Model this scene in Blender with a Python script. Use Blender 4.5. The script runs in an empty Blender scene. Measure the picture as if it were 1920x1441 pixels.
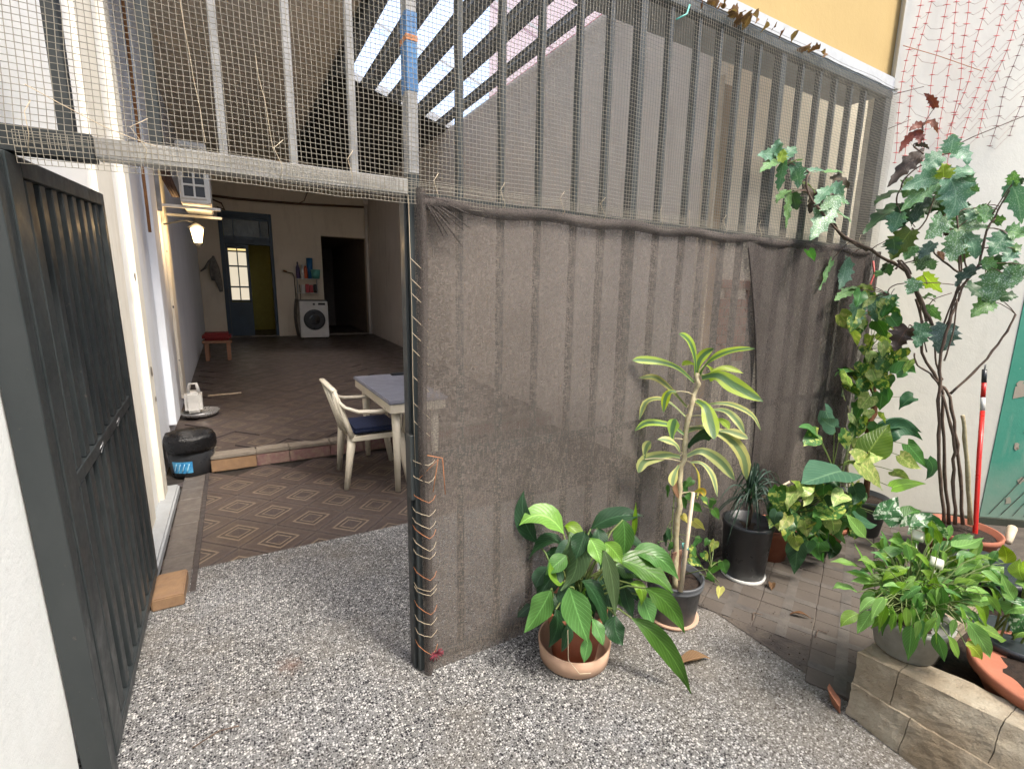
import bpy, bmesh, math, random
from mathutils import Vector, Matrix, noise
random.seed(7)
C = bpy.context.scene.collection
SC = bpy.context.scene
PI = math.pi

# ---------------------------------------------------------------- camera
CAMLOC = Vector((-0.5614, -1.7226, 1.55))
yaw, pitch, roll, fpx = .5232, .1854, .0160, 902.0
fwd = Vector((math.sin(yaw)*math.cos(pitch), math.cos(yaw)*math.cos(pitch), -math.sin(pitch)))
right0 = Vector((math.cos(yaw), -math.sin(yaw), 0)); up0 = right0.cross(fwd)
rgt = math.cos(roll)*right0 + math.sin(roll)*up0
upv = -math.sin(roll)*right0 + math.cos(roll)*up0
cd = bpy.data.cameras.new('camera'); cam = bpy.data.objects.new('camera', cd); C.objects.link(cam)
cd.sensor_width = 36; cd.lens = fpx/1920*36; cd.clip_start = .02; cd.clip_end = 500
cam.matrix_world = Matrix(((rgt.x, upv.x, -fwd.x, CAMLOC.x), (rgt.y, upv.y, -fwd.y, CAMLOC.y), (rgt.z, upv.z, -fwd.z, CAMLOC.z), (0, 0, 0, 1)))
SC.camera = cam
# ---------------------------------------------------------------- light
SUN_EL, SUN_AZ = math.radians(55), math.radians(156)   # azimuth clockwise from +Y (the way into the patio)
w = bpy.data.worlds.new('World'); SC.world = w; w.use_nodes = True
nt = w.node_tree; nt.nodes.clear()
sky = nt.nodes.new('ShaderNodeTexSky'); sky.sky_type = 'NISHITA'; sky.sun_disc = False
sky.sun_elevation = SUN_EL; sky.sun_rotation = SUN_AZ; sky.air_density = 1.0; sky.dust_density = 4.0; sky.ozone_density = 1.0
bg = nt.nodes.new('ShaderNodeBackground'); bg.inputs[1].default_value = .15
out = nt.nodes.new('ShaderNodeOutputWorld'); nt.links.new(sky.outputs[0], bg.inputs[0]); nt.links.new(bg.outputs[0], out.inputs[0])
sl = bpy.data.lights.new('sun', 'SUN'); sl.energy = 1.5; sl.angle = math.radians(10); sl.color = (1, .94, .84)
so = bpy.data.objects.new('sun', sl); C.objects.link(so)
sd = Vector((math.sin(SUN_AZ)*math.cos(SUN_EL), math.cos(SUN_AZ)*math.cos(SUN_EL), math.sin(SUN_EL)))
so.rotation_euler = sd.to_track_quat('Z', 'Y').to_euler(); so.location = sd*20
SC.view_settings.view_transform = 'Standard'; SC.view_settings.look = 'None'
SC.view_settings.exposure = 1.65; SC.view_settings.gamma = 1; SC.view_settings.use_curve_mapping = False

try: SC.cycles.max_bounces = 14; SC.cycles.diffuse_bounces = 7; SC.cycles.transparent_max_bounces = 24
except Exception: pass
# ---------------------------------------------------------------- helpers
def srgb(r, g, b):
    f = lambda c: (c/255/12.92) if c/255 <= .04045 else ((c/255+.055)/1.055)**2.4
    return (f(r), f(g), f(b))
class NB:
    """small node-building helper"""
    def __init__(s, name, rough=.6, metal=0, spec=.5):
        s.m = bpy.data.materials.new(name); s.m.use_nodes = True; s.t = s.m.node_tree
        s.b = s.t.nodes['Principled BSDF']; s.b.inputs['Roughness'].default_value = rough
        s.b.inputs['Metallic'].default_value = metal; s.b.inputs['Specular IOR Level'].default_value = spec
        s.o = s.t.nodes['Material Output']
    def n(s, typ, **k):
        x = s.t.nodes.new('ShaderNode'+typ)
        for a, v in k.items(): setattr(x, a, v)
        return x
    def l(s, a, b): s.t.links.new(a, b)
    def setin(s, nd, i, v):
        if hasattr(v, 'is_output'): s.l(v, nd.inputs[i])
        elif isinstance(v, tuple) and len(v) == 3 and nd.inputs[i].type == 'RGBA': nd.inputs[i].default_value = (*v, 1)
        else: nd.inputs[i].default_value = v
    def math(s, op, a, b=0., c=None, clamp=False):
        x = s.n('Math', operation=op, use_clamp=clamp); s.setin(x, 0, a); s.setin(x, 1, b)
        if c is not None: s.setin(x, 2, c)
        return x.outputs[0]
    def pos(s):
        return s.n('NewGeometry').outputs['Position']
    def objc(s): return s.n('TexCoord').outputs['Object']
    def uv(s): return s.n('TexCoord').outputs['UV']
    def mapv(s, v, scale=(1, 1, 1), rot=(0, 0, 0), loc=(0, 0, 0)):
        x = s.n('Mapping'); s.l(v, x.inputs[0]); x.inputs['Scale'].default_value = scale; x.inputs['Rotation'].default_value = rot; x.inputs['Location'].default_value = loc
        return x.outputs[0]
    def noise(s, v, scale, detail=4, rough=.6, dist=0):
        x = s.n('TexNoise'); s.l(v, x.inputs['Vector']); x.inputs['Scale'].default_value = scale; x.inputs['Detail'].default_value = detail
        x.inputs['Roughness'].default_value = rough; x.inputs['Distortion'].default_value = dist
        return x.outputs[0]
    def vor(s, v, scale, feat='F1', outn='Distance', rnd=1):
        x = s.n('TexVoronoi', feature=feat); s.l(v, x.inputs['Vector']); x.inputs['Scale'].default_value = scale; x.inputs['Randomness'].default_value = rnd
        return x.outputs[outn]
    def ramp(s, f, *stops, interp='LINEAR'):
        x = s.n('ValToRGB'); s.l(f, x.inputs[0]); cr = x.color_ramp; cr.interpolation = interp
        while len(cr.elements) < len(stops): cr.elements.new(.5)
        for e, (p, c) in zip(cr.elements, stops):
            e.position = p; e.color = (c, c, c, 1) if not isinstance(c, tuple) else (*c, 1)
        return x.outputs[0]
    def mix(s, f, a, b, mode='MIX'):
        x = s.n('Mix', data_type='RGBA', blend_type=mode); s.setin(x, 0, f)
        for i, v in ((6, a), (7, b)):
            if hasattr(v, 'is_output'): s.l(v, x.inputs[i])
            else: x.inputs[i].default_value = (*v, 1)
        return x.outputs[2]
    def sep(s, v):
        x = s.n('SeparateXYZ'); s.l(v, x.inputs[0]); return x.outputs
    def bump(s, h, strength=.3, dist=.01):
        x = s.n('Bump'); s.l(h, x.inputs['Height']); x.inputs['Strength'].default_value = strength; x.inputs['Distance'].default_value = dist
        s.l(x.outputs[0], s.b.inputs['Normal']); return x.outputs[0]
    def col(s, c): s.setin(s.b, 'Base Color', c)
    def done(s): return s.m

def plain(name, c1, c2=None, rough=.6, metal=0, nscale=12, bump=.15, bdist=.004, spec=.5, stretch=(1, 1, 1)):
    k = NB(name, rough, metal, spec); v = k.mapv(k.pos(), stretch)
    n1 = k.noise(v, nscale, 6, .65); c2 = c2 or tuple(x*.7 for x in c1)
    k.col(k.mix(k.ramp(n1, (.35, 0.), (.68, 1.)), c1, c2))
    if bump: k.bump(k.noise(v, nscale*8, 5), bump, bdist)
    r = k.ramp(k.noise(v, nscale*2.3, 3), (.3, max(rough-.12, .05)), (.7, min(rough+.15, 1)))
    k.l(r, k.b.inputs['Roughness'])
    return k.done()

class MB:
    """collects shapes, links them as one mesh object"""
    def __init__(s): s.v = []; s.f = []; s.mi = []; s.uv = []; s.m = 0; s.sm = []
    def add(s, vs, fs, uvs=None, smooth=False):
        o = len(s.v); s.v += [tuple(x) for x in vs]
        for i, f in enumerate(fs):
            s.f.append([o+j for j in f]); s.mi.append(s.m); s.sm.append(smooth)
            s.uv.append([uvs[j] for j in f] if uvs else [(0, 0)]*len(f))
        return s
    def box(s, x0, y0, z0, x1, y1, z1, M=None, bev=0):
        if bev:
            bm = bmesh.new(); bmesh.ops.create_cube(bm, size=1)
            for q in bm.verts: q.co = Vector(((x0+x1)/2+q.co.x*(x1-x0), (y0+y1)/2+q.co.y*(y1-y0), (z0+z1)/2+q.co.z*(z1-z0)))
            bmesh.ops.bevel(bm, geom=bm.edges[:], offset=bev, segments=1 if bev < .004 else 2, affect='EDGES')
            vs = [M @ q.co if M else q.co.copy() for q in bm.verts]; fs = [[q.index for q in f.verts] for f in bm.faces]
            bm.free(); return s.add(vs, fs)
        vs = [Vector((x, y, z)) for z in (z0, z1) for y in (y0, y1) for x in (x0, x1)]
        if M: vs = [M @ q for q in vs]
        return s.add(vs, [(0, 2, 3, 1), (4, 5, 7, 6), (0, 1, 5, 4), (2, 6, 7, 3), (0, 4, 6, 2), (1, 3, 7, 5)])
    def tube(s, pts, r, n=6, cap=True, smooth=True, flat=1.0):
        pts = [Vector(p) for p in pts]; k = len(pts)
        rs = r if isinstance(r, (list, tuple)) else [r]*k
        T = [(pts[min(i+1, k-1)]-pts[max(i-1, 0)]).normalized() for i in range(k)]
        u = T[0].orthogonal().normalized() if abs(T[0].z) > .9 else T[0].cross(Vector((0, 0, 1))).normalized()
        vs = []
        for i in range(k):
            u = (u-T[i]*u.dot(T[i])); u = u.normalized() if u.length > 1e-6 else T[i].orthogonal().normalized()
            b = T[i].cross(u)
            for j in range(n):
                a = 2*PI*j/n; vs.append(pts[i]+rs[i]*(math.cos(a)*u+math.sin(a)*b*flat))
        fs = [(i*n+j, i*n+(j+1) % n, (i+1)*n+(j+1) % n, (i+1)*n+j) for i in range(k-1) for j in range(n)]
        if cap: fs += [tuple(range(n))[::-1], tuple((k-1)*n+j for j in range(n))]
        return s.add(vs, fs, smooth=smooth)
    def lathe(s, prof, c=(0, 0, 0), n=32, M=None, smooth=True, wob=0):
        vs = []
        for i, (r, z) in enumerate(prof):
            for j in range(n):
                a = 2*PI*j/n; rr = r*(1+wob*math.sin(3*a+i))
                q = Vector((rr*math.cos(a), rr*math.sin(a), z))
                vs.append((M @ q if M else q)+Vector(c))
        k = len(prof)
        fs = [(i*n+j, i*n+(j+1) % n, (i+1)*n+(j+1) % n, (i+1)*n+j) for i in range(k-1) for j in range(n)]
        if prof[0][0] > 1e-4: fs.append(tuple(range(n))[::-1])
        if prof[-1][0] > 1e-4: fs.append(tuple((k-1)*n+j for j in range(n)))
        return s.add(vs, fs, smooth=smooth)
    def grid(s, fn, nu, nv, smooth=True):
        vs = []; uv = []
        for j in range(nv+1):
            for i in range(nu+1):
                vs.append(fn(i/nu, j/nv)); uv.append((i/nu, j/nv))
        fs = [(j*(nu+1)+i, j*(nu+1)+i+1, (j+1)*(nu+1)+i+1, (j+1)*(nu+1)+i) for j in range(nv) for i in range(nu)]
        return s.add(vs, fs, uv, smooth)
    def mesh(s, name, mats):
        me = bpy.data.meshes.new(name); me.from_pydata(s.v, [], s.f)
        ul = me.uv_layers.new(name='UVMap')
        ul.data.foreach_set('uv', [c for f in s.uv for q in f for c in q])
        me.polygons.foreach_set('material_index', s.mi); me.polygons.foreach_set('use_smooth', s.sm)
        for m in (mats if isinstance(mats, (list, tuple)) else [mats]): me.materials.append(m)
        me.update(); return me
    def build(s, name, mats, parent=None, loc=None):
        o = bpy.data.objects.new(name, s.mesh(name, mats)); C.objects.link(o)
        if parent is not None:
            o.parent = parent; o.matrix_parent_inverse = world(parent).inverted()
        if loc: o.location = loc
        return o
WORLD = {}
def world(o): return WORLD.get(o.name, Matrix.Identity(4))
def thing(name, label, cat, loc=(0, 0, 0), group=None):
    o = bpy.data.objects.new(name, None); C.objects.link(o); o.location = loc; o.empty_display_size = .1
    WORLD[o.name] = Matrix.Translation(Vector(loc))
    o['label'] = label; o['category'] = cat
    if group: o['group'] = group
    return o
def tag(o, label, cat, group=None):
    o['label'] = label; o['category'] = cat
    if group: o['group'] = group
    return o
def struct(o): o['kind'] = 'structure'; return o
def stuff(o): o['kind'] = 'stuff'; return o
def link_copy(src_mesh, name, parent, M):
    o = bpy.data.objects.new(name, src_mesh); C.objects.link(o); o.parent = parent
    o.matrix_parent_inverse = world(parent).inverted(); o.matrix_basis = M; return o
def fillet_noise(p, a, s): return Vector(noise.noise_vector(Vector(p)*s))*a

# ---------------------------------------------------------------- materials
def m_terrazzo():
    k = NB('terrazzo', .6, spec=.25); p = k.pos()
    wv = k.n('VectorMath', operation='ADD'); k.l(p, wv.inputs[0])
    nz = k.n('TexNoise'); k.l(p, nz.inputs['Vector']); nz.inputs['Scale'].default_value = 130
    sc = k.n('VectorMath', operation='SCALE'); k.l(nz.outputs[1], sc.inputs[0]); sc.inputs['Scale'].default_value = .006; k.l(sc.outputs[0], wv.inputs[1])
    v = wv.outputs[0]
    def layer(scale, prev, dark, light, thr, seed):
        x = k.n('TexVoronoi', feature='F1'); k.l(k.mapv(v, loc=(seed, seed*.7, 0)), x.inputs['Vector']); x.inputs['Scale'].default_value = scale
        c = k.n('SeparateColor'); k.l(x.outputs['Color'], c.inputs[0])
        size = k.math('MULTIPLY_ADD', c.outputs[1], .26, thr)
        m = k.math('LESS_THAN', x.outputs['Distance'], size)
        cc = k.ramp(c.outputs[0], (0., dark), (.40, (.04, .04, .043)), (.50, (.15, .15, .15)), (.66, light), (.90, (.50, .49, .46)), interp='CONSTANT')
        return k.mix(m, prev, cc)
    big = k.noise(p, 1.6, 4, .6)
    base = k.mix(k.ramp(big, (.35, 0.), (.65, 1.)), (.155, .156, .158), (.125, .122, .115))
    c = layer(205, base, (.009, .009, .011), (.32, .32, .325), .3, 3.1)
    c = layer(108, c, (.008, .008, .011), (.40, .40, .395), .26, 0)
    st = k.ramp(k.noise(k.mapv(p, (1, 1, 1), loc=(4, 2, 0)), 2.4, 6, .7), (.5, 0.), (.72, .55))
    c = k.mix(st, c, (.13, .115, .095))
    xs = k.sep(p)[0]
    dirt = k.math('MULTIPLY', k.ramp(k.math('ADD', k.math('MULTIPLY', xs, .45), k.math('MULTIPLY', k.noise(p, 5, 6, .7), .5)), (.5, 0.), (.95, .6)), 1)
    c = k.mix(dirt, c, (.15, .13, .105), )
    # rusty stain
    d = k.n('VectorMath', operation='DISTANCE'); k.l(p, d.inputs[0]); d.inputs[1].default_value = (-.47, .27, 0)
    s2 = k.math('MULTIPLY', k.ramp(k.math('ADD', d.outputs['Value'], k.math('MULTIPLY', k.noise(p, 40, 4), .12)), (.05, 1.), (.12, 0.)), .5)
    c = k.mix(s2, c, (.13, .055, .03))
    k.col(c); k.bump(k.noise(p, 160, 3), .12, .002)
    k.l(k.ramp(k.noise(p, 9, 4), (.3, .5), (.7, .85)), k.b.inputs['Roughness'])
    return k.done()
def m_diamond():
    k = NB('patterned_cement_tile', .5); p = k.pos(); x, y, z = k.sep(p)
    S = .2225
    px = k.math('DIVIDE', k.math('SUBTRACT', x, -.645), S*2); py = k.math('DIVIDE', k.math('SUBTRACT', y, 1.674), S*2)
    a = k.math('ADD', px, py); b = k.math('SUBTRACT', px, py)
    fa = k.math('ABSOLUTE', k.math('SUBTRACT', k.math('FRACT', k.math('ADD', a, .5+40)), .5))
    fb = k.math('ABSOLUTE', k.math('SUBTRACT', k.math('FRACT', k.math('ADD', b, .5+40)), .5))
    m = k.math('MULTIPLY', k.math('MAXIMUM', fa, fb), 2.)     # 0 centre .. 1 tile edge
    wob = k.math('MULTIPLY_ADD', k.noise(p, 30, 3), .05, -.025); m = k.math('ADD', m, wob)
    br, tan, dk = (.050, .037, .035), (.175, .135, .10), (.024, .019, .02)
    c = k.ramp(m, (0., (.036, .028, .03)), (.29, tan), (.35, dk), (.475, tan), (.555, br), (.62, (.042, .033, .034)), (.66, br), (.84, (.066, .05, .045)), (.93, (.045, .035, .035)), interp='CONSTANT')
    diag = k.ramp(k.math('ABSOLUTE', k.math('SUBTRACT', fa, fb)), (0., 1.), (.02, 0.))
    c = k.mix(k.math('MULTIPLY', diag, .25), c, (.12, .09, .07))
    wear = k.ramp(k.noise(p, 3.5, 7, .7), (.4, 0.), (.8, .45)); c = k.mix(wear, c, (.07, .055, .048))
    c = k.mix(k.ramp(k.noise(p, 60, 4, .7), (.4, 0.), (.8, .25)), c, (.14, .12, .1))
    k.col(c); k.bump(k.noise(p, 90, 4), .15, .002); k.l(k.ramp(k.noise(p, 6, 4), (.3, .34), (.7, .6)), k.b.inputs['Roughness'])
    return k.done()
def m_plaster(name, c1, c2, stain=(.25, .2, .14), amt=.35, bands=None, sc=1.6):
    k = NB(name, .85, spec=.2); p = k.pos()
    c = k.mix(k.ramp(k.noise(p, sc, 6, .65), (.35, 0.), (.65, 1.)), c1, c2)
    if bands:
        y = k.sep(p)[1]
        f = k.math('ADD', k.math('MULTIPLY', y, .2), k.math('MULTIPLY_ADD', k.noise(k.mapv(p, (1, 1, .25)), 7, 3), .016, -.008))
        c = k.mix(.8, c, k.ramp(f, *bands))
    sv = k.mapv(p, (1, 1, .22))
    s = k.math('MULTIPLY', k.ramp(k.noise(sv, 5, 7, .72), (.52, 0.), (.8, 1.)), amt); c = k.mix(s, c, stain)
    fl = k.math('MULTIPLY', k.ramp(k.noise(p, 14, 8, .7), (.66, 0.), (.70, 1.)), amt*.8); c = k.mix(fl, c, tuple(x*.8 for x in stain))
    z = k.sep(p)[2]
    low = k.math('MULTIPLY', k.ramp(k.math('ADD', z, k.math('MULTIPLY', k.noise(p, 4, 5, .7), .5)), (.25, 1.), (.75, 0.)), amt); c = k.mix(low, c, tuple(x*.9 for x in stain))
    k.col(c); k.bump(k.math('ADD', k.noise(p, 18, 6, .7), k.math('MULTIPLY', k.noise(p, 90, 3), .3)), .35, .006)
    return k.done()
M = {}
M['terrazzo'] = m_terrazzo(); M['diamond'] = m_diamond()
M['white_wall'] = m_plaster('white_plaster', (.84, .84, .81), (.79, .80, .78), (.36, .34, .30), .22)
M['bright_wall'] = m_plaster('whitewash', (.70, .68, .60), (.62, .605, .54), (.42, .40, .34), .32)
cr, bl = (.62, .56, .42), (.52, .56, .64)
M['left_wall'] = m_plaster('left_wall_plaster', (.86, .86, .82), (.8, .81, .8), (.38, .33, .27), .15)
M['cream'] = m_plaster('cream_plaster', (.80, .77, .68), (.75, .72, .63), (.30, .22, .13), .35)
M['bluish'] = m_plaster('pale_blue_plaster', (.68, .71, .76), (.62, .65, .70), (.30, .27, .25), .25)
M['back_wall'] = m_plaster('beige_plaster', (.76, .67, .53), (.70, .61, .48), (.28, .2, .12), .35)
M['side_wall'] = m_plaster('greige_plaster', (.74, .68, .61), (.67, .61, .545), (.26, .22, .19), .4, sc=1.1)
M['ceiling'] = m_plaster('brown_ceiling_plaster', (.86, .77, .64), (.74, .66, .55), (.42, .36, .29), .5, sc=4)
M['yellow'] = m_plaster('ochre_render', (.40, .29, .125), (.37, .265, .115), (.36, .27, .14), .15)
M['green'] = m_plaster('green_paint', (.05, .27, .19), (.09, .31, .225), (.36, .40, .33), .8)
M['skirt'] = m_plaster('dark_skirting_render', (.05, .09, .07), (.035, .05, .04), (.08, .07, .05), .6)  # dark greenish tone for the skirting at the wall foot
M['curb'] = m_plaster('grey_blue_curb', (.40, .44, .48), (.34, .37, .40), (.2, .18, .15), .4)
M['olive'] = plain('olive_yellow_paint', (.30, .26, .04), (.25, .21, .03), .6)
M['concrete'] = plain('rough_concrete', (.22, .19, .155), (.14, .115, .09), .9, nscale=9, bump=.6, bdist=.01)
def m_stone():
    k = NB('crumbling_cement', .92, spec=.2); p = k.pos()
    c = k.mix(k.ramp(k.noise(p, 7, 7, .7), (.35, 0.), (.65, 1.)), (.42, .37, .285), (.29, .245, .18))
    c = k.mix(k.ramp(k.noise(p, 2.7, 5, .6), (.45, 0.), (.62, .8)), c, (.22, .165, .105))
    c = k.mix(k.ramp(k.noise(p, 45, 6, .7), (.6, 0.), (.7, .7)), c, (.10, .08, .055))
    c = k.mix(k.ramp(k.noise(k.mapv(p, loc=(3, 1, 2)), 4, 5, .6), (.58, 0.), (.66, .6)), c, (.55, .47, .34))
    k.col(c); k.bump(k.math('ADD', k.noise(p, 26, 8, .72), k.math('MULTIPLY', k.noise(p, 130, 3), .3)), .8, .012); return k.done()
M['stone'] = m_stone()
def m_black():
    k = NB('black_painted_steel', .42, 0, .5); p = k.pos()
    c = k.mix(k.ramp(k.noise(k.mapv(p, (1, 1, .3)), 6, 6), (.35, 0.), (.7, 1.)), (.020, .025, .027), (.034, .039, .040))
    ed = k.math('MULTIPLY', k.ramp(k.noise(p, 34, 7, .7), (.66, 0.), (.72, 1.)), .8)
    c = k.mix(ed, c, (.13, .11, .09)); c = k.mix(k.ramp(k.noise(k.mapv(p, loc=(5, 0, 1)), 17, 6, .7), (.70, 0.), (.74, .9)), c, (.2, .085, .03))
    k.col(c); k.bump(k.noise(p, 60, 5), .2, .002); k.l(k.ramp(k.noise(p, 11, 4), (.3, .3), (.7, .6)), k.b.inputs['Roughness']); return k.done()
M['black'] = m_black()
def m_fence():
    k = NB('grey_green_steel', .42, .1, .5); p = k.pos()
    c = k.mix(k.ramp(k.noise(k.mapv(p, (1, 1, .4)), 9, 6), (.35, 0.), (.7, 1.)), (.026, .033, .035), (.05, .057, .058))
    c = k.mix(k.ramp(k.noise(p, 30, 7, .7), (.66, 0.), (.72, .9)), c, (.19, .12, .06))
    k.col(c); k.bump(k.noise(p, 60, 5), .2, .002); return k.done()
M['fence'] = m_fence()
M['lintel'] = plain('dusty_grey_steel', (.42, .41, .39), (.30, .29, .275), .35, .3, 9, .2, .003)
M['trim'] = plain('pale_trim_paint', (.42, .44, .46), (.34, .35, .36), .7)
M['dusty'] = plain('dusty_pale_steel', (.34, .34, .34), (.2, .2, .2), .45, .1, 9, .2, .003)
M['bluepaint'] = plain('blue_tape', (.06, .2, .42), (.05, .15, .33), .5)
M['rust'] = plain('rust', (.26, .12, .04), (.16, .07, .03), .9, nscale=40)
M['wood'] = plain('weathered_wood', (.32, .21, .11), (.2, .13, .07), .8, nscale=16, stretch=(6, 6, .5), bump=.4)
M['darkwood'] = plain('dark_wood', (.09, .045, .03), (.05, .025, .02), .6, nscale=16, stretch=(1, 6, 6))
M['stake'] = plain('pale_bamboo', (.62, .52, .38), (.5, .4, .28), .6, nscale=40)
M['wire'] = plain('plastic_netting', (.34, .31, .25), (.25, .23, .19), .6, bump=0)
M['tie'] = plain('pale_string', (.55, .47, .34), (.42, .33, .22), .7, bump=0)
M['coppertie'] = plain('orange_string', (.5, .2, .08), (.36, .13, .05), .6, bump=0)
M['red'] = plain('red_plastic_net', (.55, .10, .09), (.45, .08, .07), .5, bump=0)
M['redmetal'] = plain('red_painted_pole', (.55, .018, .012), (.45, .015, .01), .35, bump=0)
M['white'] = plain('white_plastic', (.7, .69, .66), (.6, .59, .55), .35, nscale=6, bump=.05)
M['chair'] = plain('cream_plastic', (.70, .65, .53), (.62, .57, .45), .35, nscale=6, bump=.05)
M['blackpl'] = plain('black_plastic', (.022, .024, .028), (.03, .033, .038), .35, nscale=8, bump=.1)
M['greypl'] = plain('grey_plastic', (.085, .09, .098), (.065, .068, .072), .45, nscale=6, bump=.1)
M['palepot'] = plain('dusty_pale_plastic', (.34, .335, .31), (.2, .195, .17), .7, nscale=7, bump=.3)
M['terracotta'] = plain('terracotta', (.36, .125, .068), (.30, .10, .055), .75, nscale=9, bump=.2)
M['paleterra'] = plain('pale_clay', (.52, .34, .24), (.46, .29, .2), .8, nscale=7, bump=.2)
M['soil'] = plain('potting_soil', (.035, .022, .015), (.09, .055, .035), .95, nscale=60, bump=1, bdist=.02)
M['dry'] = plain('dry_leaf', (.2, .09, .035), (.12, .05, .02), .8, nscale=30, bump=.4)
M['navy'] = plain('navy_cloth', (.018, .03, .085), (.012, .02, .055), .9, nscale=30)
M['redcloth'] = plain('red_cushion', (.20, .016, .016), (.14, .012, .012), .9, nscale=30)
M['stoolwood'] = plain('reddish_wood', (.28, .14, .08), (.2, .1, .05), .7, nscale=20)
M['doorblue'] = plain('dark_blue_paint', (.018, .045, .075), (.013, .032, .055), .4, nscale=6)
M['purple'] = plain('worn_red_purple_paint', (.16, .075, .08), (.22, .16, .12), .8, nscale=22, bump=.5)
M['brick'] = plain('yellow_brick', (.26, .16, .085), (.2, .12, .07), .9, nscale=20, bump=.5)
M['orangebrick'] = plain('orange_brick', (.34, .14, .08), (.27, .11, .065), .9, nscale=20, bump=.5)
M['bark'] = plain('cane_bark', (.14, .095, .065), (.075, .05, .04), .8, nscale=40, bump=.5)
M['stemgreen'] = plain('green_stem', (.10, .17, .04), (.14, .16, .05), .6, bump=0)
M['stempale'] = plain('pale_stem', (.42, .38, .24), (.3, .24, .14), .7, nscale=50, bump=.4)
M['coir'] = plain('coir_pole', (.22, .09, .035), (.13, .055, .025), .95, nscale=60, bump=1, bdist=.01)
M['brownrope'] = plain('brown_pipe', (.12, .055, .025), (.08, .04, .02), .6)
M['greycloth'] = plain('grey_cloth', (.22, .20, .18), (.12, .11, .1), .95, nscale=16)
M['pink'] = plain('pink_render', (.6, .2, .18), (.55, .18, .16), .8)
M['bandmetal'] = plain('weathered_blue_grey_sheet', (.30, .34, .38), (.2, .225, .25), .6, nscale=10)
M['darkroof'] = plain('shade_black_roof_sheet', (.02, .018, .016), (.035, .03, .026), .95)  # near-black colour stands in for the unlit underside of the rear roof
M['bin_blue'] = plain('printed_blue_label', (.02, .19, .45), (.12, .42, .62), .5, nscale=22, bump=0)
M['teal'] = plain('turquoise_plastic', (.12, .42, .36), (.1, .36, .3), .4, bump=0)
M['bluecup'] = plain('blue_plastic', (.015, .14, .33), (.012, .11, .27), .4, bump=0)
M['orangepl'] = plain('orange_plastic', (.55, .10, .025), (.45, .08, .02), .4, bump=0)
M['purplepl'] = plain('purple_plastic', (.07, .04, .12), (.05, .03, .1), .4, bump=0)
M['redpl'] = plain('red_plastic', (.45, .025, .03), (.36, .02, .025), .4, bump=0)
M['silver'] = plain('grey_steel', (.4, .4, .4), (.3, .3, .3), .3, .6, bump=0)
M['steelblue'] = plain('table_cover', (.24, .245, .29), (.19, .20, .235), .5, nscale=5)
M['darkglass'] = plain('dark_door_glass', (.012, .012, .014), (.02, .02, .022), .08, bump=0)
M['greenglass'] = plain('dim_transom_glass', (.075, .075, .05), (.06, .06, .045), .25, bump=0)
M['flower'] = plain('white_petal', (.8, .8, .66), (.74, .74, .6), .6, bump=0)
def emit(name, c, s):
    k = NB(name, .5); k.col(c); k.setin(k.b, 'Emission Color', c); k.b.inputs['Emission Strength'].default_value = s; return k.done()
M['lampglass'] = emit('lit_lamp_glass', (1., .72, .36), 3.2)
M['glowpane'] = emit('glowing_yellow_pane', (.9, .66, .28), .42)  # door panes glow by emission, in place of light coming through them
M['glowpane2'] = emit('glowing_white_pane', (.75, .66, .5), .32)
def m_bandglass():
    k = NB('clear_roof_sheet', .2); t = k.n('BsdfTransparent'); t.inputs[0].default_value = (.93, .95, 1, 1)
    tr = k.n('BsdfTranslucent'); tr.inputs[0].default_value = (.8, .86, .92, 1); mx = k.n('MixShader'); mx.inputs[0].default_value = .24
    k.l(t.outputs[0], mx.inputs[1]); k.l(tr.outputs[0], mx.inputs[2]); k.l(mx.outputs[0], k.o.inputs[0]); return k.done()
M['clear'] = m_bandglass()
def m_cloth(name, col, fac):
    k = NB(name, .85, spec=.15); p = k.pos()
    big = k.noise(k.mapv(p, (1, 1, .5)), 3.2, 5, .6)
    c = k.mix(k.ramp(big, (.3, 0.), (.7, 1.)), col, tuple(x*1.5+.01 for x in col))
    c = k.mix(k.ramp(k.noise(k.mapv(p, loc=(7, 2, 2)), 7, 7, .72), (.52, 0.), (.76, .35)), c, tuple(x*1.8+.02 for x in col))
    k.col(c)
    fine = k.noise(k.mapv(p, (.25, 1, 1)), 260, 2, .7); fine2 = k.noise(k.mapv(p, (1, 1, .14)), 190, 2, .7)
    h = k.math('ADD', k.math('MULTIPLY', fine, .6), k.math('MULTIPLY', fine2, .5))
    mid = k.noise(p, 45, 4, .6)
    a = k.math('ADD', k.math('MULTIPLY_ADD', k.math('SUBTRACT', h, .55), -2.0, fac), k.math('MULTIPLY_ADD', mid, -.3, .15), clamp=True)
    tb = k.n('BsdfTransparent'); tl = k.n('BsdfTranslucent'); k.l(c, tl.inputs[0])
    m1 = k.n('MixShader'); m1.inputs[0].default_value = .3; k.l(k.b.outputs[0], m1.inputs[1]); k.l(tl.outputs[0], m1.inputs[2])
    m2 = k.n('MixShader'); k.l(a, m2.inputs[0]); k.l(m1.outputs[0], m2.inputs[1]); k.l(tb.outputs[0], m2.inputs[2]); k.l(m2.outputs[0], k.o.inputs[0])
    k.bump(h, .5, .004); return k.done()
M['cloth'] = m_cloth('brown_shade_cloth', (.135, .117, .103), .35)
M['cloth2'] = m_cloth('dark_shade_cloth', (.068, .058, .053), .22)

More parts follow.
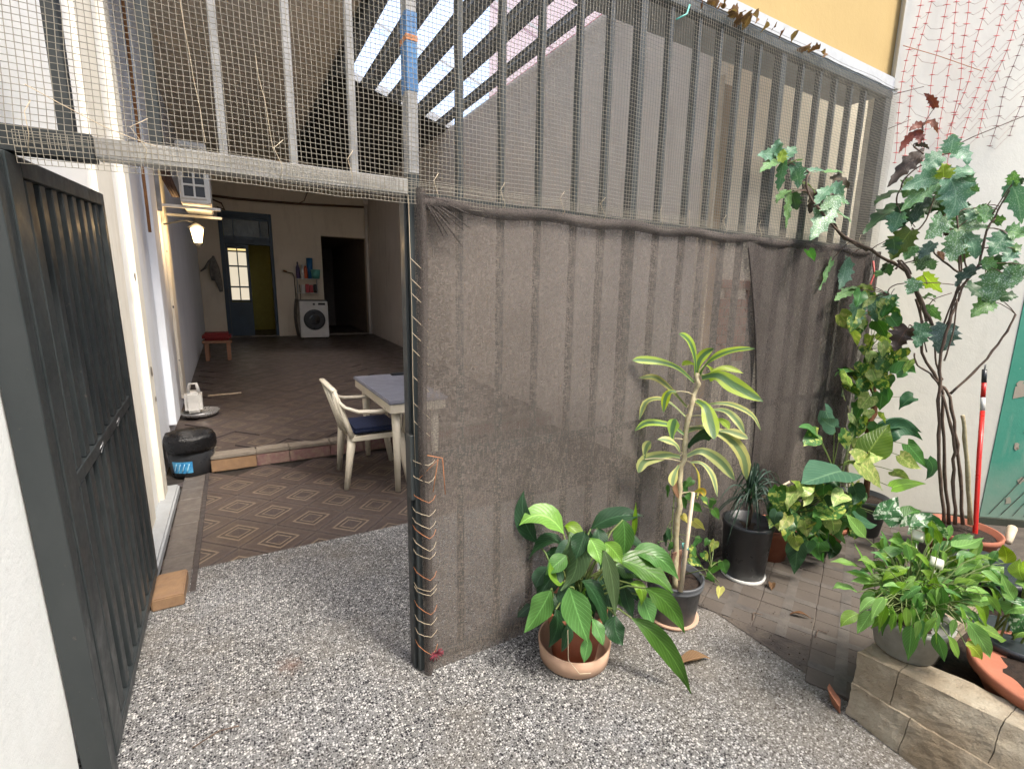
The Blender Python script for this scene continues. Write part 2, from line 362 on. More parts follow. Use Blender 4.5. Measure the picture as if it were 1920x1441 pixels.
def leafmat(name, col, vein=None, mode='vein', col2=None, back=None, rough=.38, trans=.3, silver=0):
    k = NB(name, rough, spec=.45); uv = k.uv(); u, v, _ = k.sep(uv); p = k.pos()
    oi = k.n('ObjectInfo').outputs['Random']
    au = k.math('ABSOLUTE', k.math('SUBTRACT', u, .5))
    vein = vein or tuple(min(1, x*1.7+.02) for x in col)
    if mode == 'stripe':
        m = k.math('ADD', au, k.math('MULTIPLY_ADD', k.noise(k.mapv(uv, (8, 1.2, 1)), 3, 2), .12, -.06))
        c = k.mix(k.ramp(m, (.16, 0.), (.24, 1.)), col, col2)
    else: c = k.mix(k.noise(p, 16, 3), col, tuple(x*.7 for x in col))
    if mode == 'var': c = k.mix(k.ramp(k.noise(p, 38, 3, .6), (.52, 0.), (.58, 1.)), c, col2)
    if silver:
        c = k.mix(k.math('MULTIPLY', k.ramp(k.vor(p, 120), (.25, 1.), (.4, 0.)), silver), c, (.42, .50, .46))
    ph = k.math('SUBTRACT', k.math('MULTIPLY', v, 9.), k.math('MULTIPLY', au, 7.))
    sv = k.math('ABSOLUTE', k.math('SUBTRACT', k.math('FRACT', k.math('ADD', ph, 20.)), .5))
    svm = k.ramp(sv, (0., 1.), (.16, 0.))
    if mode != 'stripe':
        c = k.mix(k.math('MULTIPLY', svm, .3), c, vein); c = k.mix(k.math('MULTIPLY', k.ramp(au, (.008, 1.), (.035, 0.)), .8), c, vein)
    # tips that have gone brown
    tip = k.ramp(k.math('ADD', v, k.math('MULTIPLY', k.noise(p, 30, 3), .1)), (1.0, 0.), (1.05, .8)); c = k.mix(tip, c, (.25, .16, .07))
    if back:
        bf = k.n('NewGeometry').outputs['Backfacing']; c = k.mix(bf, c, back)
    hs = k.n('HueSaturation'); k.l(k.math('MULTIPLY_ADD', oi, .03, .485), hs.inputs['Hue']); k.l(k.math('MULTIPLY_ADD', oi, .6, .85), hs.inputs['Value']); k.l(c, hs.inputs['Color'])
    k.l(k.math('MULTIPLY_ADD', oi, -.2, 1.05), hs.inputs['Saturation'])
    c = hs.outputs[0]; k.col(c)
    tl = k.n('BsdfTranslucent'); br = k.mix(1., c, (1., 1.2, .6), 'MULTIPLY'); k.l(br, tl.inputs[0])
    mx = k.n('MixShader'); mx.inputs[0].default_value = trans; k.l(k.b.outputs[0], mx.inputs[1]); k.l(tl.outputs[0], mx.inputs[2]); k.l(mx.outputs[0], k.o.inputs[0])
    nb = k.bump(k.math('ADD', k.math('MULTIPLY', svm, -1.), k.noise(p, 70, 3)), .35, .003)
    return k.done()
LM = {}
g = leafmat
LM['lily'] = g('lily_leaf', (.065, .18, .028)); LM['lily_bright'] = g('lily_leaf_bright', (.155, .32, .02), trans=.4); LM['lily_dark'] = g('lily_leaf_dark', (.018, .062, .022))  # brighter and darker tones of the same lily green
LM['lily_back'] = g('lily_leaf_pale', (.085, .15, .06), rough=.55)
LM['drac_striped'] = g('striped_leaf', (.08, .17, .06), mode='stripe', col2=(.33, .45, .035), trans=.4)
LM['drac_pale'] = g('faded_striped_leaf', (.15, .22, .09), mode='stripe', col2=(.42, .42, .13), rough=.5); LM['drac_bright'] = g('lime_leaf', (.30, .42, .04), trans=.4)
LM['drac_yellow'] = g('yellowing_leaf', (.35, .36, .08), mode='stripe', col2=(.6, .42, .05)); LM['dry'] = g('dried_leaf', (.17, .085, .035), rough=.8)
LM['pothos'] = g('vine_leaf', (.05, .16, .025), rough=.3); LM['pothos_var'] = g('variegated_vine_leaf', (.05, .15, .025), mode='var', col2=(.36, .40, .07), rough=.3)
LM['pothos_pale'] = g('pale_vine_leaf', (.26, .36, .08), mode='var', col2=(.44, .46, .16), rough=.35); LM['yellow_leaf'] = g('yellow_leaf', (.55, .48, .10))
LM['philo'] = g('blue_green_leaf', (.04, .13, .065), (.12, .24, .12), rough=.45); LM['philo_bright'] = g('bright_green_leaf', (.11, .22, .015), (.25, .38, .06), trans=.5)  # second one is the brighter yellow-green leaf tone
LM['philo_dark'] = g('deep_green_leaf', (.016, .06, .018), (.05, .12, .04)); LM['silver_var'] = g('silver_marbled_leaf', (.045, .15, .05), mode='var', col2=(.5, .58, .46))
LM['begonia'] = g('blue_begonia_leaf', (.11, .26, .15), (.26, .42, .28), back=(.11, .035, .03), silver=.4, rough=.4)
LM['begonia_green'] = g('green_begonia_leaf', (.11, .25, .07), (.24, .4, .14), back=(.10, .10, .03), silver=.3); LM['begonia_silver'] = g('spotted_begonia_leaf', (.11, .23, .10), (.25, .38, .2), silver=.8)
LM['beg_dark'] = g('dark_begonia_leaf', (.035, .085, .03), (.08, .15, .05)); LM['beg_slate'] = g('slate_begonia_leaf', (.05, .095, .08), (.11, .17, .14), silver=.2)  # plain darker tones for some of the begonia leaves
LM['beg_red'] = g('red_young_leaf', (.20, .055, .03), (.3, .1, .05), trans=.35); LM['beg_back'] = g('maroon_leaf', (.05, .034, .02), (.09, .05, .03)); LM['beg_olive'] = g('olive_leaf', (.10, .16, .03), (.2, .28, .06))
LM['yellow_green'] = g('yellow_green_leaf', (.27, .36, .03), trans=.4); LM['spath'] = g('fresh_lily_leaf', (.16, .31, .05), trans=.35); LM['thin'] = g('thin_dark_leaf', (.03, .065, .045), rough=.4)
# ================================================================ SETTING
XW = 2.7                                     # right wall of the patio
YB = 11.6                                    # back wall
def zf(y): return .14+.035*(y-3.0)           # the raised floor climbs gently
OD = Vector((.76, -.65, 0)); ON = Vector((-.65, -.76, 0)); OO = Vector((3.2, 0, 0))   # slanting garden wall
def WP(s, d, z): return OO+OD*s+ON*d+Vector((0, 0, z))

# ground: the terrazzo sheet goes on behind the camera
mb = MB()
mb.add([(-30, -60, 0), (40, -60, 0), (40, -.0, 0), (-.0, -.0, 0), (-30, -.0, 0)], [(0, 1, 2, 3, 4)])
g0 = struct(mb.build('terrazzo_ground', M['terrazzo']))
mb = MB(); mb.add([(-1.2, 0, 0), (3.25, 0, 0), (3.25, 1.22, 0), (-1.2, 1.31, 0)], [(0, 1, 2, 3)]); mb.box(-1.2, .02, -.3, 3.25, 1.2, -.02)
struct(mb.build('terrazzo_threshold', M['terrazzo']))
mb = MB(); mb.add([(-1.3, 1.0, -.016), (3.3, 1.0, -.016), (3.3, 3.0, -.016), (-1.3, 3.0, -.016)], [(0, 1, 2, 3)]); mb.box(-1.3, 2.99, -.2, -.80, 3.4, -.004)
lower = struct(mb.build('lower_patio_floor', plain('tile_joint', (.03, .025, .022), bump=.2)))
mb = MB(); mb.add([(-.79, 3.06, zf(3.06)-.012), (3.3, 3.06, zf(3.06)-.012), (3.3, 14, zf(14)-.012), (-.79, 14, zf(14)-.012), (-1.3, 3.32, zf(3.32)-.012), (-.79, 3.32, zf(3.32)-.012), (-1.3, 14, zf(14)-.012)], [(0, 1, 2, 3), (4, 5, 3, 6)])
upper = struct(mb.build('raised_patio_floor', M['diamond']))
def tile_mesh(sid, h, bev=.003):
    t = MB(); a, b = sid/2, sid/2-bev
    vs = [(x*a, y*a, 0) for x, y in ((-1, -1), (1, -1), (1, 1), (-1, 1))]+[(x*a, y*a, h-bev) for x, y in ((-1, -1), (1, -1), (1, 1), (-1, 1))]+[(x*b, y*b, h) for x, y in ((-1, -1), (1, -1), (1, 1), (-1, 1))]
    t.add(vs, [(8, 9, 10, 11)]+[(i, (i+1) % 4, 4+(i+1) % 4, 4+i) for i in range(4)]+[(4+i, 4+(i+1) % 4, 8+(i+1) % 4, 8+i) for i in range(4)])
    return t
tm = tile_mesh(.3147-.0025, .012).mesh('tile', M['diamond'])
for i in range(-1, 8):
    for j in range(-2, 7):
        if (i+j) % 2: continue
        x, y = -.645+.2225*i, 1.674+.2225*j
        if y > 2.92 or x > 1.6: continue
        link_copy(tm, 'tile', lower, Matrix.Translation((x, y, -.0145+random.uniform(-.0006, .0006))) @ Matrix.Rotation(PI/4, 4, 'Z') @ Matrix.Rotation(random.uniform(-.002, .002), 4, 'X'))
tilt = Matrix.Rotation(math.atan(.035), 4, 'X')
for i in range(-1, 9):
    for j in range(6, 26):
        if (i+j) % 2: continue
        x, y = -.645+.2225*i, 1.674+.2225*j
        if y < 3.22 or (x < -.6 and y < 3.5): continue
        link_copy(tm, 'tile', upper, Matrix.Translation((x, y, zf(y)-.0115+random.uniform(-.0008, .0008))) @ tilt @ Matrix.Rotation(PI/4, 4, 'Z'))
# border strip of long tiles along the left wall
bord = plain('grey_border_tile', (.115, .10, .088), (.075, .064, .058), .6, nscale=12)
for k in range(9):
    y = 1.06+k*.225
    t = MB(); t.box(-1.02, y+.0015, -.012, -.875, y+.222, .004, bev=.002); t.build('border_tile', bord, lower)
t = MB(); t.box(-.872, 1.06, -.012, -.845, 2.98, .004, bev=.002); t.build('border_strip', plain('dark_border_tile', (.055, .045, .042), (.035, .03, .03)), lower)
# step: riser blocks and a pale nosing
mb = MB(); mb.box(-.80, 2.985, -.02, 3.3, 3.2, .124); mb.box(-1.3, 3.32, -.02, -.7, 3.5, .138); step = struct(mb.build('patio_step', M['concrete']))
x = -.83
for k in range(12):
    L = random.uniform(.24, .38); t = MB(); t.box(x+.002, 2.962+random.uniform(-.003, .003), .0, x+L-.002, 2.99, .108, bev=.004); t.build('riser_block', M['purple'] if k else M['brick'], step)
    t = MB(); t.box(x+.002, 2.955+random.uniform(-.004, .004), .110, x+L-.002, 3.10, .143+random.uniform(-.002, .002), bev=.006); t.build('nosing', M['concrete'], step); x += L
    if x > 2.6: break

# the tiled patch under the plants on the right
tp = m_plaster('old_floor_tile', (.095, .083, .075), (.05, .045, .045), (.14, .115, .09), .45, sc=5)
tp2 = plain('old_floor_tile_strip', (.115, .10, .085), (.06, .053, .048), .75, nscale=9, bump=.35)
mb = MB(); mb.add([(1.42, -.02, .003), (1.40, -1.6, .003), (4.6, -1.6, .003), (4.6, -.02, .003)], [(0, 1, 2, 3)])
patch = struct(mb.build('tiled_floor_patch', plain('dirty_joint', (.05, .04, .035), (.11, .09, .07), .95, nscale=10, bump=.6)))
RT = Matrix.Rotation(.42, 4, 'Z')
def edge(y): return 1.18+.10*math.sin(y*9)+(-y)*.17
for i in range(0, 12):
    for j in range(-9, 3):
        p = RT @ Vector((1.02+i*.24, j*.24+.0, 0))
        if p.x < edge(p.y)+.20 or p.y > -.14 or p.y < -1.12 or (p.x-3.2)*.65+p.y*.76 > -.12: continue
        Mt = Matrix.Translation((p.x, p.y, 0)) @ RT
        t = MB(); e = .005+random.uniform(0, .003)
        # a slab with a slightly raised worn cross
        t.box(-.1185, -.1185, 0, .1185, .1185, e, M=Mt, bev=.003); t.m = 1; t.box(-.118, -.022, e, .118, .022, e+.0016, M=Mt); t.box(-.022, .0225, e, .022, .118, e+.0016, M=Mt); t.box(-.022, -.118, e, .022, -.0225, e+.0016, M=Mt)
        t.build('tile', [tp, tp2], patch)
# grit between terrazzo and tiles
k = MB()
for i in range(500):
    y = random.uniform(-1.15, -.06); x = edge(y)+random.gauss(.12, .22); s = random.uniform(.001, .0035)
    if x < .95: continue
    k.lathe([(0, 0), (s, s*.3), (s*.7, s), (0, s*1.2)], (x, y, .004), 5)
stuff(k.build('floor_grit', M['soil']))

# ---------------------------------------------------------------- walls
def wallthing(name, label): return thing(name, label, 'wall')
t = thing('white_wall', 'smooth white wall end at the near left edge beside the black gate', 'wall', (-1.2, -.5, 0))
mb = MB(); mb.box(-1.35, -7, 0, -1.07, -.035, 3.6, bev=.006); mb.build('plaster_face', M['white_wall'], t)
t = thing('patio_side_wall', 'long left patio wall with cream and pale blue vertical bands behind the gate', 'wall', (-1.2, 5, 0))
mb = MB(); mb.box(-1.45, .03, 0, -1.13, 2.50, 4.8); mb.build('plaster_face', M['left_wall'], t)
mb = MB(); mb.box(-1.45, 2.50, 0, -1.16, YB+.1, 4.8); mb.build('plaster_face', M['bluish'], t)
mb = MB(); mb.box(-1.129, 1.55, .0, -1.105, 1.98, 4.79, bev=.004); mb.build('pilaster', M['cream'], t)
mb = MB(); mb.box(-1.129, 2.30, .0, -1.09, 2.49, 4.79, bev=.004); mb.build('pilaster', M['cream'], t)
mb = MB(); mb.box(-1.159, 3.6, .3, -1.10, 4.0, 4.79, bev=.006); mb.build('pilaster', M['bluish'], t)
mb = MB(); mb.box(-1.159, 4.9, .3, -1.13, 5.25, 4.79, bev=.004); mb.build('pilaster', M['cream'], t)
for (y, z, s) in ((2.40, .98, .05), (2.44, .78, .03), (2.2, 1.62, .04)):
    mb = MB(); n = 9
    mb.add([(-1.087, y+math.cos(a/n*2*PI)*s*random.uniform(.6, 1.2), z+math.sin(a/n*2*PI)*s*.8*random.uniform(.5, 1.2)) for a in range(n)], [tuple(range(n))[::-1]]); mb.build('plaster_chip', M['concrete'], t)
mb = MB(); mb.box(-1.129, 1.02, .0, -1.025, 2.6, .07, bev=.012); mb.build('curb', M['curb'], t)
# rust stained conduit down the left wall, and a thin cable
mb = MB(); mb.tube([(-1.10, 3.3, z/10) for z in range(20, 46, 3)], .012, 6); mb.build('rusty_conduit', M['rust'], t)
mb = MB(); mb.tube([(-1.14, 5.0+.1*math.sin(z), z*.1+.25) for z in range(0, 22)], .008, 5); mb.build('cable', M['greypl'], t)
t = thing('patio_right_wall', 'tall greige plaster wall of the patio behind the fence bars', 'wall', (XW, 5, 0))
mb = MB(); mb.box(XW, 1.02, 0, XW+.3, YB+.1, 4.17); mb.build('plaster_face', M['side_wall'], t)
t = thing('return_wall', 'light plaster return wall behind the right end of the fence with bare brick patch', 'wall', (3.0, 1, 0))
mb = MB(); mb.box(XW+.002, .86, 0, 7.6, 1.018, 5); mb.build('plaster_face', M['back_wall'], t)
bi = 0
for r in range(9):
    for q in range(5):
        x = 2.70+q*.135+(r % 2)*.06; z = 1.02+r*.075
        if random.random() < .12: continue
        mb = MB(); mb.box(x+.004, .842, z+.004, min(x+.128, 3.35), .862, z+.069, bev=.003); mb.build('brick', M['orangebrick'], t)
t = thing('added_sky_block_wall', 'unseen plain pale wall added opposite the fence to cut low sky light', 'wall', (0, -4.6, 0))
mb = MB(); mb.box(-1.35, -4.9, 0, 6.5, -4.6, 4.6); mb.build('plaster_face', M['white_wall'], t)  # added out of view to block low sky light on fence and floor
# back wall with a door opening and a dark passage
t = thing('patio_back_wall', 'beige far wall of the patio with a blue door and an open passage', 'wall', (1, YB, 0))
zb = zf(YB)
mb = MB()
D0, D1, DT = -.708, .403, 3.33; O0, O1, OT = 1.50, 2.62, 2.92
for (x0, x1, z0, z1) in ((-1.2, D0, 0, 5), (D0, D1, DT, 5), (D1, O0, 0, 5), (O0, O1, OT, 5), (O1, XW, 0, 5)): mb.box(x0, YB, z0, x1, YB+.25, z1)
mb.build('plaster_face', M['back_wall'], t)
# room behind the door (olive) and passage
mb = MB(); mb.box(-.9, YB+1.6, 0, .8, YB+1.7, 4); mb.build('inner_wall', M['olive'], t)
mb = MB(); mb.box(-.95, YB+.25, 0, -.9, YB+1.6, 4); mb.box(.62, YB+.25, 0, .68, YB+1.6, 4); mb.box(-.9, YB+.25, 3.6, .62, YB+1.6, 3.7); mb.build('inner_side_wall', M['olive'], t)
mb = MB(); mb.box(1.40, YB+.25, 0, 1.5, YB+5, 4); mb.box(2.62, YB+.25, 0, 2.7, YB+5, 4); mb.box(1.5, YB+5, 0, 2.62, YB+5.1, 4); mb.box(1.5, YB+.25, 3.0, 2.62, YB+5, 3.1); mb.build('passage_wall', plain('dim_brown_plaster', (.30, .24, .2), (.22, .18, .15)), t)
mb = MB(); mb.box(1.502, YB+.4, zb, 1.53, YB+1.6, 2.15); mb.build('passage_door', M['stoolwood'], t)
mb = MB(); mb.box(D0, YB-.02, 0, D1, YB+.3, zb+.012); mb.box(O0, YB-.02, 0, O1, YB+.3, zb+.02); mb.build('threshold', M['concrete'], t)
# ceilings
t = thing('patio_ceiling', 'mottled brown ceiling over the left half of the patio', 'ceiling', (0, 5, 4.6))
mb = MB(); mb.add([(-1.3, 1.7, 4.02), (.93, 1.7, 4.66), (.93, YB+.1, 4.66), (-1.3, YB+.1, 4.02), (-1.3, 1.7, 4.14), (.93, 1.7, 4.78), (.93, YB+.1, 4.78), (-1.3, YB+.1, 4.14)],
    [(0, 1, 2, 3), (7, 6, 5, 4), (0, 4, 5, 1), (1, 5, 6, 2), (2, 6, 7, 3), (3, 7, 4, 0)]); mb.build('slab', M['ceiling'], t)
def zr(x): return 4.66-(x-.93)*(4.66-4.18)/(XW-.93)
t = thing('skylight_roof', 'sloping patio roof of clear strips alternating with grey metal strips', 'roof', (1.8, 3, 4.5))
edges = []
x = .935
for i, bw in enumerate([.19, .2]*4+[.13, .075]):
    a, b = x, x+bw; x = b
    if i % 2:
        mb = MB(); mb.add([(a, .4, zr(a)), (b, .4, zr(b)), (b, 6.15, zr(b)), (a, 6.15, zr(a))], [(3, 2, 1, 0)]); mb.build('clear_sheet', M['clear'], t)
    else:
        mb = MB(); ns = 8
        def fn(u, v, a=a, b=b): X = a-.012+(b-a+.024)*u; return (X, .4+5.76*v, zr(X)+.012-.02*math.cos(u*ns*PI)*.6-(.03 if .2 < u < .8 else 0))
        mb.grid(fn, 16, 1, False); mb.build('metal_sheet', M['bandmetal'], t)
for y in (1.6, 3.1, 4.6, 6.12):
    mb = MB(); mb.tube([(.93, y, 4.72), (XW, y, 4.24)], .015, 4); mb.build('purlin', M['fence'], t)
mb = MB(); mb.tube([(.93, .4, 4.61), (.93, 11, 4.61)], .045, 4); mb.build('beam', M['fence'], t)
t = thing('rear_roof', 'roof over the far end of the patio beyond the skylight, its unlit gloom painted black', 'roof', (1.8, 9, 4.4))
mb = MB(); mb.add([(.93, 6.2, 4.70), (XW+.1, 6.2, 4.20), (XW+.1, YB+.1, 4.20), (.93, YB+.1, 4.70), (.93, 6.2, 4.8), (XW+.1, 6.2, 4.3), (XW+.1, YB+.1, 4.3), (.93, YB+.1, 4.8)],
    [(0, 1, 2, 3), (7, 6, 5, 4), (0, 4, 5, 1), (2, 6, 7, 3), (1, 5, 6, 2), (3, 7, 4, 0)]); mb.build('roof_sheet', M['darkroof'], t)
t = thing('pink_building', 'salmon pink building wall seen up through the clear roof strips', 'building', (5.2, 3, 0))
mb = MB(); mb.box(4.9, 2.6, 0, 9, 9, 8.2); mb.build('wall', M['pink'], t)
# upper yellow wall
t = thing('yellow_wall', 'ochre yellow upper wall above the right end of the fence', 'wall', (1, .2, 2.9))
mb = MB(); mb.box(.9, .034, 2.94, 3.26, .3, 4.9); mb.build('render_face', M['yellow'], t)
mb = MB(); mb.box(.895, -.008, 2.862, 3.24, .31, 2.938, bev=.006); mb.build('trim', M['trim'], t)
# slanting garden wall
t = thing('garden_wall', 'bright whitewashed wall behind the plants turning green at the right edge', 'wall', tuple(WP(.5, 0, 0)))
def owall(mb, s0, s1, d0, d1, z0, z1):
    vs = [WP(s, d, z) for z in (z0, z1) for d in (d0, d1) for s in (s0, s1)]
    mb.add(vs, [(0, 2, 3, 1), (4, 5, 7, 6), (0, 1, 5, 4), (2, 6, 7, 3), (0, 4, 6, 2), (1, 3, 7, 5)])
mb = MB(); owall(mb, .0, .95, -.3, 0, 0, 6.5); mb.build('white_face', M['bright_wall'], t)
mb = MB(); owall(mb, .952, 4.5, -.3, .004, .055, 6.5); mb.build('green_face', M['green'], t)
mb = MB(); owall(mb, -.02, 4.5, -.3, .018, 0, .053); mb.build('skirting', M['skirt'], t)
mb = MB(); owall(mb, .0, .035, .002, .010, 2.87, 6.4); mb.build('corner_trim', M['bright_wall'], t)
patchm = m_plaster('bare_render', (.42, .37, .30), (.34, .30, .24), (.2, .3, .22), .4)
mb = MB(); n = 22
pts = [WP(1.0+.0+ (i/10)*.8 if i <= 10 else 1.8-((i-11)/10)*.8, .0065, (.91+.03*math.sin(i*2.1)) if i <= 10 else (1.02+.03*math.sin(i*1.7))) for i in range(n)]
mb.add(pts, [tuple(range(n))]); mb.build('bare_patch', patchm, t)
for i in range(34):
    s = random.uniform(1.0, 1.5); z = random.uniform(.1, 1.4); r = random.uniform(.006, .03)
    mb = MB(); n = 8; mb.add([WP(s+math.cos(a/n*2*PI)*r*random.uniform(.5, 1.2), .0068, z+math.sin(a/n*2*PI)*r*random.uniform(.6, 1.6)) for a in range(n)], [tuple(range(n))]); mb.build('paint_flake', patchm, t)
# old vine scratches
mb = MB()
for i in range(6):
    s = 1.0+i*.07; mb.tube([WP(s+.11*q+random.uniform(-.006, .006), .010, .08+q*random.uniform(.17, .21)) for q in range(5)], .0022, 4)
stuff(mb.build('dead_vine_traces', M['bark'], t))
# plank behind the fence bars
t = thing('plank', 'old wooden plank standing against the wall behind the fence bars', 'plank', (2.72, .8, 1.2))
mb = MB(); mb.box(2.60, .80, .0, 2.74, .83, 3.05, bev=.003); mb.build('board', M['wood'], t); mb = MB(); mb.box(2.575, .79, .0, 2.598, .83, 3.1, bev=.003); mb.build('edge_strip', M['stake'], t)
mb = MB(); mb.box(1.62, 5.0, 1.9, 1.68, 5.04, 2.9)

# ================================================================ FENCE
t = fence = thing('metal_fence', 'grey steel bar fence closing the patio right of the doorway', 'fence', (1.6, 0, 0))
bars = [(-.894, .03, 1), (-.708, .028, 1), (-.549, .022, 1), (-.361, .022, 1), (-.178, .022, 1), (.198, .022, 0), (.372, .022, 0), (.544, .020, 0), (.725, .020, 0), (.878, .024, 0), (1.043, .040, 0), (1.213, .022, 0), (1.393, .022, 0),
        (1.543, .022, 0), (1.695, .022, 0), (1.843, .022, 0), (2.031, .045, 0), (2.219, .022, 0), (2.39, .022, 0), (2.554, .022, 0), (2.723, .022, 0), (2.88, .022, 0)]
for (x, wd, up_) in bars:
    mb = MB(); z0 = 1.93 if up_ else .05
    mb.box(x-wd/2, -.008 if wd < .03 else -.014, z0, x+wd/2, .024 if wd < .03 else .034, 2.80, bev=.002)
    mb.build('post' if wd >= .03 else 'bar', (M['dusty'] if x in (-.549, -.361, -.178) else M['black'] if x < -.5 else M['fence']), fence)
mb = MB(); mb.box(3.10, -.02, 0, 3.17, .05, 2.84, bev=.003); mb.build('post', M['fence'], fence)
mb = MB(); mb.box(-1.25, -.022, 2.80, 3.17, .03, 2.845, bev=.003); mb.build('top_rail', M['fence'], fence)
mb = MB(); mb.box(.036, -.016, 1.855, 3.10, .026, 1.895, bev=.002); mb.build('middle_rail', M['fence'], fence)
mb = MB(); mb.box(.036, -.016, .9, 3.10, -.009, .94, bev=.001); mb.build('lower_rail', M['fence'], fence)
mb = MB(); mb.box(.036, -.016, .02, 3.10, .026, .05, bev=.002); mb.build('bottom_rail', M['fence'], fence)
t = frame = thing('door_frame', 'pale grey steel frame post and lintel around the open doorway', 'door frame', (0, 0, 0))
mb = MB(); mb.box(-.84, -.026, 1.882, -.006, .034, 1.932, bev=.002); mb.build('lintel', M['lintel'], frame)
mb = MB(); mb.box(-1.07, -.024, 1.874, -.842, .032, 1.936, bev=.002); mb.build('lintel_end', M['black'], frame)
mb = MB(); mb.box(-.004, -.026, .0, .034, .032, 1.95, bev=.002); mb.build('door_post', M['fence'], frame)
mb = MB(); mb.box(-.002, -.026, 1.952, .034, .032, 2.80, bev=.002); mb.build('door_post', M['dusty'], frame)
mb = MB(); mb.box(-.0035, -.0275, 2.21, .0355, .0335, 2.45, bev=.002); mb.build('blue_wrap', M['bluepaint'], frame)
mb = MB(); mb.box(-.005, -.029, 2.36, .037, .035, 2.38, bev=.002); mb.build('tape_band', M['coppertie'], frame)
mb = MB(); mb.box(-.016, .0, .0, -.0055, .05, 1.878); mb.build('stop_strip', M['black'], frame)
mb = MB(); mb.box(-.020, -.022, .76, -.0045, .03, 1.02, bev=.002); mb.build('lock_box', M['fence'], frame)

# gate, standing open along the left side
gate = thing('iron_gate', 'black iron bar gate standing open inward on the left', 'gate', (-1.0, 0, 0))
G0, G1, GZ0, GZ1 = .055, 1.135, .045, 1.866
def gbar(n, x0, y0, z0, x1, y1, z1, m='black', par=None): b = MB(); b.box(x0, y0, z0, x1, y1, z1, bev=.0025); return b.build(n, M[m], par or gate)
gbar('stile', -1.04, G0, GZ0, -1.0, G0+.10, GZ1); gbar('stile', -1.04, G1-.045, GZ0, -1.0, G1, GZ1)
gbar('top_rail', -1.04, G0+.102, GZ1-.05, -1.0, G1-.047, GZ1); gbar('middle_rail', -1.036, G0+.102, .95, -1.004, G1-.047, .995)
gbar('bottom_rail', -1.04, G0+.102, GZ0, -1.0, G1-.047, GZ0+.045)
y = .19
for i in range(8):
    wd = .06 if i == 0 else .05
    gbar('bar', -1.042, y, GZ0+.047, -1.006, y+wd, .948); gbar('bar', -1.042, y, .997, -1.006, y+wd, GZ1-.052); y += .113
gbar('hinge_post', -1.066, -.028, .0, -.999, .006, 1.86); gbar('hinge_post', -1.060, .012, .0, -1.004, .050, 1.86)
hin = MB(); hin.tube([(-1.02, .051, .30), (-1.02, .051, .38)], .012, 8); hin.build('hinge', M['rust'], gate)
hin = MB(); hin.tube([(-1.02, .051, 1.5), (-1.02, .051, 1.58)], .012, 8); hin.build('hinge', M['black'], gate)
for yy in (.75, .45):
    l_ = MB(); l_.tube([(-.998, yy-.02, .975), (-.992, yy+.005, .99), (-.998, yy+.03, .97), (-1.0, yy, .955)], .0018, 5); l_.build('wire_knot', M['silver'], gate)
gate.rotation_euler.x = math.radians(3.9)
t = thing('brick', 'yellow brick stopping the foot of the open black gate', 'brick', (-.96, 1.0, 0))
mb = MB(); mb.box(-1.02, .955, 0, -.885, 1.21, .062, bev=.006); mb.build('brick_body', M['brick'], t)

# ---------------------------------------------------------------- nets
def netmesh(mb, x0, x1, z0, z1, yfun, pitch, r, seg=3, jit=.0016, zt=None):
    nx = int((x1-x0)/pitch); nz = int((z1-z0)/pitch)
    def P(i, j):
        x = x0+i*pitch; z = z0+j*pitch
        n_ = noise.noise_vector((x*2.3, 0, z*2.3)); n2 = noise.noise_vector((x*9, 3, z*9))
        return Vector((x+n_.x*.012+n2.x*.003, yfun(x, z)+n_.y*.008, z+n_.z*.012+n2.z*.003))
    for i in range(nx+1):
        ps = [P(i, j) for j in range(0, nz+1, seg)]; mb.tube(ps, r, 3, cap=False)
    for j in range(nz+1):
        ps = [P(i, j) for i in range(0, nx+1, seg)]; mb.tube(ps, r, 3, cap=False)
net = thing('wire_netting', 'fine grey plastic netting stretched over the upper fence and the lintel', 'netting', (1, -.04, 2.4))
mb = MB(); netmesh(mb, -1.5, 3.22, 1.885, 2.86, lambda x, z: -.038, .0150, .00102); stuff(mb.build('mesh_grid', M['wire'], net))
mb = MB(); netmesh(mb, -.98, 3.1, 1.845, 1.93, lambda x, z: -.046-.010*math.sin(x*7), .0125, .0009, 2); stuff(mb.build('folded_edge', M['wire'], net))
def loosewire(mb, a, b, sag=.02, r=.0012, n=9):
    a = Vector(a); b = Vector(b); mb.tube([a.lerp(b, i/n)+Vector((0, -.004, -sag*math.sin(PI*i/n)))+noise.noise_vector(a*7+Vector((i*.4, 0, 0)))*.006 for i in range(n+1)], r, 4, cap=False)
for i in range(16):
    x = -.95+i*.26+random.uniform(-.05, .05); mb = MB(); z = 1.93 if x < 0 else 1.9
    mb.tube([(x, -.04, z-.06), (x+.012, -.062, z-.02), (x-.006+random.uniform(-.02,.02), -.058, z+.03), (x+.02, -.044, z+.06)], .0009, 4); mb.build('tie', M['tie'], net)
for (x, z0, z1) in ((-.62, 1.95, 2.3), (-.45, 1.95, 2.2)):
    mb = MB(); loosewire(mb, (x, -.045, z1), (x+.03, -.05, z0), .0, .0008); mb.build('loose_strand', M['tie'], net)
mb = MB(); loosewire(mb, (-.95, -.05, 2.02), (-.7, -.05, 1.92), .01, .0011); mb.build('loose_strand', M['tie'], net)
mb = MB(); mb.tube([(1.27, -.045, 2.80), (1.24, -.06, 2.75), (1.19, -.05, 2.72)], .004, 5); mb.build('green_string', M['teal'], net)

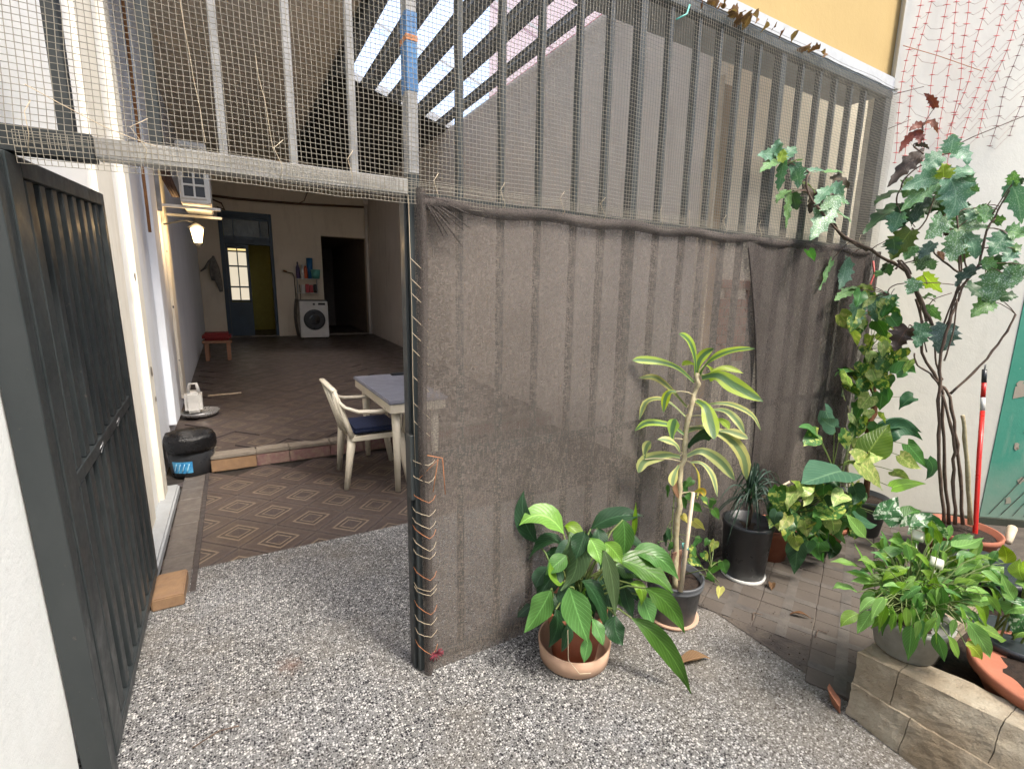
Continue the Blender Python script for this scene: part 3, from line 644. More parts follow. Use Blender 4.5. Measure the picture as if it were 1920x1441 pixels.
# brown shade cloth
def ycl(x, z):
    e = math.exp(-((x-.02)**2)/.004)
    return -.034-.012*(noise.noise(Vector((x*2.2, 1, z*.9)))+.5*noise.noise(Vector((x*6, 1, z*1.2))))-.010*max(0, .3-z)/.3-.01*math.exp(-((x-.1)/.05)**2)*math.sin(z*14)*(z > 1.6)
sc = thing('shade_cloth', 'brown shade cloth tied over the lower part of the fence', 'shade cloth', (1.5, -.04, 0))
mb = MB(); mb.grid(lambda u, v: (.012+3.10*u, ycl(.012+3.1*u, .005+1.875*v), .005+(1.868+.008*math.sin(u*30))*v), 140, 50); mb.build('cloth_panel', M['cloth'], sc)
mb = MB()
mb.grid(lambda u, v: (.02+3.08*u, -.05-.012*math.sin(v*PI)-.004*math.sin(u*60), 1.83+.045*v+.006*math.sin(u*45)), 160, 4); mb.build('rolled_hem', M['cloth2'], sc)
mb = MB(); mb.grid(lambda u, v: (.008+.036*u+.007*math.sin(v*9), -.05-.02*math.sin(u*PI), 1.9*v), 6, 60); mb.build('wrapped_edge', M['cloth2'], sc)
for i in range(9):
    a = -.15-i*.11; mb = MB(); L = .18+.05*math.sin(i*2.3); mb.tube([(.03, -.05, 1.88), (.03+L*.5*math.cos(a), -.062, 1.88+L*.5*math.sin(a)), (.03+L*math.cos(a), -.052, 1.88+L*math.sin(a))], [.004, .004, .0015], 5); mb.build('pleat', M['cloth2'], sc)
for i in range(15):
    z = .13+i*.055+random.uniform(-.022, .022); dz = random.uniform(-.02, .012); mb = MB()
    mb.tube([(-.012, .0, z+.012), (-.010, -.032, z+.004), (.008, -.060, z+dz*.5), (.030, -.078, z+dz-.004), (.052, -.066, z+dz), (.066, -.052, z+dz*.4+.004)], .0009, 5); mb.build('lacing_loop', M['tie'] if i % 3 else M['coppertie'], sc)
zz = [1.62, 1.55, 1.50, 1.42, 1.36, 1.30, 1.2, 1.1, 1.03]
for i, z in enumerate(zz):
    mb = MB(); mb.tube([(-.008, -.032, z+.05), (.015, -.06, z+.02), (.045, -.06, z-.01)], .0009, 4); mb.build('lacing_loop', M['tie'], sc)
mb = MB(); mb.tube([(-.008, -.03, 1.88), (-.006, -.034, 1.5), (-.009, -.036, 1.2), (-.006, -.034, .9)], .0009, 4); mb.build('lacing_cord', M['tie'], sc)
mb = MB()
for i in range(14): a = i*2.4; mb.tube([(.05, -.075, .10), (.05+.03*math.cos(a), -.085-.01*math.sin(a), .10+.035*math.sin(a))], .0022, 4)
mb.build('red_string_knot', plain('crimson_string', (.2, .02, .04), bump=0), sc)
for (a, b, c_) in (((.0, -.06, .86), (.07, -.075, .93), (.05, -.07, .80)), ((.03, -.07, .95), (.09, -.07, .93), (.10, -.07, .78))):
    mb = MB(); mb.tube([a, b, c_], .0018, 4); mb.build('lacing_cord', M['coppertie'], sc)
sc2 = thing('shade_cloth', 'second darker shade cloth layer overlapping at the right end of the fence', 'shade cloth', (2.6, -.05, 0))
def seam(z): return 1.81+.27*math.sin(min(1, (1.86-z)/1.3)*PI/2)
mb = MB(); mb.grid(lambda u, v: ((1-u)*seam(1.86*v)+u*3.16, ycl(2, 1.86*v)-.014-.010*math.sin(u*9+v*3), .005+1.85*v), 40, 40); mb.build('cloth_panel', M['cloth2'], sc2)
mb = MB(); mb.tube([(seam(z*.0465), ycl(2, z*.0465)-.020, z*.0465) for z in range(0, 40)], .005, 5); mb.build('rolled_edge', M['cloth2'], sc2)
mb = MB(); mb.grid(lambda u, v: (3.09+.09*u, -.055-.05*math.sin(u*PI), .0+1.86*v), 6, 30); mb.build('wrapped_edge', M['cloth2'], sc2)
mb = MB(); mb.tube([(3.10, -.08, 1.80), (3.12, -.09, 1.72), (3.09, -.09, 1.66), (3.06, -.08, 1.5)], .006, 5); mb.tube([(3.12, -.09, 1.72), (3.2, -.09, 1.45)], .003, 4); mb.build('red_string_knot', M['red'], sc2)

# orange safety net on the garden wall
on = thing('safety_net', 'sagging red plastic safety net hung on the white wall', 'netting', tuple(WP(.45, .05, 2.9)))
cols = [(.06, 2.42), (.11, 2.46), (.20, 2.36), (.27, 2.44), (.34, 2.40), (.43, 2.46), (.52, 2.50), (.60, 2.55), (.68, 2.50), (.78, 2.56)]
NC = plain('thin_net_cord', (.34, .16, .14), bump=0); NF = plain('faded_brown_net', (.22, .11, .1), bump=0)
for ci, (s0, zlow) in enumerate(cols):
    zt = 3.62; nn = 20; mb = MB(); pts = []
    for i in range(nn+1):
        z = zt-(zt-zlow)*i/nn; s = s0-.05*(i/nn)+.03*noise.noise(Vector((s0*5, z*2, 1)))+(.05*((i/nn)**2) if ci < 5 else -.06*((i/nn)**2)); pts.append(WP(s, .05+.03*noise.noise(Vector((s0*9, z*4, 5))), z))
    mb.tube(pts, .0017, 4, cap=False)
    for i in range(0, nn+1):
        L = random.uniform(.013, .022); q = pts[i]
        mb.tube([q-OD*L+Vector((0, 0, .002*math.sin(i))), q-OD*.004, q, q+OD*.004, q+OD*L], [.0008, .0028, .0048, .0028, .0008], 5)
    mb.build('net_strand', M['red'] if ci < 8 else NF, on)
    if ci:
        for i in range(0, nn+1, 1):
            if (i*7+ci*3) % 5 < (3 if ci < 6 else 4):
                a, b = prev[i], pts[i]; mb = MB(); mb.tube([a, a.lerp(b, .35)+Vector((0, 0, -.02-.02*(ci > 5))), a.lerp(b, .7)+Vector((0, 0, -.012)), b], .0010, 3, cap=False)
                mb.build('cross_strand', NC, on)
    prev = pts
t = thing('wall_wire', 'thin dark wire slung from the fence corner across the white wall', 'wire', tuple(WP(.3, .05, 2.5)))
mb = MB(); mb.tube([WP(-.02, .06, 2.82), WP(.15, .05, 2.86)], .002, 4); mb.tube([WP(-.02, .06, 2.62), WP(.1, .06, 2.67)], .002, 4); mb.build('wire_end', M['bark'], t)
mb = MB(); mb.tube([WP(.24, .08, 2.44), WP(.45, .09, 2.55), WP(.85, .1, 2.72)], .0028, 4); mb.build('wire_strand', M['bark'], t)
mb = MB(); mb.tube([WP(.0, .05, 3.1), WP(.2, .05, 3.03), WP(.45, .05, 2.93)], .0022, 4); mb.build('wire_strand', M['coppertie'], t)
# ================================================================ INSIDE THE PATIO
# house door
t = thing('house_door', 'tall dark blue house door with transom and one glazed leaf open', 'door', (-.15, YB, zb))
def db(n, x0, x1, z0, z1, y0=YB+.02, y1=YB+.1, m='doorblue', par=None):
    b = MB(); b.box(x0, y0, z0, x1, y1, z1, bev=.006); return b.build(n, M[m], par or t)
db('jamb', D0+.005, D0+.09, zb, DT-.005, YB-.01, YB+.2); db('jamb', D1-.07, D1-.005, zb, DT-.005, YB-.01, YB+.2)
db('head', D0+.092, D1-.072, DT-.12, DT-.005, YB-.01, YB+.2); db('transom_bar', D0+.092, D1-.072, 2.60, 2.72, YB-.01, YB+.16)
db('transom_frame', D0+.092, D1-.072, 2.722, 2.78); db('transom_frame', D0+.092, D1-.072, DT-.17, DT-.122)
for (a, b) in ((D0+.10, D0+.28), (D0+.31, D1-.27), (D1-.24, D1-.08)):
    x = MB(); x.box(a, YB+.05, 2.782, b, YB+.06, DT-.172); x.build('transom_pane', M['greenglass'], t)
db('transom_mullion', D0+.282, D0+.308, 2.782, DT-.172); db('transom_mullion', D1-.268, D1-.242, 2.782, DT-.172)
LX0, LX1 = D0+.092, D0+.575
lf = db('glazed_leaf', LX0, LX1, zb+.02, zb+.82, YB+.03, YB+.08)
x = MB(); x.box(LX0+.07, YB+.02, zb+.12, LX1-.07, YB+.03, zb+.70, bev=.008); x.build('leaf_panel', M['doorblue'], lf)
for (a, b) in ((LX0, LX0+.055), (LX1-.055, LX1)): db('leaf_stile', a, b, zb+.822, 2.595, YB+.03, YB+.08)
zz = [zb+.84, zb+1.16, zb+1.62, zb+2.02, 2.56]
zz = [zb+.86, zb+1.18, zb+1.66, zb+2.0, 2.52]
for i in range(4):
    db('glazing_bar', LX0+.056, LX1-.056, zz[i]-.02, zz[i]+.012, YB+.035, YB+.075)
    mid = (LX0+LX1)/2
    for (a, b) in ((LX0+.058, mid-.012), (mid+.012, LX1-.058)):
        x = MB(); x.box(a, YB+.05, zz[i]+.014, b, YB+.056, zz[i+1]-.022); x.build('pane', M['glowpane'] if i == 3 else M['glowpane2'], lf)
    db('glazing_bar', mid-.010, mid+.010, zz[i]+.014, zz[i+1]-.022, YB+.04, YB+.07)
db('leaf_top_rail', LX0+.056, LX1-.056, 2.50, 2.595, YB+.03, YB+.08)
# washing machine
def washer():
    t = thing('washing_machine', 'white front loading washing machine with round black door by the passage', 'washing machine', (1.12, YB-.5, zf(YB-.6)))
    x0, x1 = .82, 1.46; y0, y1 = YB-.72, YB-.14; z0 = zf(y0); z1 = z0+.90
    b = MB(); b.box(x0, y0, z0+.02, x1, y1, z1, bev=.012); b.build('cabinet', M['white'], t)
    b = MB(); b.box(x0-.005, y0-.012, z1-.005, x1+.005, y1, z1+.018, bev=.006); b.build('top', M['blackpl'], t)
    c = Vector(((x0+x1)/2, y0, z0+.45)); Mx = Matrix.Rotation(PI/2, 4, 'X')
    b = MB(); b.lathe([(.20, .0), (.245, .0), (.245, .03), (.225, .045), (.20, .045)], c, 40, Mx); ring = b.build('door_ring', M['blackpl'], t)
    b = MB(); b.lathe([(0, .055), (.1, .05), (.17, .035), (.20, .02), (.20, .0), (0, 0)], c, 40, Mx); b.build('door_glass', M['darkglass'], ring)
    b = MB(); b.box(x0+.30, y0-.014, z1-.105, x0+.35, y0+.01, z1-.055, bev=.008); b.build('knob', M['blackpl'], t)
    b = MB(); b.box(x0+.42, y0-.008, z1-.10, x1-.06, y0+.01, z1-.05, bev=.003); b.build('display', M['darkglass'], t)
    b = MB(); b.box(x0+.04, y0-.008, z1-.10, x0+.22, y0+.01, z1-.05, bev=.003); b.build('drawer', M['white'], t)
    for fx in (x0+.05, x1-.05):
        b = MB(); b.lathe([(.02, -.02), (.02, .03)], (fx, y0+.05, z0+.005), 8); b.build('foot', M['blackpl'], t)
washer()
t = thing('hanging_bag', 'dark cloth hung down the side of the washing machine', 'cloth', (.76, YB-.4, .5))
b = MB(); b.grid(lambda u, v: (.80-.05*math.sin(v*PI)-.03*u, YB-.74+.4*u, zf(YB)+.02+.9*v), 6, 8); b.build('cloth', M['greycloth'], t)
# shelf with bottles
zs = 1.50; t = thing('wall_shelf', 'small white two tier wall shelf above the washing machine', 'shelf', (1.05, YB-.1, zs))
for z in (zs+.35, zs):
    b = MB(); b.box(.86, YB-.17, z-.015, 1.34, YB-.002, z, bev=.004); b.build('shelf_board', M['white'], t)
for x in (.87, 1.325):
    b = MB(); b.box(x, YB-.15, zs+.002, x+.01, YB-.004, zs+.33, bev=.002); b.build('bracket', M['silver'], t)
b = MB(); b.tube([(.86, YB-.02, zs), (.86, YB-.03, zs-.25), (.92, YB-.03, zs-.30), (.94, YB-.03, zs-.1), (.93, YB-.02, zs+.2)], .009, 5); b.build('hose', M['bark'], t)
def bottle(name, x, z, r, h, m, label, cat):
    t = thing(name, label, cat, (x, YB-.09, z)); b = MB(); b.lathe([(r*.9, .0), (r, .02), (r, h*.62), (r*.45, h*.82), (r*.4, h*.86), (0, h*.86)], (x, YB-.09, z+.001), 12); b.build('bottle_body', M[m], t)
    b = MB(); b.lathe([(r*.45, 0), (r*.42, h*.13), (0, h*.14)], (x, YB-.09, z+h*.86+.001), 10); b.build('cap', M['white'] if m != 'purplepl' else M['blackpl'], t)
bottle('bottle', .905, zs+.35, .045, .40, 'purplepl', 'dark purple bottle at the left end of the upper shelf', 'bottle')
bottle('bottle', 1.01, zs+.35, .042, .34, 'white', 'slim white bottle between the purple and orange bottles', 'bottle')
bottle('bottle', 1.085, zs+.35, .048, .36, 'orangepl', 'bright orange bottle on the upper shelf above the washing machine', 'bottle')
t = thing('cup', 'tall blue plastic cup at the back of the upper shelf', 'cup', (1.17, YB-.06, zs+.35)); b = MB(); b.lathe([(.06, 0), (.075, .5), (.07, .5), (.055, .02), (0, .02)], (1.185, YB-.08, zs+.352), 16); b.build('cup_body', M['bluecup'], t)
t = thing('basket', 'turquoise plastic basket at the right end of the upper shelf', 'basket', (1.29, YB-.1, zs+.35)); b = MB(); b.lathe([(.085, 0), (.115, .22), (.105, .22), (.08, .02), (0, .02)], (1.30, YB-.20, zs+.352), 16); b.build('basket_body', M['teal'], t)
for i, (x, m, lab) in enumerate(((1.0, 'white', 'small white pack at the left end of the lower shelf'), (1.10, 'redpl', 'red detergent pack beside the white pack on the lower shelf'), (1.19, 'redpl', 'red and pink pack in the middle of the lower shelf'), (1.28, 'darkglass', 'small dark tin at the right end of the lower shelf'))):
    t = thing('packet', lab, 'packet', (x, YB-.1, zs)); b = MB(); b.box(x-.04, YB-.13, zs+.001, x+.04, YB-.05, zs+.20+.02*(i % 2), bev=.01); b.build('packet_body', M[m], t)
t = thing('tap', 'old brass tap with pipe on the wall left of the shelf', 'tap', (.72, YB-.03, 2.0)); b = MB(); b.tube([(.62, YB-.06, 2.0), (.78, YB-.05, 1.97), (.82, YB-.02, 1.9), (.84, YB-.02, .9)], .012, 6); b.build('pipe', M['bark'], t)
b = MB(); b.tube([(.58, YB-.08, 2.03), (.66, YB-.08, 2.0)], .022, 6); b.build('tap_handle', M['rust'], t)
# pipes
t = thing('wall_pipe', 'brown pipe running across the top of the far patio wall', 'pipe', (1, YB-.1, 3.7))
b = MB(); b.tube([(-.85, YB-.06, 3.62), (-.3, YB-.06, 3.60), (1.0, YB-.06, 3.62), (2.62, YB-.06, 3.70)], .028, 8); b.build('pipe_run', M['brownrope'], t)
b = MB(); b.tube([(1.0, YB-.07, 3.62), (1.15, YB-.07, 3.70), (1.25, YB-.07, 3.95)], .012, 6); b.build('pipe_branch', M['brownrope'], t)
b = MB(); b.tube([(-.85, YB-.2, 3.55), (-.6, YB-.2, 3.45), (-.55, YB-.2, 3.32), (-.7, YB-.2, 3.36)], .02, 6); b.build('pipe_branch', M['brownrope'], t)
t = thing('downpipe', 'tall beige drain pipe in the right corner of the far wall', 'pipe', (2.62, YB-.1, 0))
b = MB(); b.tube([(2.62, YB-.1, zb), (2.62, YB-.1, 3.75)], .045, 10); b.build('pipe_run', M['side_wall'], t); b = MB(); b.lathe([(.045, 0), (.07, .1), (.075, .22), (0, .22)], (2.62, YB-.1, 3.75), 12); b.build('collar', M['side_wall'], t)
# coat cloth hung on wall
t = thing('hanging_cloth', 'grey cloth hung on the far wall left of the blue door', 'cloth', (-.95, YB-.05, 2))
for (x0, z0, x1, z1, wd) in ((-.86, 2.28, -1.13, 1.95, .07), (-.86, 2.28, -.90, 1.75, .10), (-.86, 2.3, -.76, 1.50, .10)):
    b = MB(); b.tube([(x0, YB-.08, z0), ((x0*2+x1)/3, YB-.1, (z0*2+z1)/3), ((x0+2*x1)/3, YB-.09, (z0+2*z1)/3-.04), (x1, YB-.08, z1)], [.03, wd, wd, wd*.5], 8, flat=.35); b.build('fold', M['greycloth'], t)
# stool
t = thing('stool', 'low wooden stool with a red cushion by the far left wall', 'stool', (-.8, 8.3, zf(8.3)))
z0 = zf(8.25); sx0, sx1 = -1.07, -.62
for (x, y) in ((sx0+.06, 8.15), (sx1-.06, 8.15), (sx0+.06, 8.5), (sx1-.06, 8.5)):
    b = MB(); b.box(x-.03, y-.03, zf(y), x+.03, y+.03, z0+.30, bev=.004); b.build('leg', M['stoolwood'], t)
b = MB(); b.box(sx0, 8.1, z0+.30, sx1, 8.55, z0+.345, bev=.006); b.build('seat', M['stoolwood'], t)
b = MB(); b.box(sx0+.005, 8.1, z0+.347, sx1-.005, 8.56, z0+.475, bev=.04); b.build('cushion', M['redcloth'], t)
# AC unit high on the left wall
Y0, Y1 = 4.3, 5.25
t = thing('air_conditioner', 'white outdoor air conditioner unit on the left wall under the lintel', 'air conditioner', (-.9, 4.7, 2.4))
ax0, ax1, az0, az1 = -.93, -.67, 2.40, 2.98
b = MB(); b.box(ax0, Y0, az0, ax1, Y1, az1, bev=.012); b.build('housing', M['white'], t)
b = MB(); b.box(ax0+.025, Y0-.006, az0+.05, ax1-.035, Y0+.002, az1-.05); b.build('grille_opening', M['blackpl'], t)
for i in range(5):
    z = az0+.05+i*(az1-az0-.1)/4; b = MB(); b.box(ax0+.015, Y0-.018, z-.010, ax1-.03, Y0-.007, z+.010, bev=.002); b.build('louvre_bar', M['white'], t)
for x in (ax0+.02, (ax0+ax1)/2-.012, ax1-.045):
    b = MB(); b.box(x, Y0-.024, az0+.04, x+.018, Y0-.019, az1-.04, bev=.002); b.build('louvre_bar', M['white'], t)
for y in (Y0+.08, Y1-.15):
    b = MB(); b.box(-1.13, y, az0-.045, ax1+.08, y+.035, az0-.018, bev=.004); b.build('bracket', M['white'], t)
b = MB(); b.box(-1.13, Y0+.02, az0-.10, -1.09, Y0+.05, az1, bev=.004); b.build('bracket_post', M['dusty'], t)
b = MB()
for k in range(3): b.tube([(-1.08+.02*k, Y0+.02, 3.1), (-1.06+.02*k, Y0-.0, 2.75), (-1.05+.03*k, Y0+.0, 2.6), (-.99+.02*k, Y0+.1, 2.46)], .016, 6)
b.build('hose', M['darkwood'], t)
# lit lantern under it
LPx, LPy, LPz = -.84, 4.85, 2.13
t = lamp = thing('wall_lantern', 'lit glass wall lantern glowing warm below the air conditioner', 'lamp', (LPx, LPy, LPz))
b = MB(); b.lathe([(.038, -.07), (.062, .075), (.058, .08), (0, .085)], (LPx, LPy, LPz), 6, smooth=False); b.build('lamp_glass', M['lampglass'], t)
b = MB(); b.lathe([(.0, -.15), (.012, -.12), (.05, -.085), (.05, -.08), (0, -.08)], (LPx, LPy, LPz), 6); b.build('lamp_base', M['blackpl'], t)
b = MB(); b.lathe([(.085, .086), (.03, .13), (0, .14)], (LPx, LPy, LPz), 6); b.build('lamp_cap', M['dusty'], t)
b = MB(); b.tube([(LPx, LPy, LPz+.13), (LPx-.1, LPy, LPz+.16), (-1.14, LPy, LPz+.1)], .01, 6); b.build('lamp_arm', M['blackpl'], t)
pl = bpy.data.lights.new('lantern_bulb', 'POINT'); pl.energy = 6; pl.color = (1, .66, .32); pl.shadow_soft_size = .05
po = bpy.data.objects.new('lantern_bulb', pl); C.objects.link(po); po.location = (LPx+.04, LPy-.16, LPz)
# bin
t = thing('waste_bin', 'black rubbish bucket lined with a black bag by the left wall', 'bin', (-.95, 2.78, 0))
bc = (-.965, 3.06, 0)
b = MB(); b.lathe([(.135, 0), (.155, .01), (.166, .15), (.172, .31), (.165, .31), (.15, .02), (0, .015)], bc, 36); b.build('bucket', M['blackpl'], t)
b = MB(); b.lathe([(.169, .26), (.176, .205), (.184, .24), (.184, .315), (.170, .355), (.135, .335), (.06, .26), (0, .2)], bc, 44, wob=.035); ob = b.build('bin_bag', plain('black_bin_bag', (.004, .004, .005), (.006, .006, .007), .34, nscale=9, bump=.4, bdist=.02, spec=.4), t)
for q in ob.data.vertices: q.co += noise.noise_vector(q.co*26)*.008
b = MB(); b.grid(lambda u, v: (bc[0]+(.1615+.010*v)*math.cos(-2.45+u*.95), bc[1]+(.1615+.010*v)*math.sin(-2.45+u*.95), .045+.10*v), 10, 1); b.build('blue_label', M['bin_blue'], t)
# wavy white letters printed across the label
b = MB()
for kk in range(4):
    b.tube([(bc[0]+.173*math.cos(-2.32+kk*.19+q*.03), bc[1]+.173*math.sin(-2.32+kk*.19+q*.03), .062+.016*q) for q in range(5)], .004, 4)
b.build('label_marks', plain('pale_blue_print', (.35, .6, .75), bump=0), t)
# jug
jy = 4.45; jz = zf(jy)
t = thing('water_jug', 'pale plastic jug with a handle standing against the left wall', 'jug', (-1.0, jy, jz))
b = MB(); b.box(-1.09, jy-.1, jz+.04, -.93, jy+.1, jz+.27, bev=.03); b.build('jug_body', M['white'], t)
b = MB(); b.tube([(-1.05, jy-.06, jz+.26), (-1.03, jy-.06, jz+.36), (-.97, jy-.06, jz+.36), (-.95, jy-.06, jz+.26)], .016, 8); b.build('jug_handle', M['white'], t)
t = thing('basin', 'shallow grey metal basin under the pale jug', 'basin', (-.95, jy, jz)); b = MB(); b.lathe([(.16, .012), (.19, .06), (.185, .06), (.15, .02), (0, .02)], (-.96, jy-.05, jz), 28); b.build('basin_body', M['silver'], t)
t = thing('stick', 'short pale stick lying on the brown floor near the jug', 'stick', (-.7, 5.3, 0)); b = MB(); b.tube([(-.92, 5.3, zf(5.3)+.012), (-.55, 5.35, zf(5.35)+.012)], .012, 6); b.build('stick_body', M['stake'], t)
# table
tz = .755; X0, X1, T0, T1 = .385, .86, 1.74, 2.96
t = thing('table', 'plastic table with pale grey top half hidden behind the door post', 'table', (.9, 2.3, 0))
b = MB(); b.box(X0, T0, tz-.03, X1, T1, tz, bev=.008); b.build('tabletop', M['steelblue'], t)
b = MB(); b.box(X0+.012, T0+.012, tz-.10, X0+.03, T1-.012, tz-.032, bev=.003); b.box(X0+.03, T0+.012, tz-.10, X1-.02, T0+.03, tz-.032, bev=.003); b.build('apron', M['chair'], t)
for (x, y) in ((X0+.08, T0+.1), (X1-.08, T0+.1), (X0+.08, T1-.14), (X1-.08, T1-.14)):
    b = MB(); b.tube([(x, y, .0), (x+.0, y, tz-.1)], [.022, .036], 8); b.build('leg', M['chair'], t)
t = thing('remote_control', 'small black remote lying on the grey table', 'remote control', (.78, 2.9, tz)); b = MB(); b.box(.72, 2.83, tz+.001, .85, 2.88, tz+.025, bev=.006); b.build('remote_body', M['blackpl'], t)
# chair
t = thing('plastic_chair', 'cream plastic armchair with a navy cushion at the table', 'chair', (.35, 2.3, 0))
cm = M['chair']
def leg(a, b_, c_, w0=.026, w1=.046):
    m_ = MB(); m_.tube([a, b_, c_], [w0, (w0+w1)/2, w1], 8, flat=.7); m_.build('leg', cm, t)
leg((.115, 2.06, 0), (.15, 2.08, .22), (.185, 2.10, .43)); leg((.15, 2.56, 0), (.165, 2.53, .22), (.185, 2.50, .43))
leg((.60, 1.99, 0), (.575, 2.03, .22), (.555, 2.06, .43)); leg((.62, 2.58, 0), (.58, 2.54, .22), (.56, 2.51, .43))
m_ = MB(); m_.grid(lambda u, v: (.17+.42*u, 2.06+.48*v, .425-.02*math.sin(v*PI)-.012*math.sin(u*PI)+(.0 if u < .85 else -(u-.85)*.25)), 10, 10); m_.grid(lambda u, v: (.59-.42*u, 2.06+.48*v, .405-.02*math.sin(v*PI)), 6, 6); m_.build('seat', cm, t)
m_ = MB(); m_.box(.165, 2.05, .385, .58, 2.075, .425, bev=.004); m_.box(.165, 2.525, .385, .58, 2.55, .425, bev=.004); m_.box(.575, 2.076, .375, .60, 2.524, .415, bev=.004); m_.build('seat_rim', cm, t)
def bk(u, z):   # backrest surface: u across, z height
    yy = 2.06+.48*u; bend = -.03*math.sin(u*PI); return Vector((.175-(z-.42)*.30+bend, yy, z))
for a in (0, 1):
    m_ = MB(); m_.tube([bk(a, .42), bk(a, .55), bk(a, .68), bk(a, .80)], [.026, .026, .024, .018], 8, flat=.6); m_.build('back_post', cm, t)
m_ = MB(); m_.tube([bk(i/10, .80+.05*math.sin(i/10*PI)) for i in range(11)], .024, 8, flat=.55); m_.build('top_rail', cm, t)
for u in (.2, .35, .5, .65, .8):
    m_ = MB(); m_.tube([bk(u, .43), bk(u, .62), bk(u, .82)], .022, 6, flat=.3); m_.build('back_slat', cm, t)
for (ya, yb_, s) in ((2.06, 2.01, -1), (2.54, 2.59, 1)):
    p0 = bk(0 if s < 0 else 1, .72)
    m_ = MB(); m_.tube([p0, (.13, ya+s*.02, .67), (.22, yb_, .635), (.36, yb_+s*.01, .625), (.50, yb_+s*.01, .63), (.575, yb_, .615), (.60, ya+s*.03, .56), (.585, ya+s*.02, .42)], [.018, .022, .026, .028, .028, .026, .022, .022], 8, flat=.6); m_.build('armrest', cm, t)
t = thing('seat_cushion', 'dark navy cloth cushion on the seat of the cream chair', 'cushion', (.38, 2.3, .43)); m_ = MB(); m_.box(.19, 2.09, .428, .57, 2.50, .475, bev=.02)
ob = m_.build('cushion_body', M['navy'], t)
t = thing('potted_sprout', 'small dim potted weed on the patio floor behind the chair', 'plant', (.75, 2.6, 0)); m_ = MB(); m_.lathe([(.05, 0), (.07, .11), (.06, .11), (0, .1)], (.78, 2.72, .002), 16); m_.build('pot', M['palepot'], t)

# ================================================================ PLANTER AND POTS
pw = thing('planter_wall', 'low crumbling cement and brick planter wall at the lower right', 'wall', (1.4, -1.5, 0))
random.seed(11)
def rough_block(mb, c8, amp=.012, n=11):
    """hexahedron from 8 corners, subdivided and roughened"""
    bm = bmesh.new(); v = [bm.verts.new(p) for p in c8]
    for f in ((0, 2, 3, 1), (4, 5, 7, 6), (0, 1, 5, 4), (2, 6, 7, 3), (0, 4, 6, 2), (1, 3, 7, 5)): bm.faces.new([v[i] for i in f])
    bmesh.ops.subdivide_edges(bm, edges=bm.edges[:], cuts=n, use_grid_fill=True)
    bmesh.ops.recalc_face_normals(bm, faces=bm.faces[:])
    cen = sum((q.co for q in bm.verts), Vector())/len(bm.verts)
    for q in bm.verts:
        n_ = noise.noise_vector(q.co*14); n2 = noise.noise_vector(q.co*45)
        d_ = (q.co-cen); q.co += n_*amp*.7+n2*amp*.5+noise.noise_vector(q.co*110)*amp*.25
    corner = 0
    vs = [q.co.copy() for q in bm.verts]; fs = [[q.index for q in f.verts] for f in bm.faces]; bm.free(); mb.add(vs, fs, smooth=False)
def wx(y, z): return (1.355-.12*(-1.0-y))*(1-z/.25)+(1.375+.2*(-1.0-y))*(z/.25)    # outer face, battered
yy = -1.0; cuts = [-1.0, -1.12, -1.38, -1.62, -1.9, -2.2]
for i in range(5):
    a, b = cuts[i], cuts[i+1]
    for (z0, z1, ins) in ((.0, .1275, .008), (.128, .25, 0)):
        a2 = a-(0 if z0 else .06*(i > 0))-.0012; b2 = b-(0 if z0 else .06)+.0012
        c8 = [Vector((wx(y, z)+(0 if xx == 0 else .13)-ins*(xx == 0), y, z)) for z in (z0, z1) for y in (a2, b2) for xx in (0, 1)]
        mb = MB(); rough_block(mb, c8, .0055 if z0 else .007); mb.build('cement_block', M['stone'], pw)
mb = MB(); rough_block(mb, [Vector(p) for p in ((1.50, -1.01, 0), (2.3, -.97, 0), (1.5, -1.12, 0), (2.3, -1.08, 0), (1.51, -1.01, .2), (2.3, -.97, .19), (1.51, -1.12, .2), (2.3, -1.08, .19))], .01); mb.build('cement_block', M['stone'], pw)
mb = MB(); mb.grid(lambda u, v: (1.46+1.4*u, -2.2+1.15*v, .10+.02*noise.noise(Vector((u*9, v*9, 0)))), 20, 20); mb.build('planter_soil', M['soil'], pw)
t = thing('brick', 'orange broken brick on the floor at the shadowed planter corner', 'brick', (1.36, -.96, 0))
mb = MB(); rough_block(mb, [Vector(p) for p in ((1.345, -.955, 0), (1.385, -.93, 0), (1.325, -.995, 0), (1.365, -.975, 0), (1.335, -.935, .06), (1.375, -.92, .055), (1.32, -.99, .03), (1.36, -.975, .03))], .004, 3); mb.build('brick_body', M['orangebrick'], t)

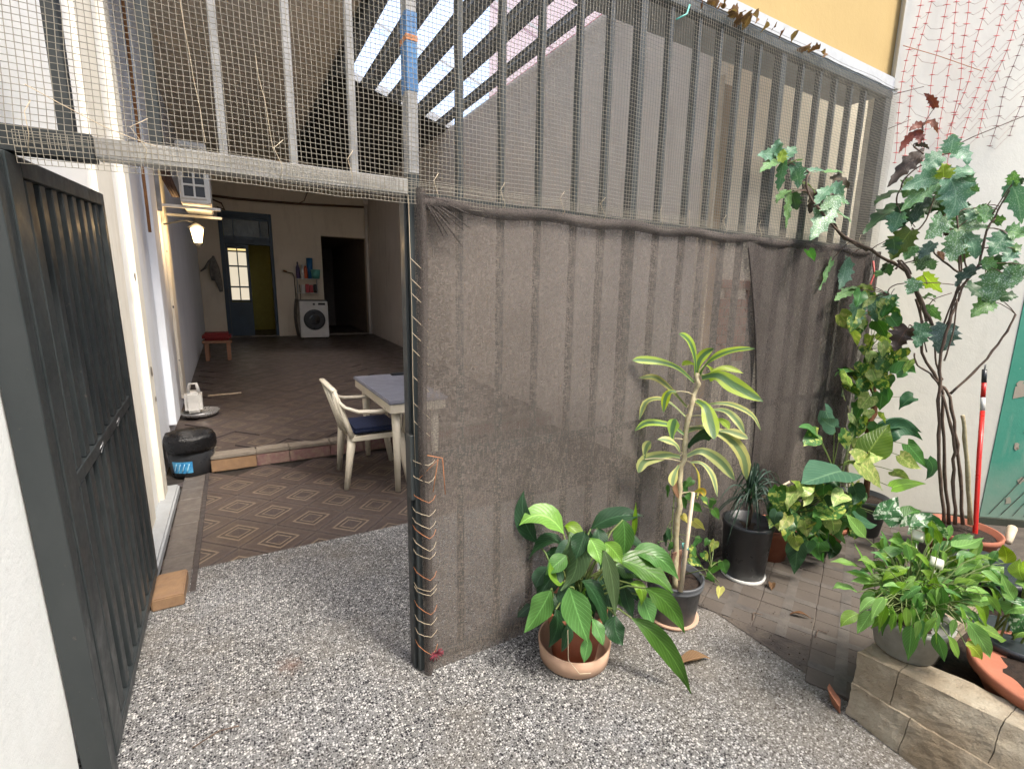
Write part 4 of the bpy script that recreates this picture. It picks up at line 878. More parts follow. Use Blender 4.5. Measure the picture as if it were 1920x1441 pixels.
def pot(name, label, c, prof, m, soilz, soilr, cat='plant pot', n=40, extra=None, M_=None):
    t = thing(name, label, cat, c); b = MB(); b.lathe(prof, c, n); b.build('pot_body', M[m], t)
    b = MB(); b.lathe([(soilr, -.02), (soilr*.98, 0), (soilr*.5, .008), (0, .012)], (c[0], c[1], c[2]+soilz), 24)
    ob = b.build('soil', M['soil'], t)
    return t
LEAVES = {
 'peace_lily': [
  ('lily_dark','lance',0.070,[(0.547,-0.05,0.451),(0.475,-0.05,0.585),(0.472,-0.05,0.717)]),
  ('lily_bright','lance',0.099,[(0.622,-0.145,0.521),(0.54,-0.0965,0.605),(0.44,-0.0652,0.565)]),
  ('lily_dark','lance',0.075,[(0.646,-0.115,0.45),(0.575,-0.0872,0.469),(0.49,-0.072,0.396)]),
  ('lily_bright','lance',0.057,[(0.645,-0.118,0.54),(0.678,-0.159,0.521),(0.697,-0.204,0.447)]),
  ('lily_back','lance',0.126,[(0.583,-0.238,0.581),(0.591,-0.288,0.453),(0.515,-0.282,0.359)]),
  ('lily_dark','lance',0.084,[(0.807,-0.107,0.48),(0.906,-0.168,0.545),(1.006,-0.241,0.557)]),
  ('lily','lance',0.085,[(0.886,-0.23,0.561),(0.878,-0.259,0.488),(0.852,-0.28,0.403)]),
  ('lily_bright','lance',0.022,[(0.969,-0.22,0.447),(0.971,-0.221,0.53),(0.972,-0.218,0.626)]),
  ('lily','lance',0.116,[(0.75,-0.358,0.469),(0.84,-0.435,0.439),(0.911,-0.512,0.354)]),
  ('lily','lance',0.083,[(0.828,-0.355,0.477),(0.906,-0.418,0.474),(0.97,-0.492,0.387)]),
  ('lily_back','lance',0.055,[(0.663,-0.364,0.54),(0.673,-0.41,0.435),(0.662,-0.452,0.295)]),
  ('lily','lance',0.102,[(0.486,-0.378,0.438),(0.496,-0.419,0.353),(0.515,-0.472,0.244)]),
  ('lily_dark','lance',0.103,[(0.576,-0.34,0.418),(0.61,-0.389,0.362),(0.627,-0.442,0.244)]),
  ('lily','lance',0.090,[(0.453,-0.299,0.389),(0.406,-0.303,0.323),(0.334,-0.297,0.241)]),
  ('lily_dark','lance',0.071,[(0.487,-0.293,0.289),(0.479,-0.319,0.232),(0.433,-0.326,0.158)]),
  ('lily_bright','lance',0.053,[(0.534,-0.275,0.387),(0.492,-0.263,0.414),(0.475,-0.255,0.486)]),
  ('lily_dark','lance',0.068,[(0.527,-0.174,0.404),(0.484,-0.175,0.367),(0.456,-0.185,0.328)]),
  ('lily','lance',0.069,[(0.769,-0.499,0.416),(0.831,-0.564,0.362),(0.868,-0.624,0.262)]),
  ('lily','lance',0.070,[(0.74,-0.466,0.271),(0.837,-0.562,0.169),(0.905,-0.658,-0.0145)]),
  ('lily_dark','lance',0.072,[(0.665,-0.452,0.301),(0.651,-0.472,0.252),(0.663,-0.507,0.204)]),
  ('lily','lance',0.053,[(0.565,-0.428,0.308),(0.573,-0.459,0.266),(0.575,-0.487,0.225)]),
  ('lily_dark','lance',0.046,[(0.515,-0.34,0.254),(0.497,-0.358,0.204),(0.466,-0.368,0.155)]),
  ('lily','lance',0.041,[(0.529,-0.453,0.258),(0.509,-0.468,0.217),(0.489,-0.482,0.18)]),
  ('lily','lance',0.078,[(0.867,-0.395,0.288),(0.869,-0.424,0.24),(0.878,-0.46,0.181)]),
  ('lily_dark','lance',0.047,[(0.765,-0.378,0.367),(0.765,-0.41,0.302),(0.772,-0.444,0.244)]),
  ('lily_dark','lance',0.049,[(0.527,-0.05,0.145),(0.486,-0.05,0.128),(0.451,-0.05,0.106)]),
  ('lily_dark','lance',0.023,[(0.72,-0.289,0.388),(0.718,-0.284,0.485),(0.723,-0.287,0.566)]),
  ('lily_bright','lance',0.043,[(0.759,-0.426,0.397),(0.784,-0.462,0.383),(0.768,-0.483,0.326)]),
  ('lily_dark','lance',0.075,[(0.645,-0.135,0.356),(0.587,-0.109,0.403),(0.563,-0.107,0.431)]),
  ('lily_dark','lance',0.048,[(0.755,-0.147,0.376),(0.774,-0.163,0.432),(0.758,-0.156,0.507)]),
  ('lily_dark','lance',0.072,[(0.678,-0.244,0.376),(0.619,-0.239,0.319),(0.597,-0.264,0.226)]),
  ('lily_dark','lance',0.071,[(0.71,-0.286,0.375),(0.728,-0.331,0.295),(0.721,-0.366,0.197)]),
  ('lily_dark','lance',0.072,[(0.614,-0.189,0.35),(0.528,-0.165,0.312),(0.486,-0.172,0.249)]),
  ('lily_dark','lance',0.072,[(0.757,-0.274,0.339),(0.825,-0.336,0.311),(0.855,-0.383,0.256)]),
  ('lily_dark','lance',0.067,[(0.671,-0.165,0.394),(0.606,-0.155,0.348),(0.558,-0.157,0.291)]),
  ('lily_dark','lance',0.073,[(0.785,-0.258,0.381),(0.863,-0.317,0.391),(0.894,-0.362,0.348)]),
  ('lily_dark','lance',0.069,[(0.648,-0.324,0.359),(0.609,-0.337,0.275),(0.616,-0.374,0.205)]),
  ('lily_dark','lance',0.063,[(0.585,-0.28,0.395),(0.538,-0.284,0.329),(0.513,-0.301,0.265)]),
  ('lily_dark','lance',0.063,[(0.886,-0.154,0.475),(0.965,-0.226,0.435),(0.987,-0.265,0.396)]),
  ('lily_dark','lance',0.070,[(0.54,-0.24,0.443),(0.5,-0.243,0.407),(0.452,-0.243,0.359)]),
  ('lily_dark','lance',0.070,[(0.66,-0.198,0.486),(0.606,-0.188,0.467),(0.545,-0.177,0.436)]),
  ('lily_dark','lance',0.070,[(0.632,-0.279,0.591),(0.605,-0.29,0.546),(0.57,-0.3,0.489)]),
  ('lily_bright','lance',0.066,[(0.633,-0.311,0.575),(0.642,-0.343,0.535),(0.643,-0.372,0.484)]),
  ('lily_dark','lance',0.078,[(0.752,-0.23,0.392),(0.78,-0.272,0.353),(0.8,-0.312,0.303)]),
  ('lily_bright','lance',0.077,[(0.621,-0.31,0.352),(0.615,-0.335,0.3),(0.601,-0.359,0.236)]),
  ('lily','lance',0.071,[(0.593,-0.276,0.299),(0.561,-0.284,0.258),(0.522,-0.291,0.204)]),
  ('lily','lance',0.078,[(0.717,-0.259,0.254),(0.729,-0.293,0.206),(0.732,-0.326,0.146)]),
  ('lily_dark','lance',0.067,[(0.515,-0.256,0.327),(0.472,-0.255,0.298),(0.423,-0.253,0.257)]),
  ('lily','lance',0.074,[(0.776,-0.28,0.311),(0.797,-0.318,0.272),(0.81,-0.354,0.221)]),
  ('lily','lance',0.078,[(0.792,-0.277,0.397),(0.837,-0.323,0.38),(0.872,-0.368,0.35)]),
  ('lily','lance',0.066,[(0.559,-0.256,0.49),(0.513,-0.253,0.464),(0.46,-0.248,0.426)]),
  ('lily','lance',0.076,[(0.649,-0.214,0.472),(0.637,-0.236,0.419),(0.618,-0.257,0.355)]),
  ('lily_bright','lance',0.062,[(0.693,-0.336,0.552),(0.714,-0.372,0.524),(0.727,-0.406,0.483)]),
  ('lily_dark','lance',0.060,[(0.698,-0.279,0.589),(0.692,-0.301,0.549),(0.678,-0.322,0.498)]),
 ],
 'dracaena': [
  ('drac_striped','strap',0.030,[(1.319,-0.202,1.150),(1.253,-0.155,1.217),(1.179,-0.111,1.245),(1.095,-0.0669,1.253),(1.058,-0.0512,1.250)]),
  ('drac_striped','strap',0.034,[(1.327,-0.198,1.188),(1.275,-0.203,1.325),(1.185,-0.203,1.385)]),
  ('drac_striped','strap',0.037,[(1.329,-0.206,1.159),(1.338,-0.206,1.258),(1.390,-0.24,1.314)]),
  ('drac_striped','strap',0.032,[(1.343,-0.209,1.184),(1.369,-0.281,1.286),(1.454,-0.401,1.326)]),
  ('drac_bright','strap',0.024,[(1.330,-0.191,1.232),(1.338,-0.135,1.234),(1.354,-0.0878,1.220)]),
  ('drac_bright','strap',0.028,[(1.373,-0.215,1.233),(1.431,-0.209,1.193),(1.454,-0.185,1.141)]),
  ('drac_bright','strap',0.026,[(1.377,-0.229,1.180),(1.438,-0.259,1.220),(1.518,-0.314,1.198)]),
  ('drac_striped','strap',0.060,[(1.351,-0.215,1.174),(1.394,-0.267,1.189),(1.432,-0.326,1.152),(1.524,-0.424,1.083)]),
  ('drac_pale','strap',0.024,[(1.280,-0.205,1.033),(1.243,-0.129,1.113),(1.206,-0.0606,1.161),(1.106,-0.05,1.164)]),
  ('drac_striped','strap',0.033,[(1.239,-0.166,1.105),(1.199,-0.146,1.089),(1.180,-0.153,1.007)]),
  ('drac_pale','strap',0.027,[(1.270,-0.209,0.989),(1.230,-0.148,1.046),(1.192,-0.0966,1.063),(1.154,-0.055,1.035),(1.128,-0.05,0.953)]),
  ('drac_striped','strap',0.030,[(1.263,-0.224,0.902),(1.225,-0.163,0.942),(1.149,-0.0879,0.946),(1.101,-0.05,0.901)]),
  ('drac_striped','strap',0.044,[(1.204,-0.194,0.881),(1.206,-0.192,0.942),(1.215,-0.199,0.983)]),
  ('drac_pale','strap',0.032,[(1.233,-0.224,0.819),(1.190,-0.214,0.873),(1.109,-0.189,0.893)]),
  ('drac_pale','strap',0.047,[(1.232,-0.227,0.802),(1.174,-0.19,0.807),(1.089,-0.143,0.78),(1.058,-0.135,0.721)]),
  ('drac_pale','strap',0.032,[(1.085,-0.146,0.787),(1.080,-0.153,0.847),(1.089,-0.174,0.882)]),
  ('drac_striped','strap',0.057,[(1.317,-0.219,1.067),(1.325,-0.274,1.043),(1.308,-0.323,0.977),(1.282,-0.366,0.918)]),
  ('drac_bright','strap',0.030,[(1.351,-0.239,1.063),(1.349,-0.293,1.014),(1.313,-0.33,0.948)]),
  ('drac_pale','strap',0.021,[(1.341,-0.238,1.044),(1.420,-0.262,1.051),(1.499,-0.29,1.041),(1.589,-0.333,0.992),(1.639,-0.358,0.913)]),
  ('drac_pale','strap',0.027,[(1.356,-0.251,1.024),(1.390,-0.327,1.032),(1.393,-0.393,0.998),(1.373,-0.449,0.957)]),
  ('drac_bright','strap',0.026,[(1.391,-0.28,0.982),(1.361,-0.348,0.986),(1.315,-0.41,0.974)]),
  ('drac_pale','strap',0.050,[(1.271,-0.224,0.921),(1.336,-0.253,0.938),(1.443,-0.32,0.893),(1.503,-0.37,0.8),(1.511,-0.394,0.692)]),
  ('lily_dark','strap',0.053,[(1.265,-0.237,0.844),(1.296,-0.287,0.919),(1.320,-0.347,0.927)]),
  ('drac_pale','strap',0.033,[(1.408,-0.302,0.926),(1.455,-0.336,0.921),(1.512,-0.381,0.895)]),
  ('drac_pale','strap',0.044,[(1.249,-0.237,0.8),(1.316,-0.28,0.833),(1.381,-0.338,0.789),(1.425,-0.392,0.707)]),
  ('drac_pale','strap',0.022,[(1.268,-0.254,0.776),(1.302,-0.297,0.779),(1.322,-0.345,0.73),(1.317,-0.386,0.644)]),
  ('drac_yellow','strap',0.048,[(1.276,-0.26,0.771),(1.346,-0.247,0.692),(1.381,-0.226,0.557)]),
  ('drac_pale','strap',0.032,[(1.224,-0.232,0.76),(1.159,-0.262,0.731),(1.110,-0.302,0.704)]),
  ('dry','strap',0.019,[(1.215,-0.239,0.702),(1.182,-0.253,0.672),(1.177,-0.287,0.624)]),
  ('drac_yellow','strap',0.024,[(1.274,-0.288,0.635),(1.267,-0.338,0.666),(1.231,-0.379,0.659)]),
 ],
 'pothos_small': [
  ('pothos','heart',0.038,[(1.186,-0.217,0.658),(1.180,-0.219,0.633),(1.174,-0.222,0.603)]),
  ('pothos','heart',0.039,[(1.296,-0.205,0.65),(1.302,-0.214,0.626),(1.308,-0.224,0.596)]),
  ('pothos','heart',0.039,[(1.263,-0.231,0.585),(1.270,-0.24,0.562),(1.278,-0.251,0.534)]),
  ('pothos','heart',0.034,[(1.262,-0.281,0.7),(1.247,-0.276,0.683),(1.233,-0.272,0.661)]),
  ('pothos','heart',0.036,[(1.275,-0.295,0.574),(1.292,-0.307,0.56),(1.307,-0.32,0.541)]),
  ('pothos','heart',0.043,[(1.409,-0.308,0.576),(1.396,-0.306,0.55),(1.383,-0.305,0.518)]),
  ('pothos','heart',0.038,[(1.367,-0.336,0.548),(1.377,-0.347,0.528),(1.388,-0.359,0.501)]),
  ('pothos_var','heart',0.034,[(1.338,-0.288,0.598),(1.350,-0.298,0.581),(1.362,-0.31,0.559)]),
  ('yellow_leaf','heart',0.048,[(1.321,-0.266,0.471),(1.343,-0.283,0.452),(1.365,-0.301,0.428)]),
  ('pothos','heart',0.040,[(1.372,-0.275,0.369),(1.355,-0.27,0.348),(1.338,-0.266,0.322)]),
  ('pothos_pale','heart',0.040,[(1.434,-0.313,0.356),(1.423,-0.312,0.332),(1.412,-0.312,0.302)]),
  ('pothos_var','heart',0.051,[(1.244,-0.321,0.324),(1.268,-0.339,0.306),(1.293,-0.358,0.281)]),
  ('pothos','heart',0.048,[(1.408,-0.351,0.252),(1.385,-0.343,0.23),(1.362,-0.335,0.202)]),
  ('pothos','heart',0.049,[(1.457,-0.35,0.261),(1.462,-0.359,0.229),(1.466,-0.37,0.193)]),
  ('yellow_leaf','heart',0.040,[(1.423,-0.376,0.143),(1.417,-0.378,0.118),(1.411,-0.382,0.0866)]),
  ('pothos_var','heart',0.034,[(1.291,-0.357,0.355),(1.299,-0.366,0.336),(1.306,-0.375,0.311)]),
  ('lily_dark','heart',0.038,[(1.130,-0.256,0.438),(1.133,-0.262,0.414),(1.134,-0.27,0.385)]),
  ('lily_dark','heart',0.035,[(1.185,-0.172,0.343),(1.190,-0.179,0.322),(1.194,-0.188,0.294)]),
  ('lily_dark','heart',0.038,[(1.129,-0.269,0.468),(1.136,-0.278,0.445),(1.142,-0.288,0.417)]),
  ('pothos','heart',0.034,[(1.296,-0.388,0.245),(1.312,-0.4,0.233),(1.327,-0.412,0.215)]),
  ('pothos','heart',0.026,[(1.337,-0.345,0.405),(1.328,-0.343,0.391),(1.320,-0.342,0.371)]),
  ('pothos_var','heart',0.038,[(1.232,-0.332,0.386),(1.241,-0.342,0.364),(1.249,-0.353,0.337)]),
  ('pothos','heart',0.030,[(1.199,-0.262,0.374),(1.185,-0.256,0.361),(1.169,-0.252,0.343)]),
  ('yellow_leaf','heart',0.029,[(1.206,-0.291,0.535),(1.215,-0.299,0.52),(1.224,-0.309,0.5)]),
  ('pothos','heart',0.034,[(1.244,-0.275,0.626),(1.259,-0.287,0.613),(1.274,-0.299,0.595)]),
 ],
 'philodendron': [
  ('pothos_var','heart',0.094,[(2.318,-0.28,0.783),(2.219,-0.29,0.764),(2.147,-0.3,0.743)]),
  ('pothos','heart',0.056,[(2.291,-0.28,0.794),(2.177,-0.29,0.846),(2.070,-0.3,0.859)]),
  ('philo','heart',0.204,[(2.252,-0.46,0.625),(2.052,-0.47,0.644),(1.824,-0.48,0.642)]),
  ('pothos_pale','heart',0.093,[(1.875,-0.48,0.623),(1.748,-0.49,0.608),(1.702,-0.5,0.535)]),
  ('pothos_pale','heart',0.080,[(2.177,-0.52,0.539),(2.100,-0.53,0.532),(2.043,-0.54,0.499)]),
  ('pothos_var','heart',0.080,[(1.898,-0.36,0.541),(1.806,-0.37,0.556),(1.724,-0.38,0.609)]),
  ('pothos_var','heart',0.113,[(2.189,-0.48,0.44),(2.068,-0.49,0.423),(1.931,-0.5,0.452)]),
  ('philo_bright','heart',0.161,[(2.770,-0.36,0.63),(2.841,-0.37,0.707),(2.940,-0.38,0.796)]),
  ('philo','heart',0.102,[(3.106,-0.3,0.732),(3.214,-0.341,0.745),(3.297,-0.425,0.699)]),
  ('pothos_pale','heart',0.139,[(2.439,-0.44,0.649),(2.604,-0.45,0.559),(2.784,-0.46,0.413)]),
  ('pothos_pale','heart',0.091,[(2.462,-0.42,0.625),(2.625,-0.43,0.637),(2.796,-0.44,0.613)]),
  ('pothos_pale','heart',0.059,[(2.883,-0.46,0.521),(2.979,-0.47,0.484),(3.085,-0.48,0.429)]),
  ('lily_bright','heart',0.067,[(2.851,-0.48,0.427),(3.031,-0.49,0.419),(3.157,-0.542,0.414)]),
  ('pothos','heart',0.093,[(3.201,-0.396,0.624),(3.239,-0.441,0.558),(3.279,-0.489,0.478)]),
  ('pothos_pale','heart',0.077,[(3.094,-0.4,0.569),(3.171,-0.436,0.511),(3.215,-0.486,0.484)]),
  ('philo','heart',0.088,[(2.449,-0.3,0.814),(2.344,-0.31,0.851),(2.252,-0.32,0.899)]),
  ('pothos_var','heart',0.070,[(2.483,-0.32,0.779),(2.530,-0.33,0.724),(2.530,-0.34,0.672)]),
  ('silver_var','heart',0.129,[(2.580,-0.56,0.315),(2.617,-0.57,0.383),(2.665,-0.58,0.442)]),
  ('pothos','heart',0.094,[(2.859,-0.56,0.265),(2.935,-0.57,0.283),(3.023,-0.58,0.276)]),
  ('philo_dark','heart',0.087,[(1.912,-0.46,0.279),(1.898,-0.47,0.213),(1.877,-0.48,0.133)]),
  ('philo_dark','heart',0.082,[(2.011,-0.46,0.281),(1.977,-0.47,0.253),(1.946,-0.48,0.212)]),
  ('pothos_var','heart',0.068,[(1.900,-0.41,0.387),(1.870,-0.42,0.345),(1.853,-0.43,0.297)]),
  ('pothos','heart',0.048,[(2.064,-0.48,0.283),(2.081,-0.49,0.229),(2.113,-0.5,0.141)]),
  ('silver_var','heart',0.088,[(2.646,-0.66,0.307),(2.742,-0.67,0.296),(2.929,-0.68,0.18)]),
  ('philo','heart',0.078,[(2.254,-0.56,0.397),(2.359,-0.57,0.349),(2.465,-0.58,0.315)]),
  ('philo_dark','heart',0.068,[(1.838,-0.36,0.473),(1.796,-0.37,0.447),(1.819,-0.38,0.406)]),
  ('philo_dark','heart',0.053,[(2.284,-0.4,0.493),(2.303,-0.41,0.536),(2.354,-0.42,0.501)]),
  ('philo_dark','heart',0.052,[(2.102,-0.494,0.532),(2.105,-0.494,0.497),(2.092,-0.494,0.466)]),
  ('pothos_var','heart',0.091,[(2.401,-0.426,0.413),(2.420,-0.426,0.348),(2.402,-0.426,0.292)]),
  ('philo_dark','heart',0.053,[(1.624,-0.494,0.547),(1.611,-0.494,0.515),(1.618,-0.494,0.477)]),
  ('pothos_var','heart',0.055,[(1.847,-0.442,0.536),(1.861,-0.442,0.496),(1.843,-0.442,0.463)]),
  ('pothos_pale','heart',0.062,[(2.562,-0.382,0.331),(2.583,-0.382,0.285),(2.655,-0.382,0.227)]),
  ('pothos_var','heart',0.079,[(1.864,-0.356,0.524),(1.885,-0.356,0.467),(1.914,-0.356,0.407)]),
  ('pothos','heart',0.074,[(2.294,-0.411,0.217),(2.321,-0.411,0.161),(2.319,-0.411,0.111)]),
  ('pothos_var','heart',0.075,[(2.275,-0.477,0.456),(2.325,-0.477,0.396),(2.394,-0.477,0.33)]),
  ('pothos_var','heart',0.060,[(2.637,-0.415,0.183),(2.632,-0.415,0.143),(2.639,-0.415,0.101)]),
  ('pothos_var','heart',0.082,[(2.214,-0.342,0.377),(2.195,-0.342,0.326),(2.147,-0.342,0.282)]),
  ('pothos_var','heart',0.093,[(2.619,-0.353,0.228),(2.667,-0.353,0.155),(2.702,-0.353,0.0831)]),
  ('philo_dark','heart',0.087,[(2.226,-0.393,0.247),(2.278,-0.393,0.175),(2.232,-0.393,0.128)]),
  ('pothos_var','heart',0.079,[(2.273,-0.342,0.172),(2.322,-0.342,0.107),(2.280,-0.342,0.0649)]),
  ('pothos','heart',0.068,[(2.432,-0.431,0.391),(2.480,-0.431,0.336),(2.500,-0.431,0.286)]),
  ('philo_dark','heart',0.060,[(2.255,-0.486,0.443),(2.239,-0.486,0.407),(2.237,-0.486,0.367)]),
  ('philo_dark','heart',0.081,[(2.459,-0.465,0.362),(2.513,-0.465,0.296),(2.586,-0.465,0.224)]),
  ('pothos_pale','heart',0.063,[(1.863,-0.468,0.343),(1.896,-0.468,0.292),(1.949,-0.468,0.235)]),
  ('pothos_pale','heart',0.058,[(1.766,-0.47,0.482),(1.744,-0.47,0.449),(1.701,-0.47,0.42)]),
  ('pothos_pale','heart',0.055,[(2.147,-0.456,0.52),(2.158,-0.456,0.482),(2.115,-0.456,0.454)]),
  ('pothos','heart',0.082,[(2.399,-0.444,0.39),(2.400,-0.444,0.336),(2.431,-0.444,0.273)]),
  ('pothos','heart',0.090,[(2.554,-0.421,0.307),(2.534,-0.421,0.251),(2.553,-0.421,0.186)]),
  ('pothos_pale','heart',0.059,[(2.092,-0.476,0.446),(2.113,-0.476,0.402),(2.143,-0.476,0.354)]),
  ('pothos_var','heart',0.071,[(1.657,-0.465,0.629),(1.679,-0.465,0.577),(1.734,-0.465,0.518)]),
  ('pothos','heart',0.085,[(2.302,-0.468,0.304),(2.326,-0.468,0.241),(2.403,-0.468,0.164)]),
  ('pothos','heart',0.067,[(2.379,-0.364,0.363),(2.382,-0.364,0.318),(2.397,-0.364,0.269)]),
  ('pothos','heart',0.074,[(1.763,-0.411,0.514),(1.795,-0.411,0.458),(1.814,-0.411,0.403)]),
  ('pothos','heart',0.086,[(2.376,-0.341,0.12),(2.418,-0.341,0.0505),(2.430,-0.341,-0.0115)]),
  ('pothos','heart',0.059,[(1.942,-0.387,0.406),(1.969,-0.387,0.36),(1.958,-0.387,0.324)]),
  ('philo_dark','heart',0.066,[(2.236,-0.339,0.191),(2.240,-0.339,0.146),(2.218,-0.339,0.107)]),
  ('philo_dark','heart',0.077,[(2.016,-0.472,0.413),(1.997,-0.472,0.366),(2.025,-0.472,0.307)]),
  ('pothos','heart',0.070,[(2.653,-0.385,0.198),(2.644,-0.385,0.153),(2.656,-0.385,0.102)]),
  ('pothos_var','heart',0.052,[(1.938,-0.492,0.409),(1.976,-0.492,0.365),(1.942,-0.492,0.339)]),
  ('pothos_pale','heart',0.070,[(1.920,-0.472,0.424),(1.948,-0.472,0.371),(1.962,-0.472,0.32)]),
  ('pothos','heart',0.059,[(1.802,-0.384,0.597),(1.825,-0.384,0.554),(1.875,-0.384,0.504)]),
  ('pothos_var','heart',0.063,[(2.420,-0.342,0.219),(2.418,-0.342,0.177),(2.493,-0.342,0.115)]),
  ('pothos_pale','heart',0.077,[(2.215,-0.461,0.36),(2.256,-0.461,0.299),(2.259,-0.461,0.247)]),
  ('pothos_var','heart',0.062,[(1.957,-0.43,0.418),(1.941,-0.43,0.38),(1.922,-0.43,0.342)]),
  ('philo_dark','heart',0.065,[(2.231,-0.45,0.229),(2.277,-0.45,0.173),(2.355,-0.45,0.107)]),
  ('pothos','heart',0.085,[(2.385,-0.352,0.377),(2.428,-0.352,0.311),(2.493,-0.352,0.239)]),
  ('pothos_pale','heart',0.070,[(2.063,-0.321,0.332),(2.096,-0.321,0.277),(2.147,-0.321,0.216)]),
  ('philo_dark','heart',0.090,[(2.379,-0.405,0.161),(2.410,-0.405,0.0917),(2.381,-0.405,0.0381)]),
  ('pothos','heart',0.083,[(1.992,-0.339,0.395),(2.017,-0.339,0.333),(2.047,-0.339,0.27)]),
  ('pothos','heart',0.075,[(2.231,-0.394,0.523),(2.238,-0.394,0.472),(2.290,-0.394,0.411)]),
  ('pothos','heart',0.090,[(2.601,-0.341,0.257),(2.584,-0.341,0.2),(2.660,-0.341,0.121)]),
  ('pothos_pale','heart',0.081,[(2.478,-0.333,0.184),(2.495,-0.333,0.126),(2.576,-0.333,0.05)]),
  ('pothos_pale','heart',0.067,[(1.905,-0.378,0.576),(1.901,-0.378,0.532),(1.859,-0.378,0.496)]),
  ('pothos','heart',0.059,[(2.098,-0.351,0.311),(2.135,-0.351,0.263),(2.204,-0.351,0.205)]),
  ('pothos_pale','heart',0.084,[(2.231,-0.34,0.522),(2.261,-0.34,0.46),(2.335,-0.34,0.389)]),
  ('pothos_var','heart',0.085,[(2.646,-0.365,0.445),(2.675,-0.365,0.383),(2.752,-0.365,0.311)]),
  ('pothos_pale','heart',0.069,[(2.415,-0.411,0.387),(2.436,-0.411,0.337),(2.404,-0.411,0.297)]),
  ('pothos_pale','heart',0.067,[(1.857,-0.373,0.418),(1.853,-0.373,0.374),(1.895,-0.373,0.319)]),
  ('philo_dark','heart',0.054,[(2.186,-0.364,0.455),(2.163,-0.364,0.424),(2.143,-0.364,0.392)]),
  ('pothos','heart',0.078,[(2.009,-0.45,0.382),(2.004,-0.45,0.331),(1.982,-0.45,0.283)]),
  ('pothos_var','heart',0.072,[(1.936,-0.332,0.424),(1.938,-0.332,0.375),(1.927,-0.332,0.329)]),
  ('pothos','heart',0.081,[(2.439,-0.41,0.263),(2.440,-0.41,0.207),(2.512,-0.41,0.134)]),
  ('pothos_var','heart',0.066,[(1.895,-0.348,0.459),(1.927,-0.348,0.408),(1.907,-0.348,0.368)]),
  ('pothos','heart',0.090,[(2.384,-0.338,0.233),(2.387,-0.338,0.171),(2.471,-0.338,0.088)]),
  ('pothos','heart',0.078,[(2.438,-0.348,0.376),(2.432,-0.348,0.325),(2.484,-0.348,0.261)]),
  ('pothos','heart',0.087,[(2.704,-0.377,0.377),(2.680,-0.377,0.324),(2.768,-0.377,0.247)]),
  ('philo_dark','heart',0.085,[(2.374,-0.475,0.524),(2.424,-0.475,0.458),(2.399,-0.475,0.406)]),
  ('pothos','heart',0.067,[(1.953,-0.493,0.436),(1.969,-0.493,0.388),(1.969,-0.493,0.343)]),
  ('pothos','heart',0.066,[(2.367,-0.465,0.463),(2.401,-0.465,0.411),(2.425,-0.465,0.362)]),
  ('pothos','heart',0.065,[(2.220,-0.437,0.422),(2.198,-0.437,0.383),(2.170,-0.437,0.346)]),
  ('pothos_var','heart',0.057,[(2.495,-0.442,0.407),(2.524,-0.442,0.364),(2.563,-0.442,0.317)]),
  ('philo_dark','heart',0.089,[(2.240,-0.389,0.181),(2.282,-0.389,0.11),(2.365,-0.389,0.0261)]),
  ('philo_dark','heart',0.075,[(2.018,-0.368,0.567),(2.062,-0.368,0.509),(2.108,-0.368,0.449)]),
  ('pothos_pale','heart',0.058,[(1.888,-0.471,0.584),(1.927,-0.471,0.538),(1.889,-0.471,0.507)]),
  ('pothos_var','heart',0.085,[(2.356,-0.37,0.485),(2.363,-0.37,0.428),(2.392,-0.37,0.365)]),
  ('pothos_var','heart',0.075,[(1.782,-0.391,0.475),(1.784,-0.391,0.424),(1.755,-0.391,0.381)]),
  ('pothos','heart',0.070,[(1.970,-0.378,0.311),(2.003,-0.378,0.256),(1.996,-0.378,0.21)]),
  ('pothos','heart',0.082,[(2.055,-0.494,0.274),(2.062,-0.494,0.216),(2.134,-0.494,0.14)]),
 ],
 'climbing_pothos': [
  ('pothos','heart',0.074,[(2.833,-0.113,1.450),(2.883,-0.113,1.411),(2.937,-0.113,1.362)]),
  ('pothos_var','heart',0.095,[(2.973,-0.186,1.020),(2.959,-0.174,0.968),(2.946,-0.162,0.904)]),
  ('pothos_pale','heart',0.056,[(2.887,-0.241,1.542),(2.904,-0.256,1.513),(2.922,-0.272,1.478)]),
  ('pothos_var','heart',0.075,[(2.737,-0.187,1.435),(2.724,-0.187,1.395),(2.712,-0.187,1.347)]),
  ('pothos_var','heart',0.095,[(3.043,-0.153,1.136),(3.070,-0.175,1.087),(3.097,-0.199,1.027)]),
  ('pothos_var','heart',0.065,[(2.909,-0.282,1.554),(2.916,-0.289,1.520),(2.924,-0.296,1.479)]),
  ('pothos_var','heart',0.091,[(3.129,-0.255,1.183),(3.123,-0.25,1.134),(3.118,-0.246,1.074)]),
  ('pothos','heart',0.086,[(2.861,-0.26,1.419),(2.887,-0.282,1.374),(2.913,-0.305,1.320)]),
  ('pothos_var','heart',0.071,[(2.962,-0.156,1.594),(2.949,-0.145,1.557),(2.933,-0.137,1.512)]),
  ('pothos','heart',0.073,[(2.961,-0.33,1),(2.967,-0.335,0.961),(2.974,-0.341,0.913)]),
  ('pothos_var','heart',0.085,[(3.054,-0.235,1.178),(3.050,-0.232,1.133),(3.048,-0.23,1.077)]),
  ('pothos_pale','heart',0.074,[(2.871,-0.251,1.476),(2.879,-0.258,1.438),(2.887,-0.265,1.390)]),
  ('pothos_var','heart',0.078,[(3.089,-0.286,0.643),(3.090,-0.287,0.6),(3.092,-0.289,0.547)]),
  ('pothos_pale','heart',0.062,[(3.048,-0.351,0.649),(3.047,-0.35,0.615),(3.047,-0.35,0.573)]),
  ('pothos_var','heart',0.076,[(2.995,-0.302,1.079),(3.003,-0.308,1.039),(3.011,-0.316,0.989)]),
